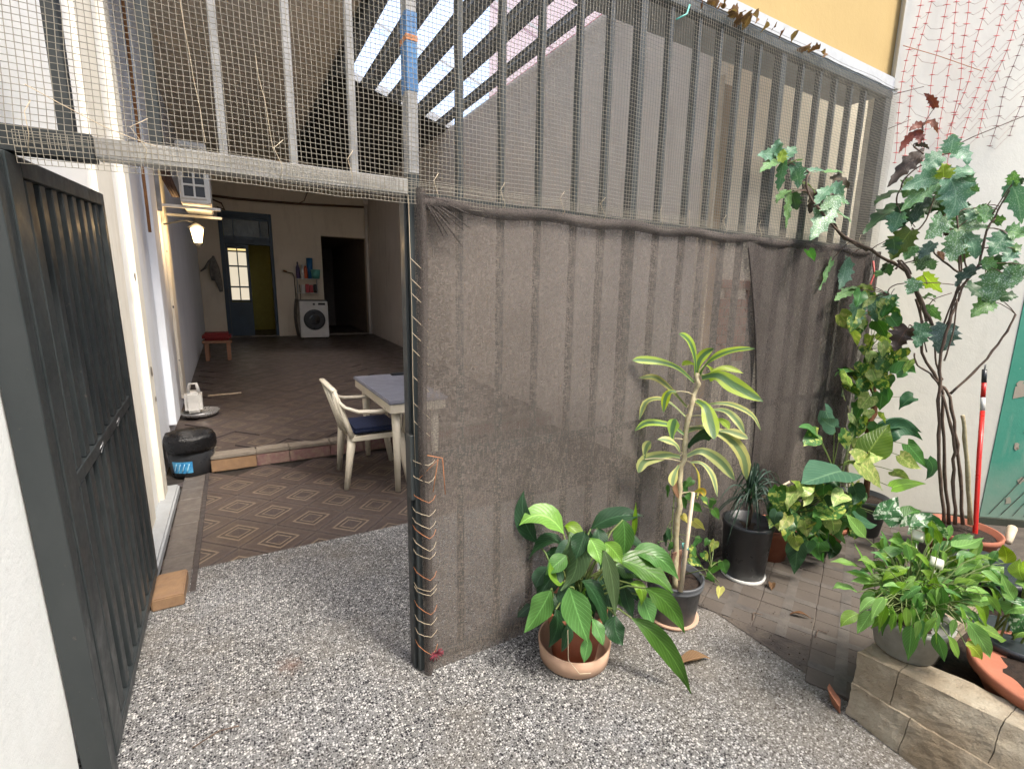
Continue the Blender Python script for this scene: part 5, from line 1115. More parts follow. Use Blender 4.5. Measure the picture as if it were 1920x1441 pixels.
  ('pothos_var','heart',0.082,[(2.810,-0.177,1.033),(2.870,-0.182,0.985),(2.896,-0.205,0.932)]),
  ('pothos_var','heart',0.067,[(2.962,-0.195,1.288),(2.959,-0.192,1.252),(2.956,-0.19,1.209)]),
  ('pothos_var','heart',0.061,[(2.960,-0.296,1.504),(2.977,-0.311,1.472),(2.995,-0.327,1.433)]),
  ('pothos','heart',0.056,[(3.033,-0.156,1.496),(3.047,-0.168,1.467),(3.063,-0.182,1.431)]),
  ('pothos_pale','heart',0.071,[(2.863,-0.181,0.681),(2.873,-0.189,0.643),(2.883,-0.197,0.596)]),
  ('pothos','heart',0.083,[(2.994,-0.259,1.522),(2.980,-0.247,1.478),(2.966,-0.235,1.425)]),
  ('pothos_var','heart',0.056,[(3.009,-0.29,1.215),(3.003,-0.285,1.185),(2.998,-0.281,1.148)]),
  ('pothos_var','heart',0.078,[(2.990,-0.345,1.277),(2.972,-0.33,1.235),(2.955,-0.315,1.183)]),
  ('pothos','heart',0.076,[(2.973,-0.245,1.237),(2.979,-0.25,1.196),(2.987,-0.257,1.147)]),
  ('pothos','heart',0.067,[(2.909,-0.277,1.516),(2.901,-0.271,1.481),(2.895,-0.265,1.438)]),
  ('pothos_pale','heart',0.067,[(2.929,-0.229,1.501),(2.948,-0.245,1.467),(2.968,-0.262,1.425)]),
  ('pothos','heart',0.092,[(3.110,-0.245,0.94),(3.110,-0.245,0.89),(3.111,-0.246,0.829)]),
  ('pothos_var','heart',0.060,[(3.021,-0.145,1.251),(3.024,-0.148,1.220),(3.027,-0.151,1.181)]),
  ('pothos_var','heart',0.077,[(2.937,-0.292,1.052),(2.961,-0.312,1.011),(2.985,-0.333,0.962)]),
  ('pothos_pale','heart',0.085,[(2.732,-0.19,1.095),(2.770,-0.19,1.047),(2.812,-0.19,0.988)]),
  ('pothos_pale','heart',0.088,[(2.970,-0.228,1.142),(2.967,-0.226,1.095),(2.966,-0.225,1.036)]),
  ('pothos_pale','heart',0.093,[(2.993,-0.154,1.078),(3.016,-0.174,1.029),(3.040,-0.195,0.969)]),
  ('pothos_var','heart',0.083,[(2.900,-0.2,1.149),(2.894,-0.195,1.104),(2.889,-0.191,1.049)]),
  ('pothos_pale','heart',0.088,[(2.690,-0.125,1.460),(2.769,-0.125,1.413),(2.853,-0.125,1.355)]),
  ('pothos_pale','heart',0.094,[(2.881,-0.18,0.824),(2.910,-0.204,0.775),(2.939,-0.229,0.715)]),
  ('pothos_pale','heart',0.088,[(2.925,-0.244,1.118),(2.942,-0.259,1.072),(2.961,-0.275,1.015)]),
  ('pothos_var','heart',0.064,[(2.877,-0.117,0.97),(2.902,-0.117,0.933),(2.929,-0.117,0.888)]),
  ('pothos_var','heart',0.062,[(3.038,-0.191,1.136),(3.024,-0.179,1.102),(3.011,-0.168,1.061)]),
  ('pothos_pale','heart',0.084,[(2.757,-0.185,1.458),(2.817,-0.185,1.414),(2.859,-0.194,1.360)]),
  ('pothos_var','heart',0.060,[(2.905,-0.235,0.811),(2.917,-0.245,0.78),(2.929,-0.256,0.741)]),
  ('pothos_var','heart',0.058,[(2.896,-0.236,0.808),(2.903,-0.242,0.777),(2.911,-0.249,0.738)]),
  ('pothos_var','heart',0.093,[(2.904,-0.198,0.761),(2.909,-0.203,0.71),(2.915,-0.208,0.648)]),
  ('pothos_var','heart',0.079,[(3.012,-0.201,1.032),(3.026,-0.213,0.99),(3.041,-0.225,0.939)]),
  ('pothos','heart',0.060,[(3.014,-0.14,0.877),(3.034,-0.157,0.846),(3.055,-0.174,0.808)]),
  ('pothos_pale','heart',0.064,[(3.019,-0.185,1.214),(3.013,-0.18,1.179),(3.008,-0.176,1.137)]),
  ('pothos_var','heart',0.083,[(3.150,-0.3,1.250),(3.136,-0.288,1.205),(3.122,-0.276,1.150)]),
  ('pothos_pale','heart',0.086,[(3.038,-0.148,0.758),(3.039,-0.149,0.711),(3.041,-0.151,0.653)]),
  ('pothos_pale','heart',0.071,[(2.946,-0.199,1.495),(2.965,-0.215,1.459),(2.985,-0.232,1.414)]),
  ('pothos_var','heart',0.090,[(2.969,-0.277,1.187),(2.971,-0.278,1.139),(2.973,-0.281,1.081)]),
  ('pothos','heart',0.084,[(2.760,-0.193,1.597),(2.743,-0.193,1.553),(2.729,-0.193,1.500)]),
  ('pothos_pale','heart',0.080,[(3.030,-0.174,0.613),(3.041,-0.183,0.57),(3.054,-0.194,0.517)]),
  ('pothos_var','heart',0.057,[(2.818,-0.217,1.049),(2.829,-0.226,1.020),(2.841,-0.236,0.983)]),
  ('pothos_var','heart',0.057,[(3.018,-0.174,1.085),(3.013,-0.17,1.054),(3.009,-0.167,1.016)]),
  ('pothos_var','heart',0.085,[(2.866,-0.152,1.424),(2.890,-0.152,1.379),(2.913,-0.154,1.323)]),
  ('pothos_pale','heart',0.087,[(3.095,-0.207,1.340),(3.112,-0.222,1.295),(3.130,-0.237,1.239)]),
  ('pothos_pale','heart',0.084,[(3.138,-0.221,1.266),(3.128,-0.212,1.220),(3.119,-0.204,1.165)]),
  ('pothos_pale','heart',0.056,[(2.966,-0.218,1.431),(2.960,-0.213,1.402),(2.955,-0.208,1.366)]),
  ('pothos_var','heart',0.061,[(2.963,-0.182,1.068),(2.954,-0.175,1.034),(2.947,-0.169,0.994)]),
  ('pothos','heart',0.095,[(3.029,-0.173,1.184),(3.061,-0.2,1.135),(3.093,-0.228,1.075)]),
  ('pothos_var','heart',0.067,[(3.002,-0.167,1.112),(2.991,-0.157,1.075),(2.980,-0.148,1.031)]),
  ('pothos','heart',0.074,[(2.991,-0.296,0.713),(3.015,-0.317,0.674),(3.040,-0.338,0.627)]),
  ('pothos','heart',0.059,[(2.875,-0.229,0.862),(2.872,-0.226,0.829),(2.869,-0.224,0.789)]),
  ('pothos_var','heart',0.062,[(3.002,-0.268,1.101),(2.999,-0.265,1.067),(2.997,-0.264,1.026)]),
  ('pothos_var','heart',0.071,[(2.975,-0.248,1.440),(2.986,-0.257,1.402),(2.998,-0.268,1.357)]),
  ('pothos_pale','heart',0.081,[(2.932,-0.268,1.288),(2.940,-0.275,1.245),(2.949,-0.283,1.193)]),
  ('pothos_var','heart',0.059,[(3.145,-0.286,0.762),(3.148,-0.289,0.731),(3.152,-0.292,0.692)]),
  ('pothos_var','heart',0.083,[(3.013,-0.32,0.633),(3.013,-0.32,0.588),(3.014,-0.322,0.532)]),
  ('pothos_var','heart',0.069,[(2.947,-0.296,1.182),(2.932,-0.284,1.144),(2.918,-0.272,1.098)]),
  ('pothos_pale','heart',0.082,[(2.936,-0.222,1.211),(2.961,-0.244,1.169),(2.988,-0.267,1.116)]),
  ('pothos_pale','heart',0.057,[(2.951,-0.328,0.849),(2.960,-0.336,0.819),(2.969,-0.344,0.782)]),
  ('pothos_pale','heart',0.093,[(2.938,-0.25,0.944),(2.917,-0.232,0.892),(2.896,-0.215,0.829)]),
  ('pothos','heart',0.083,[(2.941,-0.292,1.451),(2.967,-0.314,1.408),(2.994,-0.337,1.355)]),
  ('pothos','heart',0.077,[(3.036,-0.229,1.203),(3.059,-0.249,1.163),(3.083,-0.269,1.114)]),
  ('pothos_pale','heart',0.080,[(2.729,-0.191,1.359),(2.769,-0.191,1.315),(2.813,-0.191,1.262)]),
  ('pothos_pale','heart',0.067,[(2.853,-0.204,1.575),(2.839,-0.193,1.539),(2.808,-0.191,1.496)]),
  ('pothos','heart',0.076,[(2.952,-0.312,0.771),(2.945,-0.306,0.728),(2.939,-0.3,0.676)]),
  ('pothos_pale','heart',0.062,[(2.970,-0.204,0.728),(2.969,-0.204,0.694),(2.969,-0.204,0.652)]),
  ('pothos_pale','heart',0.088,[(3.137,-0.35,1.179),(3.125,-0.34,1.132),(3.115,-0.331,1.073)]),
  ('pothos_pale','heart',0.079,[(2.976,-0.188,1.324),(2.978,-0.189,1.282),(2.981,-0.192,1.231)]),
  ('pothos_var','heart',0.074,[(3.045,-0.266,1.418),(3.061,-0.28,1.380),(3.079,-0.295,1.333)]),
  ('pothos_pale','heart',0.069,[(2.980,-0.231,0.846),(2.977,-0.229,0.808),(2.975,-0.227,0.762)]),
  ('pothos','heart',0.067,[(3.127,-0.204,1.043),(3.126,-0.203,1.007),(3.126,-0.202,0.963)]),
  ('pothos_pale','heart',0.074,[(2.962,-0.203,0.648),(2.964,-0.204,0.608),(2.966,-0.207,0.558)]),
  ('pothos','heart',0.088,[(3.098,-0.307,1.089),(3.140,-0.343,1.126),(3.184,-0.381,1.094)]),
  ('philo','heart',0.083,[(3.188,-0.385,0.938),(3.164,-0.364,0.911),(3.135,-0.34,0.853)]),
  ('philo','heart',0.118,[(3.095,-0.305,0.68),(3.160,-0.36,0.74),(3.262,-0.448,0.659)]),
  ('pothos','heart',0.082,[(2.907,-0.15,1.078),(2.797,-0.15,1.120),(2.682,-0.15,1.076)]),
  ('philo','heart',0.103,[(2.632,-0.15,0.858),(2.728,-0.15,0.777),(2.837,-0.15,0.728)]),
  ('pothos_var','heart',0.076,[(2.844,-0.15,1.117),(2.923,-0.158,1.078),(2.947,-0.178,1.009)]),
  ('philo','heart',0.084,[(3.300,-0.48,0.536),(3.326,-0.503,0.466),(3.305,-0.484,0.39)]),
  ('pothos','heart',0.053,[(2.218,-0.15,1.811),(2.251,-0.15,1.784),(2.300,-0.15,1.758)]),
 ],
 'begonia': [
  ('beg_red','maple',0.035,[(2.924,-0.353,2.609),(2.895,-0.34,2.647),(2.854,-0.318,2.680)]),
  ('beg_red','maple',0.037,[(2.887,-0.322,2.514),(2.852,-0.304,2.513),(2.820,-0.289,2.485)]),
  ('beg_red','maple',0.035,[(2.890,-0.324,2.525),(2.913,-0.356,2.526),(2.928,-0.382,2.468)]),
  ('beg_red','maple',0.043,[(2.862,-0.3,2.475),(2.823,-0.279,2.433),(2.792,-0.265,2.373)]),
  ('beg_red','maple',0.042,[(2.865,-0.303,2.486),(2.872,-0.321,2.454),(2.861,-0.324,2.416)]),
  ('beg_back','maple',0.021,[(2.873,-0.31,2.416),(2.893,-0.339,2.412),(2.907,-0.363,2.385)]),
  ('beg_back','maple',0.079,[(2.934,-0.324,2.374),(2.871,-0.282,2.315),(2.796,-0.231,2.197)]),
  ('begonia','maple',0.081,[(2.957,-0.444,2.357),(2.949,-0.449,2.405),(2.939,-0.453,2.451)]),
  ('begonia','maple',0.076,[(2.962,-0.447,2.356),(2.993,-0.487,2.346),(3.006,-0.51,2.286)]),
  ('begonia','maple',0.088,[(2.927,-0.418,2.341),(2.879,-0.39,2.305),(2.848,-0.376,2.234)]),
  ('yellow_green','maple',0.081,[(2.907,-0.451,2.221),(2.893,-0.451,2.254),(2.870,-0.444,2.292)]),
  ('begonia','maple',0.088,[(2.907,-0.426,2.226),(2.837,-0.378,2.209),(2.757,-0.322,2.162)]),
  ('begonia_green','maple',0.095,[(2.932,-0.422,2.224),(2.863,-0.376,2.159),(2.785,-0.321,2.051)]),
  ('begonia','maple',0.122,[(2.922,-0.476,2.213),(2.945,-0.508,2.106),(2.916,-0.496,1.994)]),
  ('begonia','maple',0.110,[(2.940,-0.479,2.220),(2.967,-0.514,2.246),(3.003,-0.558,2.236)]),
  ('begonia','maple',0.064,[(2.975,-0.497,2.216),(3.000,-0.53,2.195),(3.016,-0.557,2.170)]),
  ('beg_dark','maple',0.087,[(2.895,-0.266,2.175),(2.834,-0.226,2.156),(2.723,-0.21,2.085)]),
  ('beg_dark','maple',0.107,[(2.913,-0.256,2.072),(2.852,-0.217,2.046),(2.663,-0.2,1.933)]),
  ('beg_slate','maple',0.098,[(2.983,-0.366,2.138),(2.946,-0.346,2.076),(2.917,-0.334,1.976)]),
  ('begonia','maple',0.065,[(3.105,-0.545,2.064),(3.086,-0.541,2.033),(3.061,-0.532,1.984)]),
  ('begonia_green','maple',0.065,[(3.081,-0.5,2.163),(3.090,-0.52,2.173),(3.110,-0.55,2.152)]),
  ('begonia_green','maple',0.070,[(3.103,-0.568,2.072),(3.115,-0.591,2.053),(3.126,-0.613,2.068)]),
  ('begonia_silver','maple',0.107,[(2.932,-0.472,2.016),(2.903,-0.46,1.961),(2.855,-0.431,1.894)]),
  ('begonia_green','maple',0.053,[(3.095,-0.687,2.162),(3.083,-0.689,2.199),(3.073,-0.693,2.233)]),
  ('begonia','maple',0.079,[(3.091,-0.684,2.162),(3.114,-0.715,2.087),(3.131,-0.742,1.960)]),
  ('beg_dark','maple',0.039,[(3.110,-0.7,2.167),(3.112,-0.714,2.181),(3.115,-0.729,2.184)]),
  ('beg_dark','maple',0.069,[(2.906,-0.275,2.038),(2.905,-0.286,1.999),(2.864,-0.264,1.954)]),
  ('beg_olive','maple',0.115,[(2.899,-0.344,1.949),(2.857,-0.321,1.873),(2.814,-0.296,1.784)]),
  ('begonia_silver','maple',0.104,[(2.971,-0.531,1.925),(2.963,-0.536,1.846),(2.943,-0.531,1.766)]),
  ('begonia','maple',0.088,[(3.018,-0.558,1.914),(3.037,-0.587,1.858),(3.047,-0.608,1.781)]),
  ('beg_slate','maple',0.068,[(2.955,-0.442,1.875),(2.922,-0.426,1.828),(2.885,-0.407,1.787)]),
  ('begonia_green','maple',0.058,[(3.007,-0.411,1.787),(3.009,-0.425,1.757),(3.014,-0.442,1.727)]),
  ('beg_red','maple',0.034,[(3.046,-0.445,1.834),(3.042,-0.454,1.810),(3.044,-0.468,1.780)]),
  ('begonia','maple',0.096,[(3.087,-0.705,1.911),(3.054,-0.689,1.856),(3.018,-0.671,1.790)]),
  ('begonia_green','maple',0.084,[(3.090,-0.707,1.916),(3.107,-0.735,1.915),(3.128,-0.765,1.892)]),
  ('begonia','maple',0.064,[(3.141,-0.726,1.837),(3.120,-0.721,1.798),(3.087,-0.705,1.770)]),
  ('begonia_green','maple',0.059,[(3.139,-0.724,1.826),(3.141,-0.738,1.836),(3.146,-0.755,1.819)]),
  ('begonia_green','maple',0.059,[(3.101,-0.642,1.973),(3.107,-0.659,1.988),(3.119,-0.682,1.988)]),
  ('begonia_green','maple',0.075,[(3.076,-0.621,2.049),(3.055,-0.615,2.015),(3.042,-0.616,1.971)]),
  ('begonia_silver','maple',0.054,[(3.081,-0.624,1.957),(3.033,-0.596,1.950),(2.988,-0.57,1.922)]),
  ('begonia_green','maple',0.071,[(3.063,-0.634,1.750),(3.078,-0.659,1.755),(3.094,-0.685,1.722)]),
  ('begonia_silver','maple',0.125,[(3.117,-0.706,1.711),(3.095,-0.699,1.627),(3.077,-0.696,1.536)]),
  ('begonia_silver','maple',0.118,[(3.100,-0.716,1.704),(3.132,-0.755,1.682),(3.155,-0.788,1.671)]),
  ('beg_slate','maple',0.088,[(3.067,-0.613,1.740),(3.024,-0.588,1.694),(2.978,-0.561,1.636)]),
  ('beg_dark','maple',0.096,[(3.109,-0.574,1.645),(3.139,-0.611,1.604),(3.170,-0.651,1.547)]),
  ('begonia_green','maple',0.090,[(3.227,-0.674,1.548),(3.176,-0.643,1.523),(3.123,-0.61,1.457)]),
  ('beg_dark','maple',0.065,[(3.129,-0.716,1.565),(3.149,-0.745,1.583),(3.174,-0.779,1.578)]),
  ('yellow_green','maple',0.103,[(3.136,-0.346,1.703),(3.164,-0.383,1.666),(3.204,-0.429,1.599)]),
  ('begonia_green','maple',0.055,[(3.156,-0.364,1.566),(3.169,-0.387,1.585),(3.182,-0.411,1.567)]),
  ('begonia_green','maple',0.059,[(3.065,-0.411,1.504),(3.090,-0.445,1.487),(3.119,-0.482,1.429)]),
  ('begonia','maple',0.087,[(2.960,-0.446,1.415),(2.950,-0.45,1.348),(2.931,-0.447,1.274)]),
  ('beg_slate','maple',0.120,[(3.020,-0.547,1.414),(3.002,-0.545,1.342),(2.978,-0.537,1.252)]),
  ('beg_back','maple',0.100,[(2.910,-0.403,1.388),(2.877,-0.388,1.333),(2.847,-0.374,1.252)]),
  ('begonia_green','maple',0.061,[(3.042,-0.516,1.965),(3.026,-0.515,1.947),(2.994,-0.5,1.929)]),
  ('beg_back','maple',0.045,[(3.003,-0.458,1.946),(3.014,-0.479,1.933),(3.010,-0.489,1.903)]),
  ('begonia','maple',0.061,[(1.968,-0.1,2.265),(1.855,-0.105,2.268),(1.748,-0.11,2.241)]),
  ('begonia','maple',0.070,[(1.968,-0.1,2.265),(1.915,-0.105,2.298),(1.917,-0.11,2.342)]),
  ('begonia','maple',0.066,[(1.978,-0.1,2.266),(2.021,-0.105,2.304),(2.062,-0.11,2.328)]),
  ('begonia_green','maple',0.048,[(1.954,-0.11,2.255),(1.850,-0.115,2.213),(1.764,-0.12,2.164)]),
  ('begonia','maple',0.057,[(1.950,-0.12,2.242),(1.938,-0.125,2.164),(1.921,-0.13,2.086)]),
  ('begonia_green','maple',0.050,[(1.988,-0.11,2.233),(2.052,-0.115,2.263),(2.113,-0.12,2.270)]),
  ('begonia','maple',0.067,[(2.018,-0.11,2.232),(2.087,-0.115,2.196),(2.098,-0.12,2.127)]),
  ('yellow_green','maple',0.043,[(1.906,-0.13,2.233),(1.911,-0.135,2.265),(1.916,-0.14,2.290)]),
  ('begonia_green','maple',0.050,[(2.048,-0.1,2.116),(1.988,-0.105,2.081),(1.944,-0.11,2.037)]),
  ('begonia_green','maple',0.043,[(2.046,-0.11,2.097),(2.045,-0.115,2.012),(2.035,-0.12,1.920)]),
  ('beg_dark','maple',0.063,[(2.097,-0.09,2.112),(2.128,-0.095,2.069),(2.150,-0.1,2.024)]),
  ('beg_back','maple',0.089,[(2.221,-0.08,2.151),(2.297,-0.085,2.111),(2.287,-0.09,2.021)]),
  ('beg_olive','maple',0.055,[(2.171,-0.1,2.170),(2.228,-0.105,2.159),(2.287,-0.11,2.124)]),
  ('begonia','maple',0.026,[(2.182,-0.1,2.216),(2.252,-0.105,2.242),(2.351,-0.11,2.251)]),
  ('begonia_green','maple',0.036,[(2.371,-0.1,2.247),(2.461,-0.105,2.263),(2.557,-0.11,2.266)]),
  ('beg_back','maple',0.067,[(2.469,-0.1,2.224),(2.542,-0.105,2.226),(2.634,-0.11,2.187)]),
  ('begonia','maple',0.061,[(2.401,-0.125,2.164),(2.323,-0.13,2.119),(2.247,-0.135,2.052)]),
  ('begonia','maple',0.060,[(2.413,-0.125,2.159),(2.472,-0.13,2.165),(2.518,-0.135,2.133)]),
  ('begonia_silver','maple',0.106,[(2.424,-0.14,2.093),(2.326,-0.145,1.988),(2.220,-0.15,1.864)]),
  ('begonia_silver','maple',0.073,[(2.423,-0.135,2.046),(2.523,-0.14,2.030),(2.633,-0.145,1.996)]),
  ('begonia_silver','maple',0.060,[(2.443,-0.135,2.101),(2.501,-0.14,2.113),(2.582,-0.145,2.090)]),
  ('beg_dark','maple',0.067,[(2.404,-0.11,2.035),(2.430,-0.115,1.988),(2.397,-0.12,1.942)]),
  ('begonia_silver','maple',0.059,[(2.430,-0.135,2.106),(2.350,-0.14,2.067),(2.284,-0.145,2.025)]),
  ('begonia_green','maple',0.067,[(2.600,-0.08,1.775),(2.557,-0.08,1.701),(2.498,-0.085,1.605)]),
  ('begonia','maple',0.086,[(2.749,-0.08,1.788),(2.769,-0.08,1.715),(2.714,-0.085,1.612)]),
  ('begonia_green','maple',0.058,[(2.822,-0.125,1.614),(2.701,-0.13,1.585),(2.582,-0.135,1.544)]),
  ('pothos_pale','maple',0.073,[(2.907,-0.151,1.643),(2.894,-0.155,1.609),(2.896,-0.167,1.561)]),
  ('begonia','maple',0.079,[(2.822,-0.16,1.540),(2.806,-0.165,1.465),(2.791,-0.17,1.386)]),
  ('begonia','maple',0.079,[(2.914,-0.182,1.527),(2.939,-0.216,1.466),(2.935,-0.225,1.370)]),
  ('begonia','maple',0.106,[(3.017,-0.245,1.584),(2.990,-0.234,1.528),(2.962,-0.222,1.459)]),
  ('begonia_green','maple',0.066,[(2.924,-0.12,1.630),(2.833,-0.125,1.621),(2.747,-0.13,1.606)]),
  ('begonia_green','maple',0.067,[(2.977,-0.161,1.569),(2.989,-0.183,1.548),(2.991,-0.198,1.569)]),
  ('begonia_green','maple',0.066,[(2.968,-0.203,1.732),(2.947,-0.197,1.711),(2.926,-0.192,1.684)]),
  ('beg_dark','maple',0.059,[(2.962,-0.198,1.752),(2.982,-0.227,1.732),(2.976,-0.235,1.698)]),
  ('beg_dark','maple',0.074,[(3.040,-0.389,2.134),(3.007,-0.374,2.087),(2.990,-0.372,2.040)]),
  ('beg_dark','maple',0.074,[(3.061,-0.432,2.119),(3.040,-0.427,2.072),(3.037,-0.437,2.013)]),
  ('begonia_green','maple',0.068,[(3.073,-0.468,2.035),(3.051,-0.461,2.006),(3.054,-0.476,1.959)]),
  ('beg_dark','maple',0.052,[(2.922,-0.289,2.027),(2.903,-0.285,1.996),(2.885,-0.282,1.960)]),
  ('begonia_silver','maple',0.104,[(3.079,-0.544,2.003),(3.061,-0.529,1.963),(3.037,-0.509,1.905)]),
  ('begonia_green','maple',0.085,[(2.939,-0.464,2.171),(2.937,-0.462,2.131),(2.930,-0.456,2.075)]),
  ('begonia_silver','maple',0.073,[(3.001,-0.369,1.812),(3.011,-0.378,1.776),(3.015,-0.381,1.723)]),
  ('begonia','maple',0.100,[(2.819,-0.311,2.041),(2.809,-0.303,1.996),(2.794,-0.289,1.934)]),
  ('begonia_green','maple',0.088,[(3.135,-0.497,1.868),(3.145,-0.506,1.824),(3.149,-0.509,1.762)]),
  ('begonia_silver','maple',0.080,[(2.879,-0.419,1.664),(2.867,-0.408,1.633),(2.848,-0.393,1.584)]),
  ('beg_dark','maple',0.096,[(3.149,-0.476,2.111),(3.137,-0.466,2.072),(3.119,-0.45,2.015)]),
  ('begonia_green','maple',0.100,[(2.914,-0.324,2.224),(2.895,-0.307,2.189),(2.870,-0.286,2.136)]),
  ('begonia_green','maple',0.077,[(2.914,-0.356,1.865),(2.906,-0.349,1.834),(2.891,-0.336,1.784)]),
  ('begonia_silver','maple',0.087,[(2.993,-0.335,2.099),(2.986,-0.329,2.062),(2.973,-0.318,2.006)]),
  ('beg_dark','maple',0.079,[(2.791,-0.304,1.901),(2.800,-0.312,1.862),(2.802,-0.314,1.805)]),
  ('beg_dark','maple',0.095,[(3.303,-0.608,1.807),(3.308,-0.613,1.759),(3.308,-0.613,1.692)]),
  ('begonia_green','maple',0.095,[(3.182,-0.525,2.079),(3.191,-0.533,2.031),(3.194,-0.535,1.965)]),
  ('beg_dark','maple',0.079,[(2.869,-0.28,2.093),(2.887,-0.295,2.057),(2.898,-0.305,2.002)]),
  ('begonia_silver','maple',0.099,[(3.242,-0.746,1.756),(3.229,-0.735,1.714),(3.211,-0.719,1.654)]),
  ('begonia_silver','maple',0.102,[(2.984,-0.402,1.831),(2.973,-0.393,1.786),(2.956,-0.379,1.722)]),
 ],
 'small_lily': [
  ('spath','lance',0.047,[(1.397,-0.959,0.47),(1.355,-0.931,0.487),(1.313,-0.909,0.479)]),
  ('spath','lance',0.033,[(1.431,-0.93,0.552),(1.390,-0.904,0.564),(1.344,-0.876,0.566)]),
  ('yellow_green','lance',0.034,[(1.394,-1.031,0.476),(1.363,-1.013,0.478),(1.334,-0.998,0.465)]),
  ('spath','lance',0.037,[(1.234,-1.035,0.483),(1.204,-1.020,0.468),(1.176,-1.011,0.437)]),
  ('spath','lance',0.050,[(1.263,-1.063,0.502),(1.239,-1.056,0.469),(1.210,-1.049,0.425)]),
  ('spath','lance',0.041,[(1.480,-0.965,0.521),(1.451,-0.937,0.573),(1.428,-0.91,0.636)]),
  ('spath','lance',0.043,[(1.467,-0.928,0.658),(1.438,-0.902,0.699),(1.405,-0.872,0.751)]),
  ('lily_bright','lance',0.035,[(1.482,-0.972,0.494),(1.437,-0.942,0.515),(1.383,-0.907,0.53)]),
  ('lily','lance',0.041,[(1.286,-1.162,0.505),(1.282,-1.169,0.46),(1.269,-1.177,0.387)]),
  ('lily','lance',0.047,[(1.855,-1.173,0.559),(1.902,-1.212,0.502),(1.840,-1.180,0.485)]),
  ('yellow_green','lance',0.050,[(1.921,-1.208,0.571),(1.928,-1.206,0.603),(1.918,-1.191,0.642)]),
  ('spath','lance',0.048,[(1.338,-1.088,0.514),(1.339,-1.098,0.471),(1.326,-1.101,0.423)]),
  ('spath','lance',0.052,[(1.484,-1.002,0.54),(1.484,-1.014,0.488),(1.491,-1.024,0.458)]),
  ('lily','lance',0.035,[(1.356,-1.207,0.484),(1.365,-1.221,0.439),(1.373,-1.237,0.389)]),
  ('spath','lance',0.033,[(1.387,-1.227,0.475),(1.404,-1.245,0.435),(1.413,-1.258,0.399)]),
  ('spath','lance',0.046,[(1.447,-1.251,0.522),(1.478,-1.282,0.464),(1.505,-1.311,0.401)]),
  ('yellow_green','lance',0.041,[(1.437,-1.262,0.445),(1.460,-1.278,0.431),(1.481,-1.298,0.396)]),
  ('spath','lance',0.057,[(1.488,-1.256,0.5),(1.538,-1.291,0.473),(1.581,-1.321,0.449)]),
  ('spath','lance',0.051,[(1.646,-1.173,0.474),(1.705,-1.204,0.485),(1.770,-1.245,0.471)]),
  ('spath','lance',0.041,[(1.601,-1.022,0.576),(1.606,-1.017,0.618),(1.607,-1.008,0.66)]),
  ('lily','lance',0.035,[(1.489,-0.957,0.584),(1.547,-0.985,0.606),(1.594,-1.011,0.613)]),
  ('lily','lance',0.035,[(1.520,-0.967,0.616),(1.527,-0.964,0.648),(1.521,-0.953,0.685)]),
  ('spath','lance',0.065,[(1.749,-1.096,0.631),(1.796,-1.122,0.637),(1.859,-1.152,0.665)]),
  ('silver_var','lance',0.065,[(1.620,-1.006,0.703),(1.686,-1.041,0.72),(1.746,-1.091,0.647)]),
  ('silver_var','lance',0.041,[(1.789,-1.126,0.6),(1.812,-1.151,0.548),(1.851,-1.183,0.501)]),
  ('lily','lance',0.041,[(1.657,-1.053,0.587),(1.624,-1.048,0.518),(1.584,-1.033,0.48)]),
  ('yellow_green','lance',0.041,[(1.736,-1.098,0.589),(1.791,-1.134,0.569),(1.817,-1.152,0.553)]),
  ('spath','lance',0.035,[(1.566,-1.007,0.554),(1.587,-1.026,0.523),(1.613,-1.047,0.497)]),
  ('lily','lance',0.064,[(1.718,-1.129,0.505),(1.763,-1.157,0.496),(1.815,-1.197,0.45)]),
  ('spath','lance',0.046,[(1.558,-1.083,0.506),(1.592,-1.107,0.486),(1.625,-1.134,0.451)]),
  ('spath','lance',0.030,[(1.754,-1.058,0.455),(1.766,-1.055,0.499),(1.777,-1.056,0.522)]),
  ('spath','lance',0.021,[(1.563,-1.111,0.538),(1.544,-1.104,0.517),(1.522,-1.100,0.476)]),
  ('lily_bright','lance',0.028,[(1.739,-1.111,0.526),(1.758,-1.112,0.573),(1.776,-1.116,0.6)]),
  ('spath','lance',0.029,[(1.364,-1.069,0.484),(1.346,-1.067,0.448),(1.327,-1.067,0.394)]),
  ('lily_bright','lance',0.029,[(1.515,-1.246,0.552),(1.530,-1.261,0.522),(1.544,-1.279,0.474)]),
  ('spath','lance',0.030,[(1.726,-1.026,0.46),(1.690,-1.009,0.442),(1.653,-0.996,0.404)]),
  ('lily_bright','lance',0.018,[(1.657,-1.089,0.543),(1.646,-1.075,0.573),(1.633,-1.066,0.583)]),
  ('lily','lance',0.027,[(1.679,-1.068,0.592),(1.710,-1.077,0.632),(1.740,-1.090,0.653)]),
  ('spath','lance',0.027,[(1.548,-1.062,0.515),(1.508,-1.042,0.498),(1.466,-1.026,0.462)]),
  ('lily','lance',0.031,[(1.665,-0.94,0.514),(1.661,-0.927,0.56),(1.656,-0.918,0.585)]),
  ('lily','lance',0.020,[(1.381,-1.162,0.489),(1.373,-1.163,0.463),(1.363,-1.167,0.419)]),
  ('lily_bright','lance',0.026,[(1.699,-1.167,0.524),(1.738,-1.184,0.55),(1.774,-1.204,0.557)]),
  ('lily','lance',0.028,[(1.671,-0.991,0.514),(1.654,-0.972,0.555),(1.635,-0.957,0.575)]),
  ('lily','lance',0.034,[(1.782,-1.045,0.455),(1.742,-1.024,0.448),(1.700,-1.006,0.419)]),
  ('lily_bright','lance',0.023,[(1.640,-1.175,0.508),(1.668,-1.190,0.515),(1.694,-1.208,0.502)]),
  ('spath','lance',0.019,[(1.858,-1.197,0.485),(1.878,-1.212,0.468),(1.896,-1.230,0.431)]),
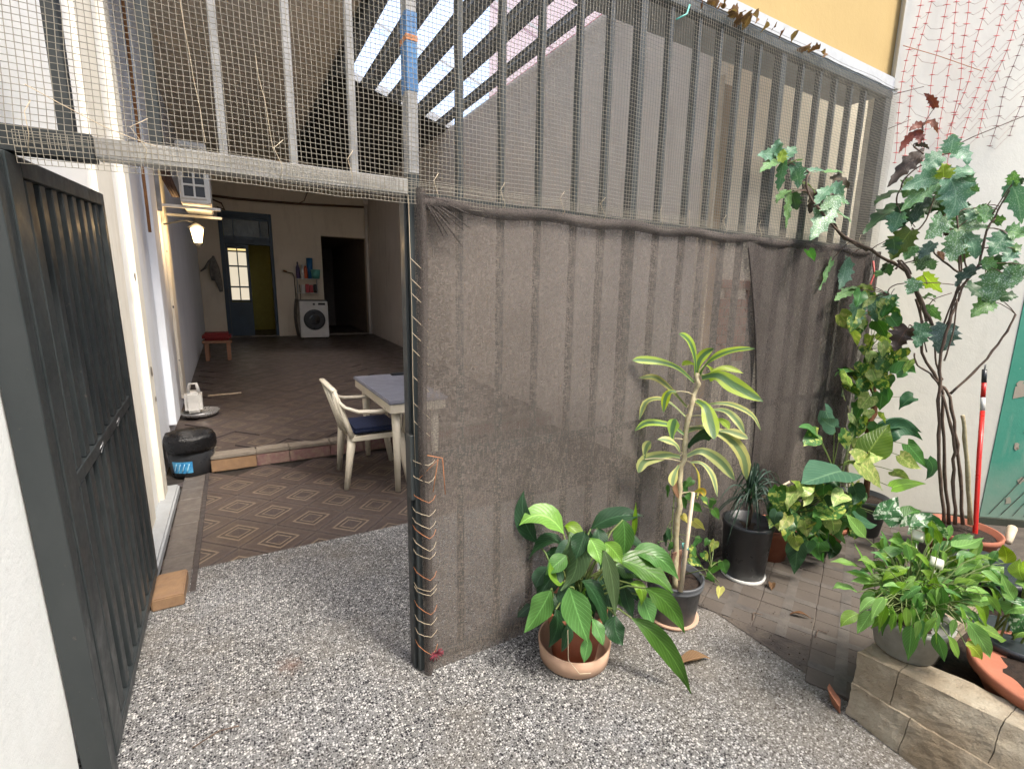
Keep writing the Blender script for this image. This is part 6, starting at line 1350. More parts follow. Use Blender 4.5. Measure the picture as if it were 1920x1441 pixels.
  ('lily','lance',0.030,[(1.726,-1.012,0.468),(1.684,-0.984,0.483),(1.640,-0.96,0.477)]),
  ('lily','lance',0.035,[(1.411,-1.129,0.544),(1.406,-1.135,0.501),(1.399,-1.145,0.44)]),
  ('lily','lance',0.032,[(1.574,-1.096,0.463),(1.585,-1.111,0.425),(1.594,-1.129,0.368)]),
  ('spath','lance',0.030,[(1.501,-0.963,0.535),(1.477,-0.942,0.567),(1.451,-0.925,0.579)]),
  ('lily_bright','lance',0.033,[(1.540,-1.028,0.462),(1.499,-1.003,0.466),(1.457,-0.982,0.451)]),
  ('lily_bright','lance',0.027,[(1.892,-1.104,0.467),(1.924,-1.118,0.489),(1.955,-1.135,0.49)]),
  ('spath','lance',0.022,[(1.552,-0.96,0.599),(1.554,-0.954,0.633),(1.554,-0.951,0.647)]),
  ('lily','lance',0.029,[(1.652,-1.061,0.481),(1.645,-1.065,0.442),(1.637,-1.073,0.382)]),
  ('spath','lance',0.019,[(1.684,-1.104,0.576),(1.684,-1.097,0.612),(1.683,-1.092,0.628)]),
  ('lily','lance',0.029,[(1.484,-1.205,0.533),(1.517,-1.226,0.521),(1.548,-1.251,0.491)]),
  ('spath','lance',0.023,[(1.424,-0.985,0.511),(1.393,-0.964,0.524),(1.360,-0.946,0.518)]),
  ('lily_bright','lance',0.026,[(1.766,-1.199,0.457),(1.774,-1.210,0.427),(1.781,-1.225,0.377)]),
  ('lily_bright','lance',0.022,[(1.871,-1.132,0.436),(1.904,-1.150,0.439),(1.936,-1.172,0.421)]),
  ('spath','lance',0.030,[(1.602,-1.050,0.625),(1.573,-1.028,0.647),(1.543,-1.010,0.65)]),
  ('lily','lance',0.025,[(1.775,-1.042,0.625),(1.759,-1.023,0.667),(1.741,-1.008,0.688)]),
  ('spath','lance',0.032,[(1.617,-1.125,0.441),(1.604,-1.125,0.405),(1.589,-1.129,0.35)]),
  ('lily_bright','lance',0.030,[(1.640,-1.055,0.482),(1.610,-1.034,0.503),(1.578,-1.015,0.504)]),
  ('lily_bright','lance',0.024,[(1.565,-1.133,0.558),(1.586,-1.152,0.529),(1.606,-1.173,0.482)]),
  ('lily','lance',0.026,[(1.535,-1.151,0.543),(1.571,-1.174,0.537),(1.606,-1.199,0.511)]),
  ('lily','lance',0.035,[(1.338,-1.069,0.504),(1.329,-1.073,0.461),(1.318,-1.081,0.398)]),
  ('spath','lance',0.026,[(1.669,-0.971,0.565),(1.658,-0.957,0.6),(1.645,-0.946,0.614)]),
  ('lily_bright','lance',0.029,[(1.774,-1.173,0.527),(1.816,-1.196,0.536),(1.856,-1.221,0.526)]),
  ('lily','lance',0.029,[(1.858,-1.054,0.529),(1.876,-1.054,0.577),(1.893,-1.058,0.603)]),
  ('lily_bright','lance',0.027,[(1.647,-1.003,0.603),(1.613,-0.978,0.628),(1.578,-0.957,0.632)]),
  ('spath','lance',0.021,[(1.652,-0.976,0.606),(1.640,-0.962,0.636),(1.626,-0.952,0.646)]),
  ('lily_bright','lance',0.032,[(1.565,-1.048,0.461),(1.550,-1.048,0.42),(1.534,-1.052,0.36)]),
  ('spath','lance',0.023,[(1.526,-1.085,0.477),(1.498,-1.070,0.477),(1.470,-1.058,0.457)]),
  ('lily','lance',0.016,[(1.601,-1.220,0.488),(1.610,-1.230,0.466),(1.617,-1.244,0.426)]),
  ('spath','lance',0.025,[(1.600,-1.156,0.535),(1.633,-1.176,0.528),(1.664,-1.200,0.502)]),
  ('spath','lance',0.020,[(1.660,-1.022,0.618),(1.660,-1.013,0.657),(1.658,-1.008,0.676)]),
  ('spath','lance',0.026,[(1.859,-1.074,0.474),(1.871,-1.072,0.515),(1.881,-1.074,0.535)]),
  ('spath','lance',0.020,[(1.752,-1.155,0.563),(1.763,-1.154,0.6),(1.772,-1.156,0.617)]),
  ('spath','lance',0.027,[(1.769,-1.138,0.573),(1.795,-1.144,0.617),(1.819,-1.153,0.64)]),
  ('spath','lance',0.032,[(1.563,-1.096,0.549),(1.565,-1.106,0.505),(1.566,-1.120,0.443)]),
  ('lily','lance',0.023,[(1.837,-1.190,0.503),(1.865,-1.210,0.484),(1.891,-1.234,0.445)]),
  ('lily_bright','lance',0.023,[(1.738,-1.053,0.464),(1.762,-1.061,0.489),(1.784,-1.073,0.494)]),
  ('spath','lance',0.023,[(1.429,-1.151,0.533),(1.409,-1.143,0.516),(1.387,-1.137,0.481)]),
  ('lily_bright','lance',0.024,[(1.888,-1.182,0.467),(1.906,-1.197,0.446),(1.922,-1.216,0.404)]),
  ('lily','lance',0.034,[(1.600,-1.086,0.465),(1.571,-1.076,0.433),(1.540,-1.069,0.381)]),
  ('spath','lance',0.031,[(1.931,-1.120,0.533),(1.937,-1.112,0.587),(1.942,-1.107,0.62)]),
  ('lily','lance',0.028,[(1.542,-1.133,0.536),(1.554,-1.147,0.504),(1.564,-1.164,0.453)]),
  ('lily_bright','lance',0.029,[(1.596,-1.034,0.45),(1.564,-1.021,0.425),(1.530,-1.011,0.38)]),
  ('lily_bright','lance',0.027,[(1.606,-1.126,0.535),(1.593,-1.128,0.493),(1.579,-1.133,0.431)]),
  ('spath','lance',0.020,[(1.534,-0.996,0.57),(1.514,-0.979,0.595),(1.493,-0.966,0.6)]),
  ('spath','lance',0.028,[(1.817,-1.135,0.467),(1.840,-1.155,0.433),(1.861,-1.179,0.378)]),
  ('lily_bright','lance',0.024,[(1.375,-1.071,0.455),(1.346,-1.058,0.438),(1.314,-1.047,0.402)]),
  ('spath','lance',0.025,[(1.680,-1.123,0.539),(1.710,-1.136,0.557),(1.739,-1.153,0.555)]),
  ('lily','lance',0.033,[(1.450,-1.137,0.553),(1.471,-1.156,0.521),(1.490,-1.178,0.469)]),
  ('lily','lance',0.019,[(1.675,-1.126,0.467),(1.670,-1.129,0.439),(1.663,-1.136,0.391)]),
  ('spath','lance',0.022,[(1.606,-1.215,0.569),(1.619,-1.228,0.547),(1.631,-1.243,0.506)]),
  ('lily','lance',0.028,[(1.425,-1.133,0.561),(1.404,-1.128,0.533),(1.383,-1.125,0.487)]),
  ('lily_bright','lance',0.018,[(1.788,-1.086,0.599),(1.812,-1.095,0.623),(1.834,-1.107,0.626)]),
  ('lily','lance',0.020,[(1.574,-1.065,0.558),(1.565,-1.053,0.59),(1.556,-1.044,0.602)]),
  ('spath','lance',0.029,[(1.789,-1.099,0.503),(1.825,-1.112,0.538),(1.859,-1.129,0.553)]),
  ('lily','lance',0.035,[(1.498,-1.106,0.546),(1.462,-1.090,0.525),(1.425,-1.077,0.486)]),
  ('spath','lance',0.023,[(1.620,-1.115,0.564),(1.648,-1.128,0.578),(1.674,-1.145,0.572)]),
  ('lily_bright','lance',0.024,[(1.591,-1.190,0.482),(1.618,-1.209,0.465),(1.643,-1.231,0.429)]),
  ('lily','lance',0.020,[(1.579,-1.107,0.497),(1.550,-1.093,0.483),(1.519,-1.083,0.449)]),
  ('lily_bright','lance',0.028,[(1.614,-0.949,0.467),(1.599,-0.933,0.504),(1.582,-0.92,0.519)]),
  ('spath','lance',0.028,[(1.730,-1.194,0.582),(1.761,-1.215,0.568),(1.790,-1.239,0.535)]),
  ('lily','lance',0.024,[(1.756,-1.209,0.499),(1.768,-1.222,0.471),(1.779,-1.238,0.424)]),
  ('lily','lance',0.034,[(1.570,-0.997,0.508),(1.562,-0.981,0.558),(1.552,-0.969,0.589)]),
  ('spath','lance',0.032,[(1.780,-1.156,0.52),(1.804,-1.160,0.565),(1.826,-1.167,0.59)]),
  ('spath','lance',0.023,[(1.582,-1.089,0.531),(1.616,-1.104,0.55),(1.649,-1.123,0.55)]),
  ('spath','lance',0.027,[(1.277,-1.083,0.559),(1.255,-1.077,0.53),(1.231,-1.074,0.483)]),
  ('lily_bright','lance',0.021,[(1.623,-1.100,0.674),(1.616,-1.088,0.71),(1.607,-1.079,0.727)]),
  ('lily','lance',0.037,[(1.785,-1.073,0.446),(1.779,-1.058,0.497),(1.771,-1.047,0.527)]),
  ('spath','lance',0.024,[(1.553,-1.044,0.598),(1.550,-1.033,0.639),(1.544,-1.026,0.661)]),
  ('lily','lance',0.029,[(1.498,-1.130,0.528),(1.468,-1.118,0.502),(1.437,-1.109,0.457)]),
  ('lily','lance',0.025,[(1.629,-1.169,0.493),(1.659,-1.187,0.488),(1.687,-1.208,0.465)]),
  ('lily','lance',0.018,[(1.469,-1.163,0.513),(1.478,-1.174,0.489),(1.486,-1.187,0.447)]),
  ('lily_bright','lance',0.027,[(1.505,-1.113,0.555),(1.510,-1.124,0.519),(1.514,-1.138,0.465)]),
  ('spath','lance',0.033,[(1.629,-1.007,0.513),(1.610,-0.986,0.562),(1.590,-0.968,0.591)]),
  ('spath','lance',0.029,[(1.668,-1.089,0.551),(1.670,-1.080,0.6),(1.671,-1.074,0.628)]),
  ('lily_bright','lance',0.030,[(1.674,-1.131,0.481),(1.700,-1.152,0.453),(1.725,-1.177,0.405)]),
  ('spath','lance',0.029,[(1.605,-1.092,0.498),(1.585,-1.089,0.458),(1.564,-1.089,0.399)]),
  ('lily','lance',0.019,[(1.490,-1.116,0.552),(1.502,-1.127,0.533),(1.512,-1.142,0.494)]),
  ('lily','lance',0.025,[(1.568,-1.118,0.471),(1.546,-1.112,0.44),(1.522,-1.109,0.39)]),
  ('spath','lance',0.025,[(1.879,-1.162,0.574),(1.911,-1.179,0.586),(1.942,-1.198,0.578)]),
  ('lily','lance',0.024,[(1.590,-0.922,0.478),(1.560,-0.905,0.478),(1.529,-0.892,0.457)]),
  ('spath','lance',0.026,[(1.614,-1.123,0.479),(1.602,-1.124,0.443),(1.588,-1.128,0.387)]),
  ('lily','lance',0.026,[(1.672,-1.161,0.469),(1.689,-1.176,0.445),(1.705,-1.194,0.403)]),
  ('spath','lance',0.027,[(1.633,-1.062,0.514),(1.606,-1.041,0.542),(1.578,-1.023,0.549)]),
  ('lily_bright','lance',0.026,[(1.632,-1.188,0.532),(1.670,-1.208,0.538),(1.706,-1.232,0.526)]),
  ('lily','lance',0.031,[(1.644,-1.094,0.491),(1.611,-1.068,0.524),(1.576,-1.045,0.536)]),
  ('lily','lance',0.029,[(1.718,-1.099,0.507),(1.741,-1.119,0.479),(1.762,-1.141,0.432)]),
  ('spath','lance',0.019,[(1.903,-1.164,0.517),(1.933,-1.179,0.53),(1.962,-1.197,0.522)]),
  ('lily_bright','lance',0.025,[(1.623,-0.983,0.545),(1.593,-0.96,0.574),(1.561,-0.94,0.583)]),
  ('lily_bright','lance',0.031,[(1.879,-1.168,0.464),(1.918,-1.182,0.503),(1.955,-1.199,0.521)]),
  ('lily_bright','lance',0.032,[(1.562,-1.091,0.545),(1.561,-1.099,0.506),(1.558,-1.110,0.448)]),
  ('spath','lance',0.036,[(1.696,-1.032,0.446),(1.696,-1.019,0.504),(1.695,-1.010,0.541)]),
  ('lily','lance',0.026,[(1.583,-1.110,0.524),(1.619,-1.127,0.544),(1.653,-1.147,0.545)]),
  ('spath','lance',0.019,[(1.585,-1.012,0.473),(1.562,-1.001,0.463),(1.536,-0.993,0.432)]),
  ('spath','lance',0.025,[(1.593,-1.121,0.537),(1.568,-1.099,0.569),(1.542,-1.081,0.582)]),
  ('spath','lance',0.024,[(1.496,-1.150,0.57),(1.494,-1.155,0.54),(1.492,-1.164,0.492)]),
  ('lily_bright','lance',0.037,[(1.536,-1.107,0.46),(1.550,-1.124,0.418),(1.563,-1.145,0.357)]),
  ('lily','lance',0.030,[(1.473,-1.009,0.582),(1.448,-0.988,0.617),(1.422,-0.969,0.631)]),
  ('spath','lance',0.017,[(1.293,-1.180,0.531),(1.286,-1.180,0.509),(1.276,-1.183,0.469)]),
  ('lily_bright','lance',0.030,[(1.661,-0.967,0.54),(1.626,-0.94,0.575),(1.590,-0.916,0.589)]),
  ('spath','lance',0.022,[(1.627,-1.044,0.563),(1.632,-1.040,0.598),(1.635,-1.038,0.613)]),
  ('lily','lance',0.035,[(1.629,-1.147,0.477),(1.669,-1.171,0.473),(1.708,-1.199,0.449)]),
  ('spath','lance',0.031,[(1.512,-1.023,0.449),(1.490,-1.020,0.406),(1.466,-1.020,0.343)]),
  ('spath','lance',0.018,[(1.526,-1.080,0.562),(1.500,-1.069,0.548),(1.474,-1.061,0.515)]),
  ('spath','lance',0.021,[(1.379,-1.132,0.525),(1.374,-1.136,0.494),(1.368,-1.143,0.444)]),
  ('lily_bright','lance',0.025,[(1.300,-1.085,0.549),(1.273,-1.073,0.535),(1.245,-1.063,0.502)]),
  ('spath','lance',0.022,[(1.482,-1.125,0.46),(1.494,-1.136,0.439),(1.504,-1.151,0.4)]),
  ('lily','lance',0.032,[(1.486,-1.065,0.528),(1.452,-1.049,0.512),(1.416,-1.036,0.477)]),
  ('lily_bright','lance',0.021,[(1.601,-1.237,0.529),(1.628,-1.251,0.54),(1.653,-1.267,0.532)]),
  ('spath','lance',0.035,[(1.648,-1.089,0.482),(1.626,-1.067,0.528),(1.602,-1.048,0.553)]),
  ('spath','lance',0.029,[(1.406,-1.090,0.454),(1.372,-1.073,0.44),(1.336,-1.059,0.407)]),
  ('lily_bright','lance',0.023,[(1.725,-1.103,0.473),(1.746,-1.109,0.505),(1.766,-1.118,0.516)]),
  ('spath','lance',0.023,[(1.767,-1.008,0.45),(1.739,-0.986,0.475),(1.709,-0.968,0.479)]),
  ('spath','lance',0.021,[(1.730,-1.075,0.467),(1.707,-1.067,0.443),(1.683,-1.063,0.399)]),
  ('spath','lance',0.024,[(1.802,-1.147,0.551),(1.830,-1.158,0.574),(1.855,-1.172,0.576)]),
  ('lily_bright','lance',0.036,[(1.682,-1.101,0.484),(1.664,-1.099,0.443),(1.644,-1.101,0.381)]),
  ('lily','lance',0.023,[(1.442,-1.218,0.538),(1.468,-1.238,0.517),(1.494,-1.261,0.479)]),
  ('lily','lance',0.023,[(1.955,-1.119,0.49),(1.983,-1.135,0.492),(2.010,-1.154,0.472)]),
  ('spath','lance',0.030,[(1.827,-1.093,0.494),(1.863,-1.113,0.5),(1.898,-1.136,0.486)]),
  ('lily_bright','lance',0.038,[(1.534,-1.048,0.573),(1.491,-1.026,0.559),(1.446,-1.008,0.525)]),
  ('lily','lance',0.023,[(1.833,-1.210,0.523),(1.864,-1.228,0.521),(1.893,-1.250,0.5)]),
  ('lily','lance',0.031,[(1.369,-1.020,0.514),(1.343,-1.012,0.485),(1.316,-1.007,0.437)]),
  ('spath','lance',0.028,[(1.330,-1.040,0.514),(1.302,-1.028,0.496),(1.273,-1.020,0.459)]),
  ('spath','lance',0.022,[(1.300,-1.137,0.552),(1.298,-1.143,0.52),(1.296,-1.153,0.47)]),
  ('spath','lance',0.021,[(1.561,-1.121,0.457),(1.575,-1.133,0.439),(1.588,-1.149,0.402)]),
  ('lily_bright','lance',0.041,[(1.825,-1.034,0.593),(1.823,-1.020,0.653),(1.820,-1.010,0.691)]),
  ('spath','lance',0.026,[(1.606,-1.046,0.506),(1.571,-1.030,0.488),(1.534,-1.017,0.449)]),
  ('lily_bright','lance',0.029,[(1.743,-1.046,0.453),(1.713,-1.021,0.488),(1.681,-1.000,0.502)]),
  ('spath','lance',0.032,[(1.892,-1.125,0.552),(1.910,-1.124,0.605),(1.927,-1.127,0.637)]),
  ('lily','lance',0.033,[(1.568,-1.157,0.502),(1.601,-1.179,0.487),(1.632,-1.204,0.454)]),
  ('lily','lance',0.028,[(1.675,-1.095,0.477),(1.692,-1.097,0.516),(1.707,-1.102,0.535)]),
  ('lily','lance',0.022,[(1.664,-1.160,0.436),(1.697,-1.179,0.435),(1.729,-1.202,0.415)]),
  ('spath','lance',0.019,[(1.730,-1.087,0.657),(1.740,-1.084,0.696),(1.747,-1.084,0.714)]),
  ('lily','lance',0.019,[(1.484,-1.091,0.51),(1.471,-1.090,0.484),(1.457,-1.091,0.44)]),
  ('spath','lance',0.025,[(1.512,-1.039,0.48),(1.479,-1.025,0.457),(1.445,-1.014,0.415)]),
  ('spath','lance',0.017,[(1.385,-1.240,0.541),(1.377,-1.239,0.521),(1.367,-1.242,0.485)]),
  ('lily_bright','lance',0.022,[(1.339,-1.094,0.489),(1.307,-1.075,0.491),(1.274,-1.059,0.475)]),
  ('lily_bright','lance',0.023,[(1.573,-1.006,0.51),(1.547,-0.988,0.522),(1.520,-0.974,0.513)]),
  ('lily_bright','lance',0.029,[(1.557,-1.091,0.542),(1.526,-1.079,0.515),(1.493,-1.070,0.469)]),
  ('spath','lance',0.026,[(1.794,-1.042,0.452),(1.824,-1.059,0.454),(1.852,-1.079,0.434)]),
  ('spath','lance',0.028,[(1.438,-1.079,0.54),(1.405,-1.058,0.553),(1.371,-1.039,0.548)]),
  ('spath','lance',0.029,[(1.735,-1.151,0.478),(1.772,-1.165,0.51),(1.807,-1.183,0.523)]),
  ('spath','lance',0.032,[(1.666,-0.959,0.545),(1.677,-0.953,0.604),(1.686,-0.95,0.641)]),
  ('spath','lance',0.021,[(1.791,-1.067,0.486),(1.823,-1.081,0.505),(1.853,-1.099,0.504)]),
  ('spath','lance',0.021,[(1.696,-1.137,0.575),(1.711,-1.138,0.61),(1.724,-1.142,0.625)]),
  ('lily','lance',0.034,[(1.577,-1.025,0.46),(1.545,-1.001,0.485),(1.510,-0.98,0.491)]),
  ('lily_bright','lance',0.027,[(1.764,-1.136,0.446),(1.798,-1.154,0.452),(1.829,-1.175,0.437)]),
  ('spath','lance',0.030,[(1.804,-1.052,0.446),(1.795,-1.036,0.496),(1.785,-1.023,0.526)]),
  ('lily','lance',0.020,[(1.686,-0.946,0.551),(1.683,-0.937,0.588),(1.679,-0.931,0.603)]),
  ('lily_bright','lance',0.022,[(1.823,-1.093,0.525),(1.851,-1.104,0.55),(1.878,-1.119,0.555)]),
  ('lily_bright','lance',0.025,[(1.308,-1.082,0.521),(1.294,-1.081,0.488),(1.278,-1.084,0.436)]),
  ('spath','lance',0.021,[(1.618,-0.963,0.494),(1.591,-0.947,0.501),(1.563,-0.933,0.487)]),
  ('lily_bright','lance',0.028,[(1.546,-1.126,0.581),(1.536,-1.129,0.537),(1.524,-1.136,0.474)]),
  ('spath','lance',0.028,[(1.414,-0.997,0.584),(1.385,-0.976,0.607),(1.355,-0.958,0.61)]),
  ('lily','lance',0.025,[(1.577,-1.148,0.454),(1.611,-1.171,0.438),(1.644,-1.197,0.403)]),
  ('lily_bright','lance',0.028,[(1.596,-1.090,0.58),(1.576,-1.071,0.615),(1.554,-1.055,0.631)]),
  ('lily','lance',0.025,[(1.391,-1.155,0.484),(1.393,-1.164,0.449),(1.393,-1.176,0.395)]),
  ('spath','lance',0.026,[(1.614,-0.952,0.581),(1.584,-0.932,0.598),(1.553,-0.914,0.593)]),
  ('lily_bright','lance',0.024,[(1.674,-1.093,0.464),(1.679,-1.103,0.432),(1.681,-1.116,0.38)]),
  ('lily','lance',0.026,[(1.384,-1.164,0.532),(1.366,-1.160,0.5),(1.347,-1.160,0.45)]),
  ('spath','lance',0.028,[(1.703,-1.079,0.513),(1.683,-1.060,0.546),(1.660,-1.044,0.559)]),
  ('spath','lance',0.024,[(1.337,-1.208,0.545),(1.313,-1.200,0.518),(1.288,-1.196,0.475)]),
  ('spath','lance',0.024,[(1.659,-1.090,0.512),(1.637,-1.084,0.485),(1.615,-1.081,0.439)]),
  ('lily','lance',0.024,[(1.739,-1.074,0.447),(1.771,-1.085,0.479),(1.801,-1.100,0.491)]),
  ('lily_bright','lance',0.033,[(1.679,-0.972,0.527),(1.654,-0.949,0.565),(1.626,-0.929,0.581)]),
  ('lily_bright','lance',0.031,[(1.853,-1.059,0.454),(1.893,-1.075,0.481),(1.930,-1.096,0.487)]),
  ('lily','lance',0.026,[(1.681,-1.168,0.505),(1.708,-1.188,0.488),(1.734,-1.210,0.451)]),
  ('lily_bright','lance',0.032,[(1.702,-1.066,0.503),(1.667,-1.051,0.475),(1.629,-1.040,0.427)]),
  ('spath','lance',0.019,[(1.653,-1.079,0.525),(1.676,-1.087,0.548),(1.697,-1.099,0.552)]),
  ('spath','lance',0.021,[(1.894,-1.159,0.497),(1.912,-1.162,0.532),(1.929,-1.168,0.546)]),
  ('lily_bright','lance',0.026,[(1.452,-1.227,0.557),(1.458,-1.237,0.525),(1.463,-1.250,0.476)]),
  ('spath','lance',0.022,[(1.605,-1.249,0.559),(1.624,-1.265,0.536),(1.642,-1.285,0.495)]),
  ('lily_bright','lance',0.027,[(1.731,-1.033,0.456),(1.738,-1.026,0.506),(1.742,-1.022,0.535)]),
  ('lily','lance',0.033,[(1.658,-1.034,0.54),(1.657,-1.022,0.588),(1.653,-1.015,0.615)]),
  ('lily','lance',0.029,[(1.878,-1.158,0.486),(1.911,-1.179,0.474),(1.941,-1.204,0.441)]),
  ('lily','lance',0.031,[(1.662,-1.107,0.517),(1.671,-1.102,0.564),(1.677,-1.100,0.591)]),
  ('spath','lance',0.021,[(1.745,-1.005,0.456),(1.714,-0.987,0.458),(1.681,-0.972,0.439)]),
  ('spath','lance',0.028,[(1.580,-1.091,0.436),(1.564,-1.089,0.405),(1.546,-1.089,0.355)]),
  ('lily','lance',0.031,[(1.789,-1.101,0.6),(1.823,-1.111,0.642),(1.856,-1.126,0.663)]),
  ('lily_bright','lance',0.025,[(1.693,-0.958,0.491),(1.672,-0.94,0.521),(1.650,-0.925,0.529)]),
  ('lily_bright','lance',0.029,[(1.726,-0.994,0.524),(1.727,-0.985,0.57),(1.726,-0.979,0.594)]),
  ('spath','lance',0.025,[(1.687,-1.056,0.475),(1.701,-1.054,0.522),(1.714,-1.055,0.549)]),
  ('spath','lance',0.020,[(1.495,-1.161,0.497),(1.479,-1.157,0.469),(1.461,-1.157,0.423)]),
  ('lily_bright','lance',0.023,[(1.977,-1.185,0.457),(2.010,-1.205,0.454),(2.042,-1.228,0.431)]),
  ('spath','lance',0.028,[(1.647,-1.086,0.526),(1.639,-1.073,0.565),(1.630,-1.064,0.583)]),
  ('spath','lance',0.023,[(1.601,-1.046,0.517),(1.572,-1.024,0.536),(1.540,-1.006,0.536)]),
  ('lily','lance',0.031,[(1.770,-1.069,0.558),(1.761,-1.052,0.61),(1.749,-1.038,0.641)]),
  ('lily_bright','lance',0.037,[(1.664,-1.053,0.644),(1.675,-1.048,0.698),(1.685,-1.046,0.731)]),
  ('spath','lance',0.038,[(1.543,-0.992,0.502),(1.498,-0.969,0.489),(1.451,-0.949,0.455)]),
  ('lily','lance',0.021,[(1.824,-1.095,0.445),(1.855,-1.109,0.464),(1.885,-1.126,0.462)]),
  ('spath','lance',0.026,[(1.507,-1.139,0.555),(1.495,-1.140,0.521),(1.482,-1.144,0.469)]),
  ('spath','lance',0.026,[(1.901,-1.105,0.585),(1.906,-1.099,0.626),(1.910,-1.097,0.646)]),
  ('spath','lance',0.019,[(1.628,-1.127,0.495),(1.634,-1.136,0.467),(1.639,-1.149,0.419)]),
  ('lily_bright','lance',0.020,[(1.696,-1.042,0.542),(1.675,-1.024,0.567),(1.652,-1.010,0.572)]),
  ('spath','lance',0.028,[(1.800,-1.091,0.429),(1.831,-1.101,0.461),(1.860,-1.116,0.472)]),
  ('lily','lance',0.032,[(1.654,-1.146,0.472),(1.679,-1.168,0.436),(1.702,-1.193,0.382)]),
  ('spath','lance',0.028,[(1.532,-1.078,0.458),(1.538,-1.090,0.417),(1.543,-1.106,0.357)]),
  ('lily_bright','lance',0.019,[(1.329,-1.210,0.534),(1.326,-1.215,0.506),(1.323,-1.223,0.461)]),
  ('lily','lance',0.020,[(1.520,-1.042,0.541),(1.503,-1.027,0.566),(1.485,-1.015,0.572)]),
  ('lily_bright','lance',0.037,[(1.760,-1.032,0.557),(1.754,-1.017,0.611),(1.747,-1.005,0.644)]),
  ('spath','lance',0.019,[(1.717,-0.978,0.48),(1.694,-0.96,0.499),(1.669,-0.946,0.496)]),
  ('lily','lance',0.040,[(1.846,-1.078,0.564),(1.871,-1.082,0.616),(1.895,-1.089,0.646)]),
  ('lily','lance',0.022,[(1.775,-1.204,0.601),(1.790,-1.205,0.638),(1.804,-1.209,0.655)]),
  ('spath','lance',0.031,[(1.726,-1.173,0.629),(1.769,-1.198,0.628),(1.811,-1.227,0.607)]),
  ('lily_bright','lance',0.024,[(1.546,-1.093,0.502),(1.554,-1.104,0.477),(1.561,-1.117,0.432)]),
  ('lily_bright','lance',0.021,[(1.578,-1.163,0.529),(1.593,-1.176,0.509),(1.608,-1.193,0.471)]),
  ('lily','lance',0.033,[(1.615,-0.969,0.576),(1.594,-0.948,0.618),(1.572,-0.931,0.64)]),
  ('spath','lance',0.028,[(1.495,-0.991,0.451),(1.462,-0.971,0.448),(1.426,-0.956,0.426)]),
  ('spath','lance',0.025,[(1.745,-1.105,0.52),(1.778,-1.122,0.53),(1.809,-1.142,0.52)]),
  ('spath','lance',0.037,[(1.730,-1.072,0.466),(1.773,-1.096,0.467),(1.814,-1.125,0.447)]),
  ('spath','lance',0.022,[(1.502,-1.152,0.559),(1.491,-1.151,0.533),(1.478,-1.153,0.488)]),
  ('lily_bright','lance',0.030,[(1.596,-1.091,0.501),(1.560,-1.069,0.511),(1.523,-1.050,0.5)]),
  ('spath','lance',0.025,[(1.767,-1.081,0.462),(1.796,-1.098,0.462),(1.822,-1.118,0.44)]),
  ('lily','lance',0.030,[(1.503,-1.161,0.575),(1.501,-1.169,0.532),(1.497,-1.180,0.47)]),
  ('lily_bright','lance',0.037,[(1.730,-0.98,0.51),(1.744,-0.976,0.564),(1.756,-0.976,0.597)]),
  ('lily','lance',0.031,[(1.427,-0.991,0.532),(1.388,-0.963,0.554),(1.346,-0.939,0.557)]),
  ('lily','lance',0.037,[(1.689,-1.089,0.464),(1.731,-1.115,0.455),(1.772,-1.144,0.426)]),
  ('spath','lance',0.024,[(1.854,-1.058,0.534),(1.871,-1.060,0.572),(1.886,-1.065,0.589)]),
  ('spath','lance',0.023,[(1.489,-1.087,0.561),(1.468,-1.077,0.545),(1.445,-1.072,0.511)]),
  ('spath','lance',0.021,[(1.337,-1.117,0.506),(1.332,-1.120,0.477),(1.326,-1.127,0.429)]),
  ('lily_bright','lance',0.020,[(1.599,-1.050,0.586),(1.576,-1.034,0.601),(1.552,-1.021,0.596)]),
  ('spath','lance',0.019,[(1.701,-1.101,0.579),(1.693,-1.090,0.611),(1.683,-1.081,0.624)]),
  ('lily_bright','lance',0.033,[(1.651,-0.945,0.507),(1.606,-0.921,0.502),(1.560,-0.9,0.475)]),
  ('lily_bright','lance',0.035,[(1.788,-1.132,0.546),(1.826,-1.147,0.58),(1.862,-1.164,0.594)]),
  ('spath','lance',0.036,[(1.724,-1.037,0.489),(1.743,-1.037,0.54),(1.761,-1.041,0.57)]),
  ('spath','lance',0.019,[(1.623,-1.050,0.468),(1.612,-1.048,0.444),(1.600,-1.051,0.401)]),
  ('spath','lance',0.035,[(1.980,-1.161,0.448),(2.012,-1.171,0.488),(2.042,-1.184,0.508)]),
  ('spath','lance',0.032,[(1.841,-1.135,0.453),(1.877,-1.156,0.45),(1.912,-1.181,0.427)]),
  ('lily','lance',0.019,[(1.637,-1.072,0.68),(1.633,-1.063,0.712),(1.628,-1.058,0.724)]),
  ('spath','lance',0.028,[(1.406,-1.055,0.455),(1.369,-1.038,0.433),(1.331,-1.025,0.393)]),
  ('lily','lance',0.020,[(1.500,-1.020,0.52),(1.477,-1.010,0.505),(1.452,-1.003,0.471)]),
  ('spath','lance',0.022,[(1.368,-1.190,0.549),(1.367,-1.196,0.516),(1.365,-1.206,0.465)]),
  ('spath','lance',0.035,[(1.679,-1.140,0.553),(1.718,-1.155,0.583),(1.755,-1.175,0.593)]),
  ('lily','lance',0.028,[(1.711,-1.127,0.605),(1.745,-1.143,0.622),(1.778,-1.163,0.62)]),
  ('lily','lance',0.030,[(1.958,-1.126,0.516),(2.000,-1.146,0.538),(2.041,-1.169,0.539)]),
  ('spath','lance',0.037,[(1.658,-0.953,0.441),(1.632,-0.929,0.487),(1.605,-0.908,0.512)]),
  ('spath','lance',0.032,[(1.630,-1.154,0.542),(1.668,-1.173,0.556),(1.704,-1.195,0.551)]),
  ('lily_bright','lance',0.022,[(1.768,-1.188,0.442),(1.798,-1.207,0.433),(1.826,-1.229,0.404)]),
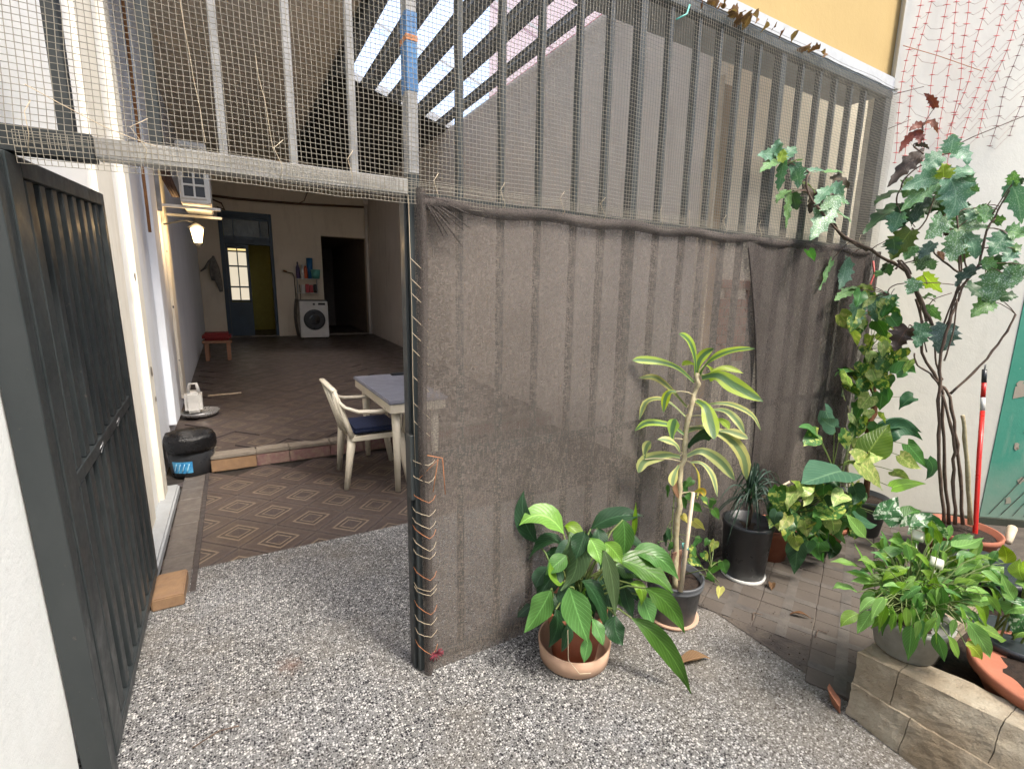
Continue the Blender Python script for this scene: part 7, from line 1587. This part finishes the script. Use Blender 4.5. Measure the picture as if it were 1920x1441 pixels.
  ('spath','lance',0.026,[(1.722,-1.063,0.502),(1.714,-1.050,0.54),(1.705,-1.041,0.557)]),
  ('spath','lance',0.020,[(1.654,-1.212,0.443),(1.651,-1.217,0.415),(1.646,-1.224,0.368)]),
  ('lily_bright','lance',0.028,[(1.439,-1.081,0.565),(1.411,-1.069,0.547),(1.381,-1.060,0.511)]),
  ('spath','lance',0.027,[(1.844,-1.111,0.433),(1.874,-1.120,0.47),(1.902,-1.133,0.487)]),
  ('lily','lance',0.024,[(1.580,-1.156,0.557),(1.599,-1.172,0.534),(1.617,-1.192,0.493)]),
  ('lily','lance',0.018,[(1.765,-1.153,0.466),(1.789,-1.169,0.459),(1.812,-1.188,0.431)]),
  ('lily_bright','lance',0.036,[(1.663,-1.005,0.475),(1.621,-0.984,0.464),(1.578,-0.966,0.431)]),
 ],
 'variegated': [
  ('silver_var','lance',0.031,[(1.831,-1.248,0.493),(1.807,-1.226,0.528),(1.794,-1.219,0.528)]),
  ('spath','lance',0.047,[(1.857,-1.267,0.473),(1.837,-1.248,0.508),(1.820,-1.224,0.574)]),
  ('silver_var','lance',0.062,[(1.886,-1.284,0.473),(1.843,-1.259,0.472),(1.813,-1.238,0.492)]),
  ('spath','lance',0.088,[(1.899,-1.297,0.448),(1.854,-1.272,0.442),(1.821,-1.258,0.416)]),
  ('silver_var','lance',0.078,[(1.897,-1.303,0.412),(1.868,-1.290,0.397),(1.842,-1.285,0.35)]),
  ('spath','lance',0.052,[(1.904,-1.287,0.504),(1.888,-1.274,0.524),(1.861,-1.256,0.534)]),
  ('yellow_green','lance',0.047,[(1.889,-1.270,0.545),(1.879,-1.256,0.58),(1.886,-1.252,0.621)]),
  ('spath','lance',0.047,[(1.900,-1.319,0.346),(1.870,-1.300,0.356),(1.845,-1.291,0.33)]),
  ('yellow_green','lance',0.052,[(1.917,-1.285,0.55),(1.906,-1.272,0.581),(1.899,-1.260,0.616)]),
 ],
}
STEMS = {
 'begonia': [(0.0085,[(3.088,-0.681,0.217),(3.040,-0.629,0.556),(3.009,-0.592,0.84),(2.997,-0.572,1.062),(2.986,-0.552,1.252),(3.007,-0.559,1.449),(3.027,-0.566,1.546)]),
  (0.0085,[(3.162,-0.681,0.199),(3.089,-0.619,0.643),(3.034,-0.572,1.021),(3.011,-0.553,1.085)]),
  (0.0085,[(3.131,-0.717,0.223),(3.086,-0.679,0.565),(3.057,-0.654,0.773),(2.986,-0.594,1.011)]),
  (0.0085,[(3.184,-0.738,0.219),(3.157,-0.683,0.554),(3.144,-0.639,0.757),(3.114,-0.582,0.997),(3.096,-0.534,1.066),(3.026,-0.442,1.247),(3.043,-0.425,1.377),(3.023,-0.375,1.561)]),
  (0.006,[(3.015,-0.618,1.022),(3.106,-0.696,1.192),(3.171,-0.751,1.354),(3.199,-0.775,1.484)]),
  (0.005,[(3.021,-0.561,1.058),(2.976,-0.522,1.129),(2.922,-0.476,1.173),(2.901,-0.458,1.246)]),
  (0.005,[(3.082,-0.55,1.089),(3.044,-0.518,1.199),(3.010,-0.489,1.382)]),
  (0.004,[(2.968,-0.578,1.211),(2.982,-0.59,1.390),(2.972,-0.582,1.564)]),
  (0.01,[(3.034,-0.447,1.429),(3.008,-0.378,1.598),(2.976,-0.303,1.742),(2.899,-0.191,1.823),(2.572,-0.15,1.909)]),
  (0.008,[(3.003,-0.483,1.406),(2.953,-0.419,1.571),(2.899,-0.353,1.724),(2.874,-0.31,1.783)]),
  (0.006,[(2.814,-0.165,1.846),(2.637,-0.152,1.888),(2.556,-0.138,1.921),(2.450,-0.125,2.019)]),
  (0.006,[(2.572,-0.15,1.909),(2.221,-0.13,2.090),(2.215,-0.11,2.224)]),
  (0.005,[(3.033,-0.571,1.603),(3.033,-0.571,1.544),(3.043,-0.58,1.649),(3.084,-0.615,1.752)]),
  (0.006,[(3.008,-0.562,1.596),(3.066,-0.62,1.751),(3.062,-0.625,1.928),(3.079,-0.648,1.997)]),
  (0.005,[(3.074,-0.543,1.708),(2.994,-0.475,1.783),(2.961,-0.447,1.823)]),
  (0.004,[(3.076,-0.57,1.736),(3.055,-0.552,1.810),(3.048,-0.546,1.901)]),
  (0.004,[(3.046,-0.52,1.411),(3.079,-0.547,1.731),(3.004,-0.483,1.960),(2.976,-0.459,2.095)]),
  (0.005,[(3.056,-0.528,1.400),(3.074,-0.543,1.579),(3.074,-0.543,1.708),(3.021,-0.498,2.038)]),
  (0.003,[(2.877,-0.313,1.756),(2.941,-0.367,1.780),(2.960,-0.384,1.786)]),
  (0.003,[(2.889,-0.285,1.581),(2.932,-0.322,1.649),(3.142,-0.502,1.646)]),
  (0.004,[(3.076,-0.645,1.997),(3.084,-0.664,2.076),(3.090,-0.682,2.137)]),
  (0.003,[(3.139,-0.474,1.444),(3.083,-0.426,1.529),(3.161,-0.493,1.598)]),
  (0.005,[(2.872,-0.308,1.732),(2.883,-0.318,1.780),(2.901,-0.333,1.768),(2.937,-0.364,1.703)]),
  (0.004,[(3.064,-0.472,1.322),(2.995,-0.414,1.375),(2.967,-0.389,1.405)]),
  (0.004,[(2.989,-0.408,1.577),(3.014,-0.43,1.394),(3.052,-0.462,1.246)]),
  (0.004,[(2.843,-0.284,2.190),(2.844,-0.316,2.263),(2.889,-0.385,2.313)]),
  (0.004,[(2.866,-0.266,2.098),(2.861,-0.261,2.147),(2.873,-0.271,2.196)]),
  (0.004,[(2.912,-0.343,1.962),(2.952,-0.377,1.992),(2.985,-0.405,2.216)]),
  (0.004,[(2.888,-0.322,2.508),(2.892,-0.325,2.438),(2.865,-0.302,2.416),(2.909,-0.34,2.367)]),
  (0.003,[(3.045,-0.644,2.016),(3.083,-0.676,2.140),(3.092,-0.684,2.156)])],
 'dracaena': [(0.0125,[(1.161,-0.318,0.192),(1.172,-0.299,0.31),(1.206,-0.265,0.559),(1.224,-0.248,0.687),(1.245,-0.233,0.809),(1.276,-0.222,0.942),(1.297,-0.213,1.042),(1.326,-0.209,1.138),(1.335,-0.202,1.193)])],
 'stake': [(0.0085,[(1.123,-0.384,0.221),(1.209,-0.337,0.67)])],
 'support': [(0.011,[(3.169,-0.775,0.24),(3.100,-0.716,0.67),(3.056,-0.678,0.901)])],
 'mosspole': [(0.02,[(3.115,-0.229,0.564),(3.106,-0.206,0.701),(3.131,-0.212,0.84),(3.120,-0.188,0.953),(3.101,-0.156,1.150),(3.098,-0.139,1.221)])],
 'redpole': [(0.014,[(3.196,-0.798,0.166),(3.326,-0.71,0.638),(3.483,-0.644,0.875)]),
  (0.014,[(3.483,-0.644,0.875),(3.497,-0.63,0.957)]),
  (0.014,[(3.497,-0.63,0.957),(3.511,-0.617,1.049)]),
  (0.014,[(3.511,-0.617,1.049),(3.525,-0.604,1.131)])],
 'philstem': [(0.006,[(2.951,-0.238,0.139),(2.926,-0.184,0.466),(2.958,-0.177,0.646),(2.942,-0.131,0.857)]),
  (0.006,[(2.837,-0.241,0.109),(2.839,-0.243,0.26)])],
}
# ================================================================ PLANTS
random.seed(5)
PROF = {
 'lance': [(0, .06), (.08, .34), (.2, .76), (.34, .98), (.46, 1), (.6, .88), (.74, .62), (.86, .32), (.94, .12), (1, 0)],
 'strap': [(0, .3), (.15, .34), (.35, .66), (.55, .97), (.7, 1), (.85, .74), (.94, .38), (1, .04)],
 'thin': [(0, .9), (.5, 1), (.85, .7), (1, 0)],
 'heart': [(0, .5), (.07, .86), (.16, 1), (.3, .97), (.5, .78), (.7, .5), (.86, .22), (.95, .07), (1, 0)],
 'maple': [(0, .3), (.05, .62), (.12, .5), (.2, .9), (.25, .66), (.31, .62), (.38, 1.0), (.43, .72), (.5, .5), (.57, .62), (.63, .72), (.68, .45), (.76, .34), (.83, .40), (.88, .2), (.94, .16), (1, 0)]}
def prof(kind, t):
    P_ = PROF[kind]
    for (a, wa), (b, wb) in zip(P_, P_[1:]):
        if t <= b: return wa+(wb-wa)*(t-a)/(b-a)
    return 0
def cr(pts, t):
    n = len(pts)-1
    if n == 1: return pts[0].lerp(pts[1], t)
    if n == 2:
        c = pts[1]*2-(pts[0]+pts[2])*.5; return pts[0]*(1-t)**2+c*2*t*(1-t)+pts[2]*t*t
    x = min(t*n, n-1e-6); i = int(x); f = x-i
    p0 = pts[i-1] if i else pts[0]*2-pts[1]; p1, p2 = pts[i], pts[i+1]; p3 = pts[i+2] if i+2 <= n else pts[n]*2-pts[n-1]
    return .5*((2*p1)+(p2-p0)*f+(2*p0-5*p1+4*p2-p3)*f*f+(3*p1-p0-3*p2+p3)*f**3)
def add_leaf(mb, pts, wd, kind, fold=.28, jit=.35, up=.55, seg=None):
    pts = [Vector(p) for p in pts]; seg = seg or {'lance': 11, 'strap': 12, 'thin': 7, 'heart': 10, 'maple': 26}[kind]
    if kind == 'maple': wd *= 1.5
    if kind == 'heart': wd *= 1.15
    if kind == 'strap': wd *= 1.3
    if kind == 'lance': wd *= 1.15
    c = sum(pts, Vector())/len(pts); face = Vector((-.5, -1.9, 1.6))-c; face.normalize()
    N = face*(1-up)+Vector((0, 0, 1))*up+Vector((random.gauss(0, jit), random.gauss(0, jit), random.gauss(0, jit)))
    vs = []; uv = []; L = sum((pts[i+1]-pts[i]).length for i in range(len(pts)-1))
    ph = random.uniform(0, 6); rip = random.uniform(.5, 1.4); cols = (-1, -.55, 0, .55, 1); asym = random.uniform(-.12, .12)
    for i in range(seg+1):
        t = i/seg; p = cr(pts, t); T = (cr(pts, min(1, t+.03))-cr(pts, max(0, t-.03))).normalized()
        S = T.cross(N); S = S.normalized() if S.length > 1e-4 else T.orthogonal().normalized(); Nn = S.cross(T)
        hw = wd*.5*prof(kind, t)
        for s in cols:
            h = hw*(1+asym*s) if kind != 'maple' else wd*.5*(prof(kind, max(0, min(1, t+.025*s)))*(1+asym*s))
            q = p+S*s*h+Nn*(abs(s)*h*fold+wd*.045*rip*abs(s)**2*math.sin(t*13+ph+s*1.7)+wd*.02*math.sin(t*5+ph))
            if kind == 'heart' and t < .3: q -= T*L*.16*abs(s)*(1-t/.3)
            if kind == 'maple': q += T*L*.07*abs(s)*prof(kind, t)-T*L*.12*abs(s)*max(0, 1-t/.2)
            vs.append(q); uv.append((s*.5*(.35+.65*prof(kind, t) if kind != 'maple' else 1)+.5, t))
    fs = [(i*5+j, i*5+j+1, (i+1)*5+j+1, (i+1)*5+j) for i in range(seg) for j in range(4)]
    mb.add(vs, fs, uv, True); return vs[2]
def petiole(mb, a, b, r0, r1, sag=0.0, lift=.0, mi=1):
    a, b = Vector(a), Vector(b); m = a.lerp(b, .5)+Vector((0, 0, lift)); mb.m = mi
    mb.tube([a, a.lerp(m, .6)+Vector((0, 0, lift*.25)), m.lerp(b, .5)+Vector((0, 0, lift*.3)), b], [r0, r0, r1, r1], 5, cap=False)
def nearest(p, lines, zmax=True):
    best = None
    for r, L in lines:
        for i in range(len(L)-1):
            a, b = Vector(L[i]), Vector(L[i+1])
            for f in (0, .25, .5, .75, 1):
                q = a.lerp(b, f); d = (q-p).length
                if best is None or d < best[0]: best = (d, q)
    return best[1]
def leaves(key, t, stem='stemgreen', crown=None, r=.003, lines=None, maxpet=.25, name='leaf', **kw):
    L_ = LEAVES[key]; big = sorted(range(len(L_)), key=lambda i: -L_[i][2]*(Vector(L_[i][3][0])-Vector(L_[i][3][-1])).length)
    for i, (m, kd, wd, pts) in enumerate(L_):
        mb = MB(); add_leaf(mb, pts, wd, kd, **kw); b = Vector(pts[0])
        if crown is not None:
            a = Vector(crown)+Vector((random.gauss(0, .025), random.gauss(0, .025), 0)); petiole(mb, a, b, r*1.3, r, lift=.03+.1*random.random()*(b-a).length)
        elif lines is not None:
            a = nearest(b, lines)
            if (a-b).length < maxpet: petiole(mb, a, b, r, r*.8, lift=.01)
        mb.build(name, [LM[m], M[stem]], t)
def stems(key, t, mat, name='stem', knots=0):
    for r, L in STEMS[key]:
        mb = MB(); pts = [Vector(p) for p in L]
        if len(pts) > 2: pts = [cr(pts, i/(len(pts)*3)) for i in range(len(pts)*3+1)]
        n = len(pts); pts = [p+(noise.noise_vector(p*22)*r*1.2 if 0 < i < n-1 else Vector()) for i, p in enumerate(pts)]
        mb.tube(pts, [r*(1.08-.3*i/n)*(1+.18*(i % 3 == 0)) for i in range(n)], 7); mb.build(name, M[mat], t)
def potpart(t, c, pr, m, soilz, soilr, name='pot'):
    b = MB(); b.lathe(pr, c, 44); pb = b.build(name, M[m], t)
    if soilr:
        b = MB(); b.lathe([(soilr, -.015), (soilr*.97, 0), (soilr*.5, .008), (0, .012)], (c[0], c[1], c[2]+soilz), 26); ob = b.build('soil', M['soil'], pb)
        for q in ob.data.vertices: q.co += noise.noise_vector(q.co*60)*.005

# peace lily
c = (.62, -.255, 0)
t = thing('peace_lily', 'broad leaved dark green peace lily in a terracotta pot in front of the shade cloth', 'potted plant', c)
potpart(t, (c[0], c[1], .012), [(.095, 0), (.125, .20), (.134, .20), (.136, .235), (.126, .235), (.118, .205), (.118, .19)], 'terracotta', .20, .12)
potpart(t, c, [(.13, 0), (.150, .008), (.158, .085), (.150, .085), (.142, .015), (0, .012)], 'paleterra', 0, 0, 'saucer')
leaves('peace_lily', t, crown=(.62, -.25, .2), r=.004, fold=.25, jit=.22, up=.4)
mb = MB(); mb.tube([(.50, -.36, .235), (.49, -.385, .12), (.53, -.41, .06), (.58, -.42, .05)], .0018, 4); mb.build('string', M['tie'], t)
# dracaena with its small companions
c = (1.205, -.275, 0)
t = thing('striped_dracaena', 'tall dracaena with lime striped leaves in a grey nursery pot', 'potted plant', c)
potpart(t, c, [(.105, 0), (.108, .004), (.128, .185), (.136, .187), (.137, .197), (.133, .2), (.138, .212), (.138, .222), (.129, .222), (.124, .19)], 'greypl', .19, .125)
potpart(t, c, [(.118, 0), (.122, .004), (.128, .016), (.122, .016), (0, .003)], 'coppertie' if 0 else 'paleterra', 0, 0, 'saucer')
stems('dracaena', t, 'stempale', 'trunk'); leaves('dracaena', t, crown=None, lines=STEMS['dracaena'], r=.0035, maxpet=.2, fold=.22, jit=.25, up=.3, stem='stempale')
sk = thing('stake', 'pale bamboo stake pushed into the dracaena pot', 'stake', tuple(STEMS['stake'][0][1][0]))
stems('stake', sk, 'stake', 'cane'); mb = MB(); mb.tube([(1.157, -.375, .415), (1.175, -.36, .42), (1.19, -.34, .42), (1.175, -.33, .42), (1.157, -.35, .41)], .004, 5); mb.build('turquoise_tie', M['teal'], sk)
mb = MB(); mb.box(1.150, -.30, .19, 1.215, -.292, .36); mb.build('tag_board', plain('brown_board', (.22, .12, .08), (.17, .09, .06), .8), t)
t = thing('small_vine', 'small mixed vine leaves growing at the foot of the dracaena', 'plant', (1.21, -.2, .19))
leaves('pothos_small', t, lines=[(0, [(1.2, -.24, .2), (1.25, -.2, .3), (1.27, -.18, .45), (1.28, -.17, .58)]), (0, [(1.27, -.3, .19), (1.33, -.38, .28)])], r=.002, maxpet=.3, jit=.5)
mb = MB(); mb.tube([(1.2, -.24, .2), (1.25, -.2, .3), (1.27, -.18, .45), (1.28, -.17, .58)], .003, 5); mb.tube([(1.25, -.27, .2), (1.33, -.36, .26), (1.37, -.40, .20)], .0025, 5); mb.build('vine', M['stemgreen'], t)
# ponytail grass-like plant in black pot
c = (1.835, -.225, 0)
t = thing('spiky_plant', 'dark spiky grass-like plant in a tall black pot with white base', 'potted plant', c)
potpart(t, (c[0], c[1], .0), [(.112, .0), (.118, .026), (.112, .026), (0, .02)], 'white', 0, 0, 'white_base')
potpart(t, (c[0], c[1], .022), [(.104, 0), (.108, .004), (.128, .29), (.134, .295), (.134, .315), (.126, .315), (.122, .28)], 'blackpl', .27, .12)
mb = MB(); mb.tube([(c[0], c[1], .28), (c[0]+.005, c[1]-.01, .40), (c[0]-.01, c[1], .50)], [.010, .008, .006], 6); mb.build('stem', M['bark'], t)
for i in range(74):
    a = random.uniform(0, 2*PI); L = random.uniform(.16, .33); el = random.uniform(-.25, 1.35) if i < 60 else 1.45
    b = Vector((c[0]-.005, c[1], .44+random.uniform(-.04, .05))); d = Vector((math.cos(a), math.sin(a)*.55-.1, 0)); h = L*math.cos(el); v = L*math.sin(el)
    p1 = b+d*h*.5+Vector((0, 0, v*.6+.03)); p2 = b+d*h*1.0+Vector((0, 0, v*.45-(1-math.sin(max(el, 0)))*.12*(.5+random.random())))
    if p2.y > -.06: p2.y = -.06
    mb = MB(); add_leaf(mb, [b, p1, p2], .0085, 'thin', fold=.3); mb.build('leaf', [LM['thin'], M['stemgreen']], t)
mb = MB(); mb.tube([(1.86, -.24, .44), (1.93, -.30, .53), (1.985, -.34, .575)], [.004, .006, .008], 5); mb.build('cut_stalk', M['stake'], t)
sp = bpy.data.objects['potted_sprout']
for i in range(6):
    a = i*1.05; b = Vector((.78, 2.72, .11)); mb = MB(); add_leaf(mb, [b, b+Vector((math.cos(a)*.03, math.sin(a)*.03, .07)), b+Vector((math.cos(a)*.09, math.sin(a)*.09, .08))], .035, 'heart'); mb.build('leaf', [LM['philo_dark'], M['stemgreen']], sp)
# dark red pot behind
c = (2.17, -.17, 0); t = thing('terracotta_pot', 'dark terracotta pot half hidden right of the tall black pot', 'plant pot', c)
potpart(t, c, [(.085, 0), (.115, .17), (.125, .17), (.127, .21), (.116, .21), (.11, .18)], 'terracotta', .18, .11)
# philodendron & pothos bush
c = (2.60, -.25, 0); t = thing('philodendron', 'bushy pothos and philodendron with one huge round leaf in the middle', 'potted plant', c)
potpart(t, c, [(.085, 0), (.12, .13), (.13, .13), (.13, .16), (.12, .16), (.11, .13)], 'terracotta', .13, .11)
PLn = [(0, [(2.6, -.25, .14), (2.55, -.28, .4), (2.5, -.3, .55)]), (0, [(2.6, -.25, .14), (2.8, -.22, .45), (2.9, -.2, .7)]), (0, [(2.6, -.25, .14), (2.3, -.25, .25), (2.15, -.25, .3)])]
for r_, L in PLn:
    mb = MB(); mb.tube(L, .007, 6); mb.build('vine', M['stemgreen'], t)
leaves('philodendron', t, lines=PLn+STEMS['philstem'], r=.003, maxpet=.45, jit=.28, up=.12, fold=.12); stems('philstem', t, 'stempale', 'vine')
# dark grey pot with the moss pole and climbing pothos
c = (3.02, -.27, 0); t = thing('climbing_pothos', 'variegated pothos climbing a brown coir pole against the fence corner', 'potted plant', c)
potpart(t, c, [(.11, 0), (.14, .23), (.15, .235), (.15, .26), (.138, .26), (.13, .22)], 'greypl', .23, .13)
mb = MB(); mb.tube([(3.05, -.27, .23), (3.11, -.23, .56)], .02, 8); mb.build('coir_pole', M['coir'], t)
stems('mosspole', t, 'coir', 'coir_pole'); leaves('climbing_pothos', t, lines=STEMS['mosspole'], r=.0018, maxpet=.3, jit=.5, up=.3)
# begonia
c = (3.16, -.74, 0); t = thing('angel_wing_begonia', 'tall cane begonia with jagged blue green leaves in front of the white wall', 'potted plant', c)
potpart(t, c, [(.13, 0), (.175, .17), (.19, .175), (.19, .205), (.178, .205), (.17, .17)], 'terracotta', .175, .165)
stems('begonia', t, 'bark', 'cane'); leaves('begonia', t, lines=STEMS['begonia'], r=.0025, maxpet=.35, jit=.3, up=.3, fold=.16, stem='bark')
t = thing('support_cane', 'short greenish cane standing in the begonia pot left of the red pole', 'stake', tuple(STEMS['support'][0][1][0])); stems('support', t, 'stempale', 'cane')
# red pole
t = thing('red_pole', 'red broom pole with black and white bands leaning by the green wall', 'pole', tuple(STEMS['redpole'][0][1][0]))
rp = STEMS['redpole']; mb = MB(); mb.tube([(3.17, -.81, .0), rp[0][1][0], rp[0][1][1], rp[0][1][2]], .0125, 10); mb.build('red_shaft', M['redmetal'], t)
mb = MB(); mb.tube(rp[1][1], .0128, 10); mb.build('white_band', M['white'], t); mb = MB(); mb.tube(rp[2][1], .0125, 10); mb.build('red_band', M['redmetal'], t); mb = MB(); mb.tube(rp[3][1], .0132, 10); mb.build('black_grip', M['blackpl'], t)
mb = MB(); q = Vector(rp[3][1][-1]); mb.tube([q+Vector((0, 0, -.005)), q+Vector((-.01, 0, .02)), q+Vector((.0, 0, .035)), q+Vector((.012, 0, .02)), q+Vector((.004, 0, -.002))], .0025, 5); mb.build('wire_loop', M['silver'], t)
t = thing('wooden_stick', 'thick pale stick end lying beside the begonia pot', 'stick', (3.45, -.9, .1)); mb = MB(); mb.tube([(3.24, -.93, .18), (3.40, -.90, .215)], [.016, .024], 10); mb.build('stick_body', M['stake'], t)
# small lily on the planter
c = (1.545, -1.075, .252); t = thing('dwarf_peace_lily', 'dense bright green small leaved lily in a pale pot on the planter corner', 'potted plant', c)
potpart(t, c, [(.085, 0), (.092, .006), (.118, .125), (.130, .13), (.132, .148), (.12, .148), (.112, .13)], 'palepot', .125, .11)
leaves('small_lily', t, crown=(1.55, -1.07, .40), r=.0016, jit=.35, up=.5, fold=.2)
for (zx) in ((1.66, -1.02, .66), (1.62, -1.10, .60)):
    mb = MB(); mb.tube([(1.56, -1.07, .4), tuple(Vector(zx)-Vector((0, 0, .03)))], .002, 5); 
    mb.grid(lambda u, v: (zx[0]+.028*math.sin(u*PI)*math.cos(v*5), zx[1]+.02*math.sin(v*5), zx[2]+.04*(u-.5)), 6, 6); mb.build('flower', M['flower'], t)
c = (1.95, -1.27, .1); t = thing('variegated_plant', 'white streaked leafy plant cut off by the right edge', 'potted plant', c)
potpart(t, c, [(.09, 0), (.12, .16), (.13, .165), (.13, .19), (.12, .19)], 'blackpl', .16, .11)
leaves('variegated', t, crown=(1.93, -1.27, .28), r=.003, jit=.3, up=.4)
# big clay bowl
c = (1.80, -1.44, .12); t = thing('clay_bowl', 'wide terracotta bowl of dry soil and rubble inside the planter', 'plant pot', c)
potpart(t, c, [(.17, 0), (.235, .13), (.25, .135), (.255, .17), (.235, .172), (.225, .14)], 'terracotta', .135, .225)
for i in range(14):
    a = random.uniform(0, 6.28); r_ = .2*math.sqrt(random.random()); s = random.uniform(.012, .035); p = Vector((c[0]+r_*math.cos(a), c[1]+r_*math.sin(a), c[2]+.15)); mb = MB()
    bm = bmesh.new(); bmesh.ops.create_icosphere(bm, subdivisions=2, radius=s*.6); k_ = Vector((random.uniform(1, 1.6), random.uniform(.7, 1.1), random.uniform(.4, .7)))
    mb.add([p+Vector((q.co.x*k_.x, q.co.y*k_.y, q.co.z*k_.z))+noise.noise_vector(q.co*60+p*9)*s*.25 for q in bm.verts], [[q.index for q in f.verts] for f in bm.faces]); bm.free(); mb.build('rubble_stone', M[random.choice(['concrete', 'palepot', 'stone'])], t)
t = thing('dark_pot', 'dark planting pot behind the dwarf lily at the right edge', 'plant pot', (2.5, -.9, 0)); potpart(t, (2.62, -1.0, 0), [(.14, 0), (.18, .22), (.19, .22), (.19, .25), (.175, .25)], 'blackpl', .22, .17)
# fallen leaves on the floor
def dryleaf(label, p, L, ang, wd, curl=.02, m='dry', cat='dry leaf', group=None):
    t = thing('dry_leaf', label, cat, p, group); d = Vector((math.cos(ang), math.sin(ang), 0)); P0 = Vector(p)
    mb = MB(); add_leaf(mb, [P0-d*L/2+Vector((0, 0, .004)), P0+Vector((0, 0, curl)), P0+d*L/2+Vector((0, 0, .006))], wd, 'lance', fold=.7, jit=.1, up=1.); mb.build('blade', LM['dry'] if m == 'dry' else LM[m], t)
dryleaf('large curled brown leaf lying on the terrazzo right of the terracotta pot', (1.05, -.545, .0), .15, -.3, .045)
dryleaf('small brown leaf on the floor by the black pot', (1.86, -.38, .006), .07, .6, .03)
dryleaf('thin dry leaf on the shaded floor tiles', (1.75, -.60, .006), .09, -.9, .02)
for lab, L_ in (('thin dark twig lying on the terrazzo beside the gate foot', [(-.80, .02, .004), (-.72, .05, .006), (-.66, .04, .004)]), ('short bent twig on the dusty floor left of the planter', [(1.52, -.50, .008), (1.57, -.47, .012), (1.60, -.50, .008)]), ('small broken twig on the shaded tiles by the planter corner', [(1.66, -.72, .012), (1.72, -.70, .016), (1.74, -.73, .012)])):
    t = thing('twig', lab, 'twig', L_[0]); mb = MB(); mb.tube(L_, .0022, 5); mb.build('twig_body', M['bark'], t)
for i, (x, z, s) in enumerate([(1.33, 2.86, .05), (1.40, 2.86, .06), (1.47, 2.88, .07), (1.56, 2.875, .09), (1.62, 2.88, .10), (1.70, 2.87, .09), (1.66, 2.84, .08), (1.78, 2.865, .07), (1.86, 2.86, .08), (1.93, 2.86, .06), (2.02, 2.865, .06), (2.12, 2.865, .07), (2.22, 2.87, .08), (2.30, 2.86, .06), (1.52, 2.845, .08), (1.6, 2.84, .08), (1.07, 2.86, .07), (1.15, 2.855, .06), (.86, 2.79, .05), (.9, 2.84, .06)]):
    a = random.uniform(-1, 1); p = Vector((x, -.05, z-.015)); t = thing('dry_leaf', 'curled brown dry leaf caught on the netting along the top of the fence', 'dry leaf', tuple(p), 'dry leaves caught along the fence top')
    d = Vector((random.uniform(-1, 1), random.uniform(-.5, .2), random.uniform(-.8, .8))).normalized()*s*.85; p.z += random.uniform(-.03, .01); mb = MB(); add_leaf(mb, [p-d*.5, p+Vector((random.uniform(-.01, .01), -.012, .01)), p+d*.5], s*random.uniform(.3, .65), random.choice(['heart', 'lance', 'maple']), fold=random.uniform(.3, .9), jit=1.); mb.build('blade', LM['dry'], t)
for o in bpy.data.objects:
    if o.type == 'MESH' and not o.data.materials: print('nomat', o.name)
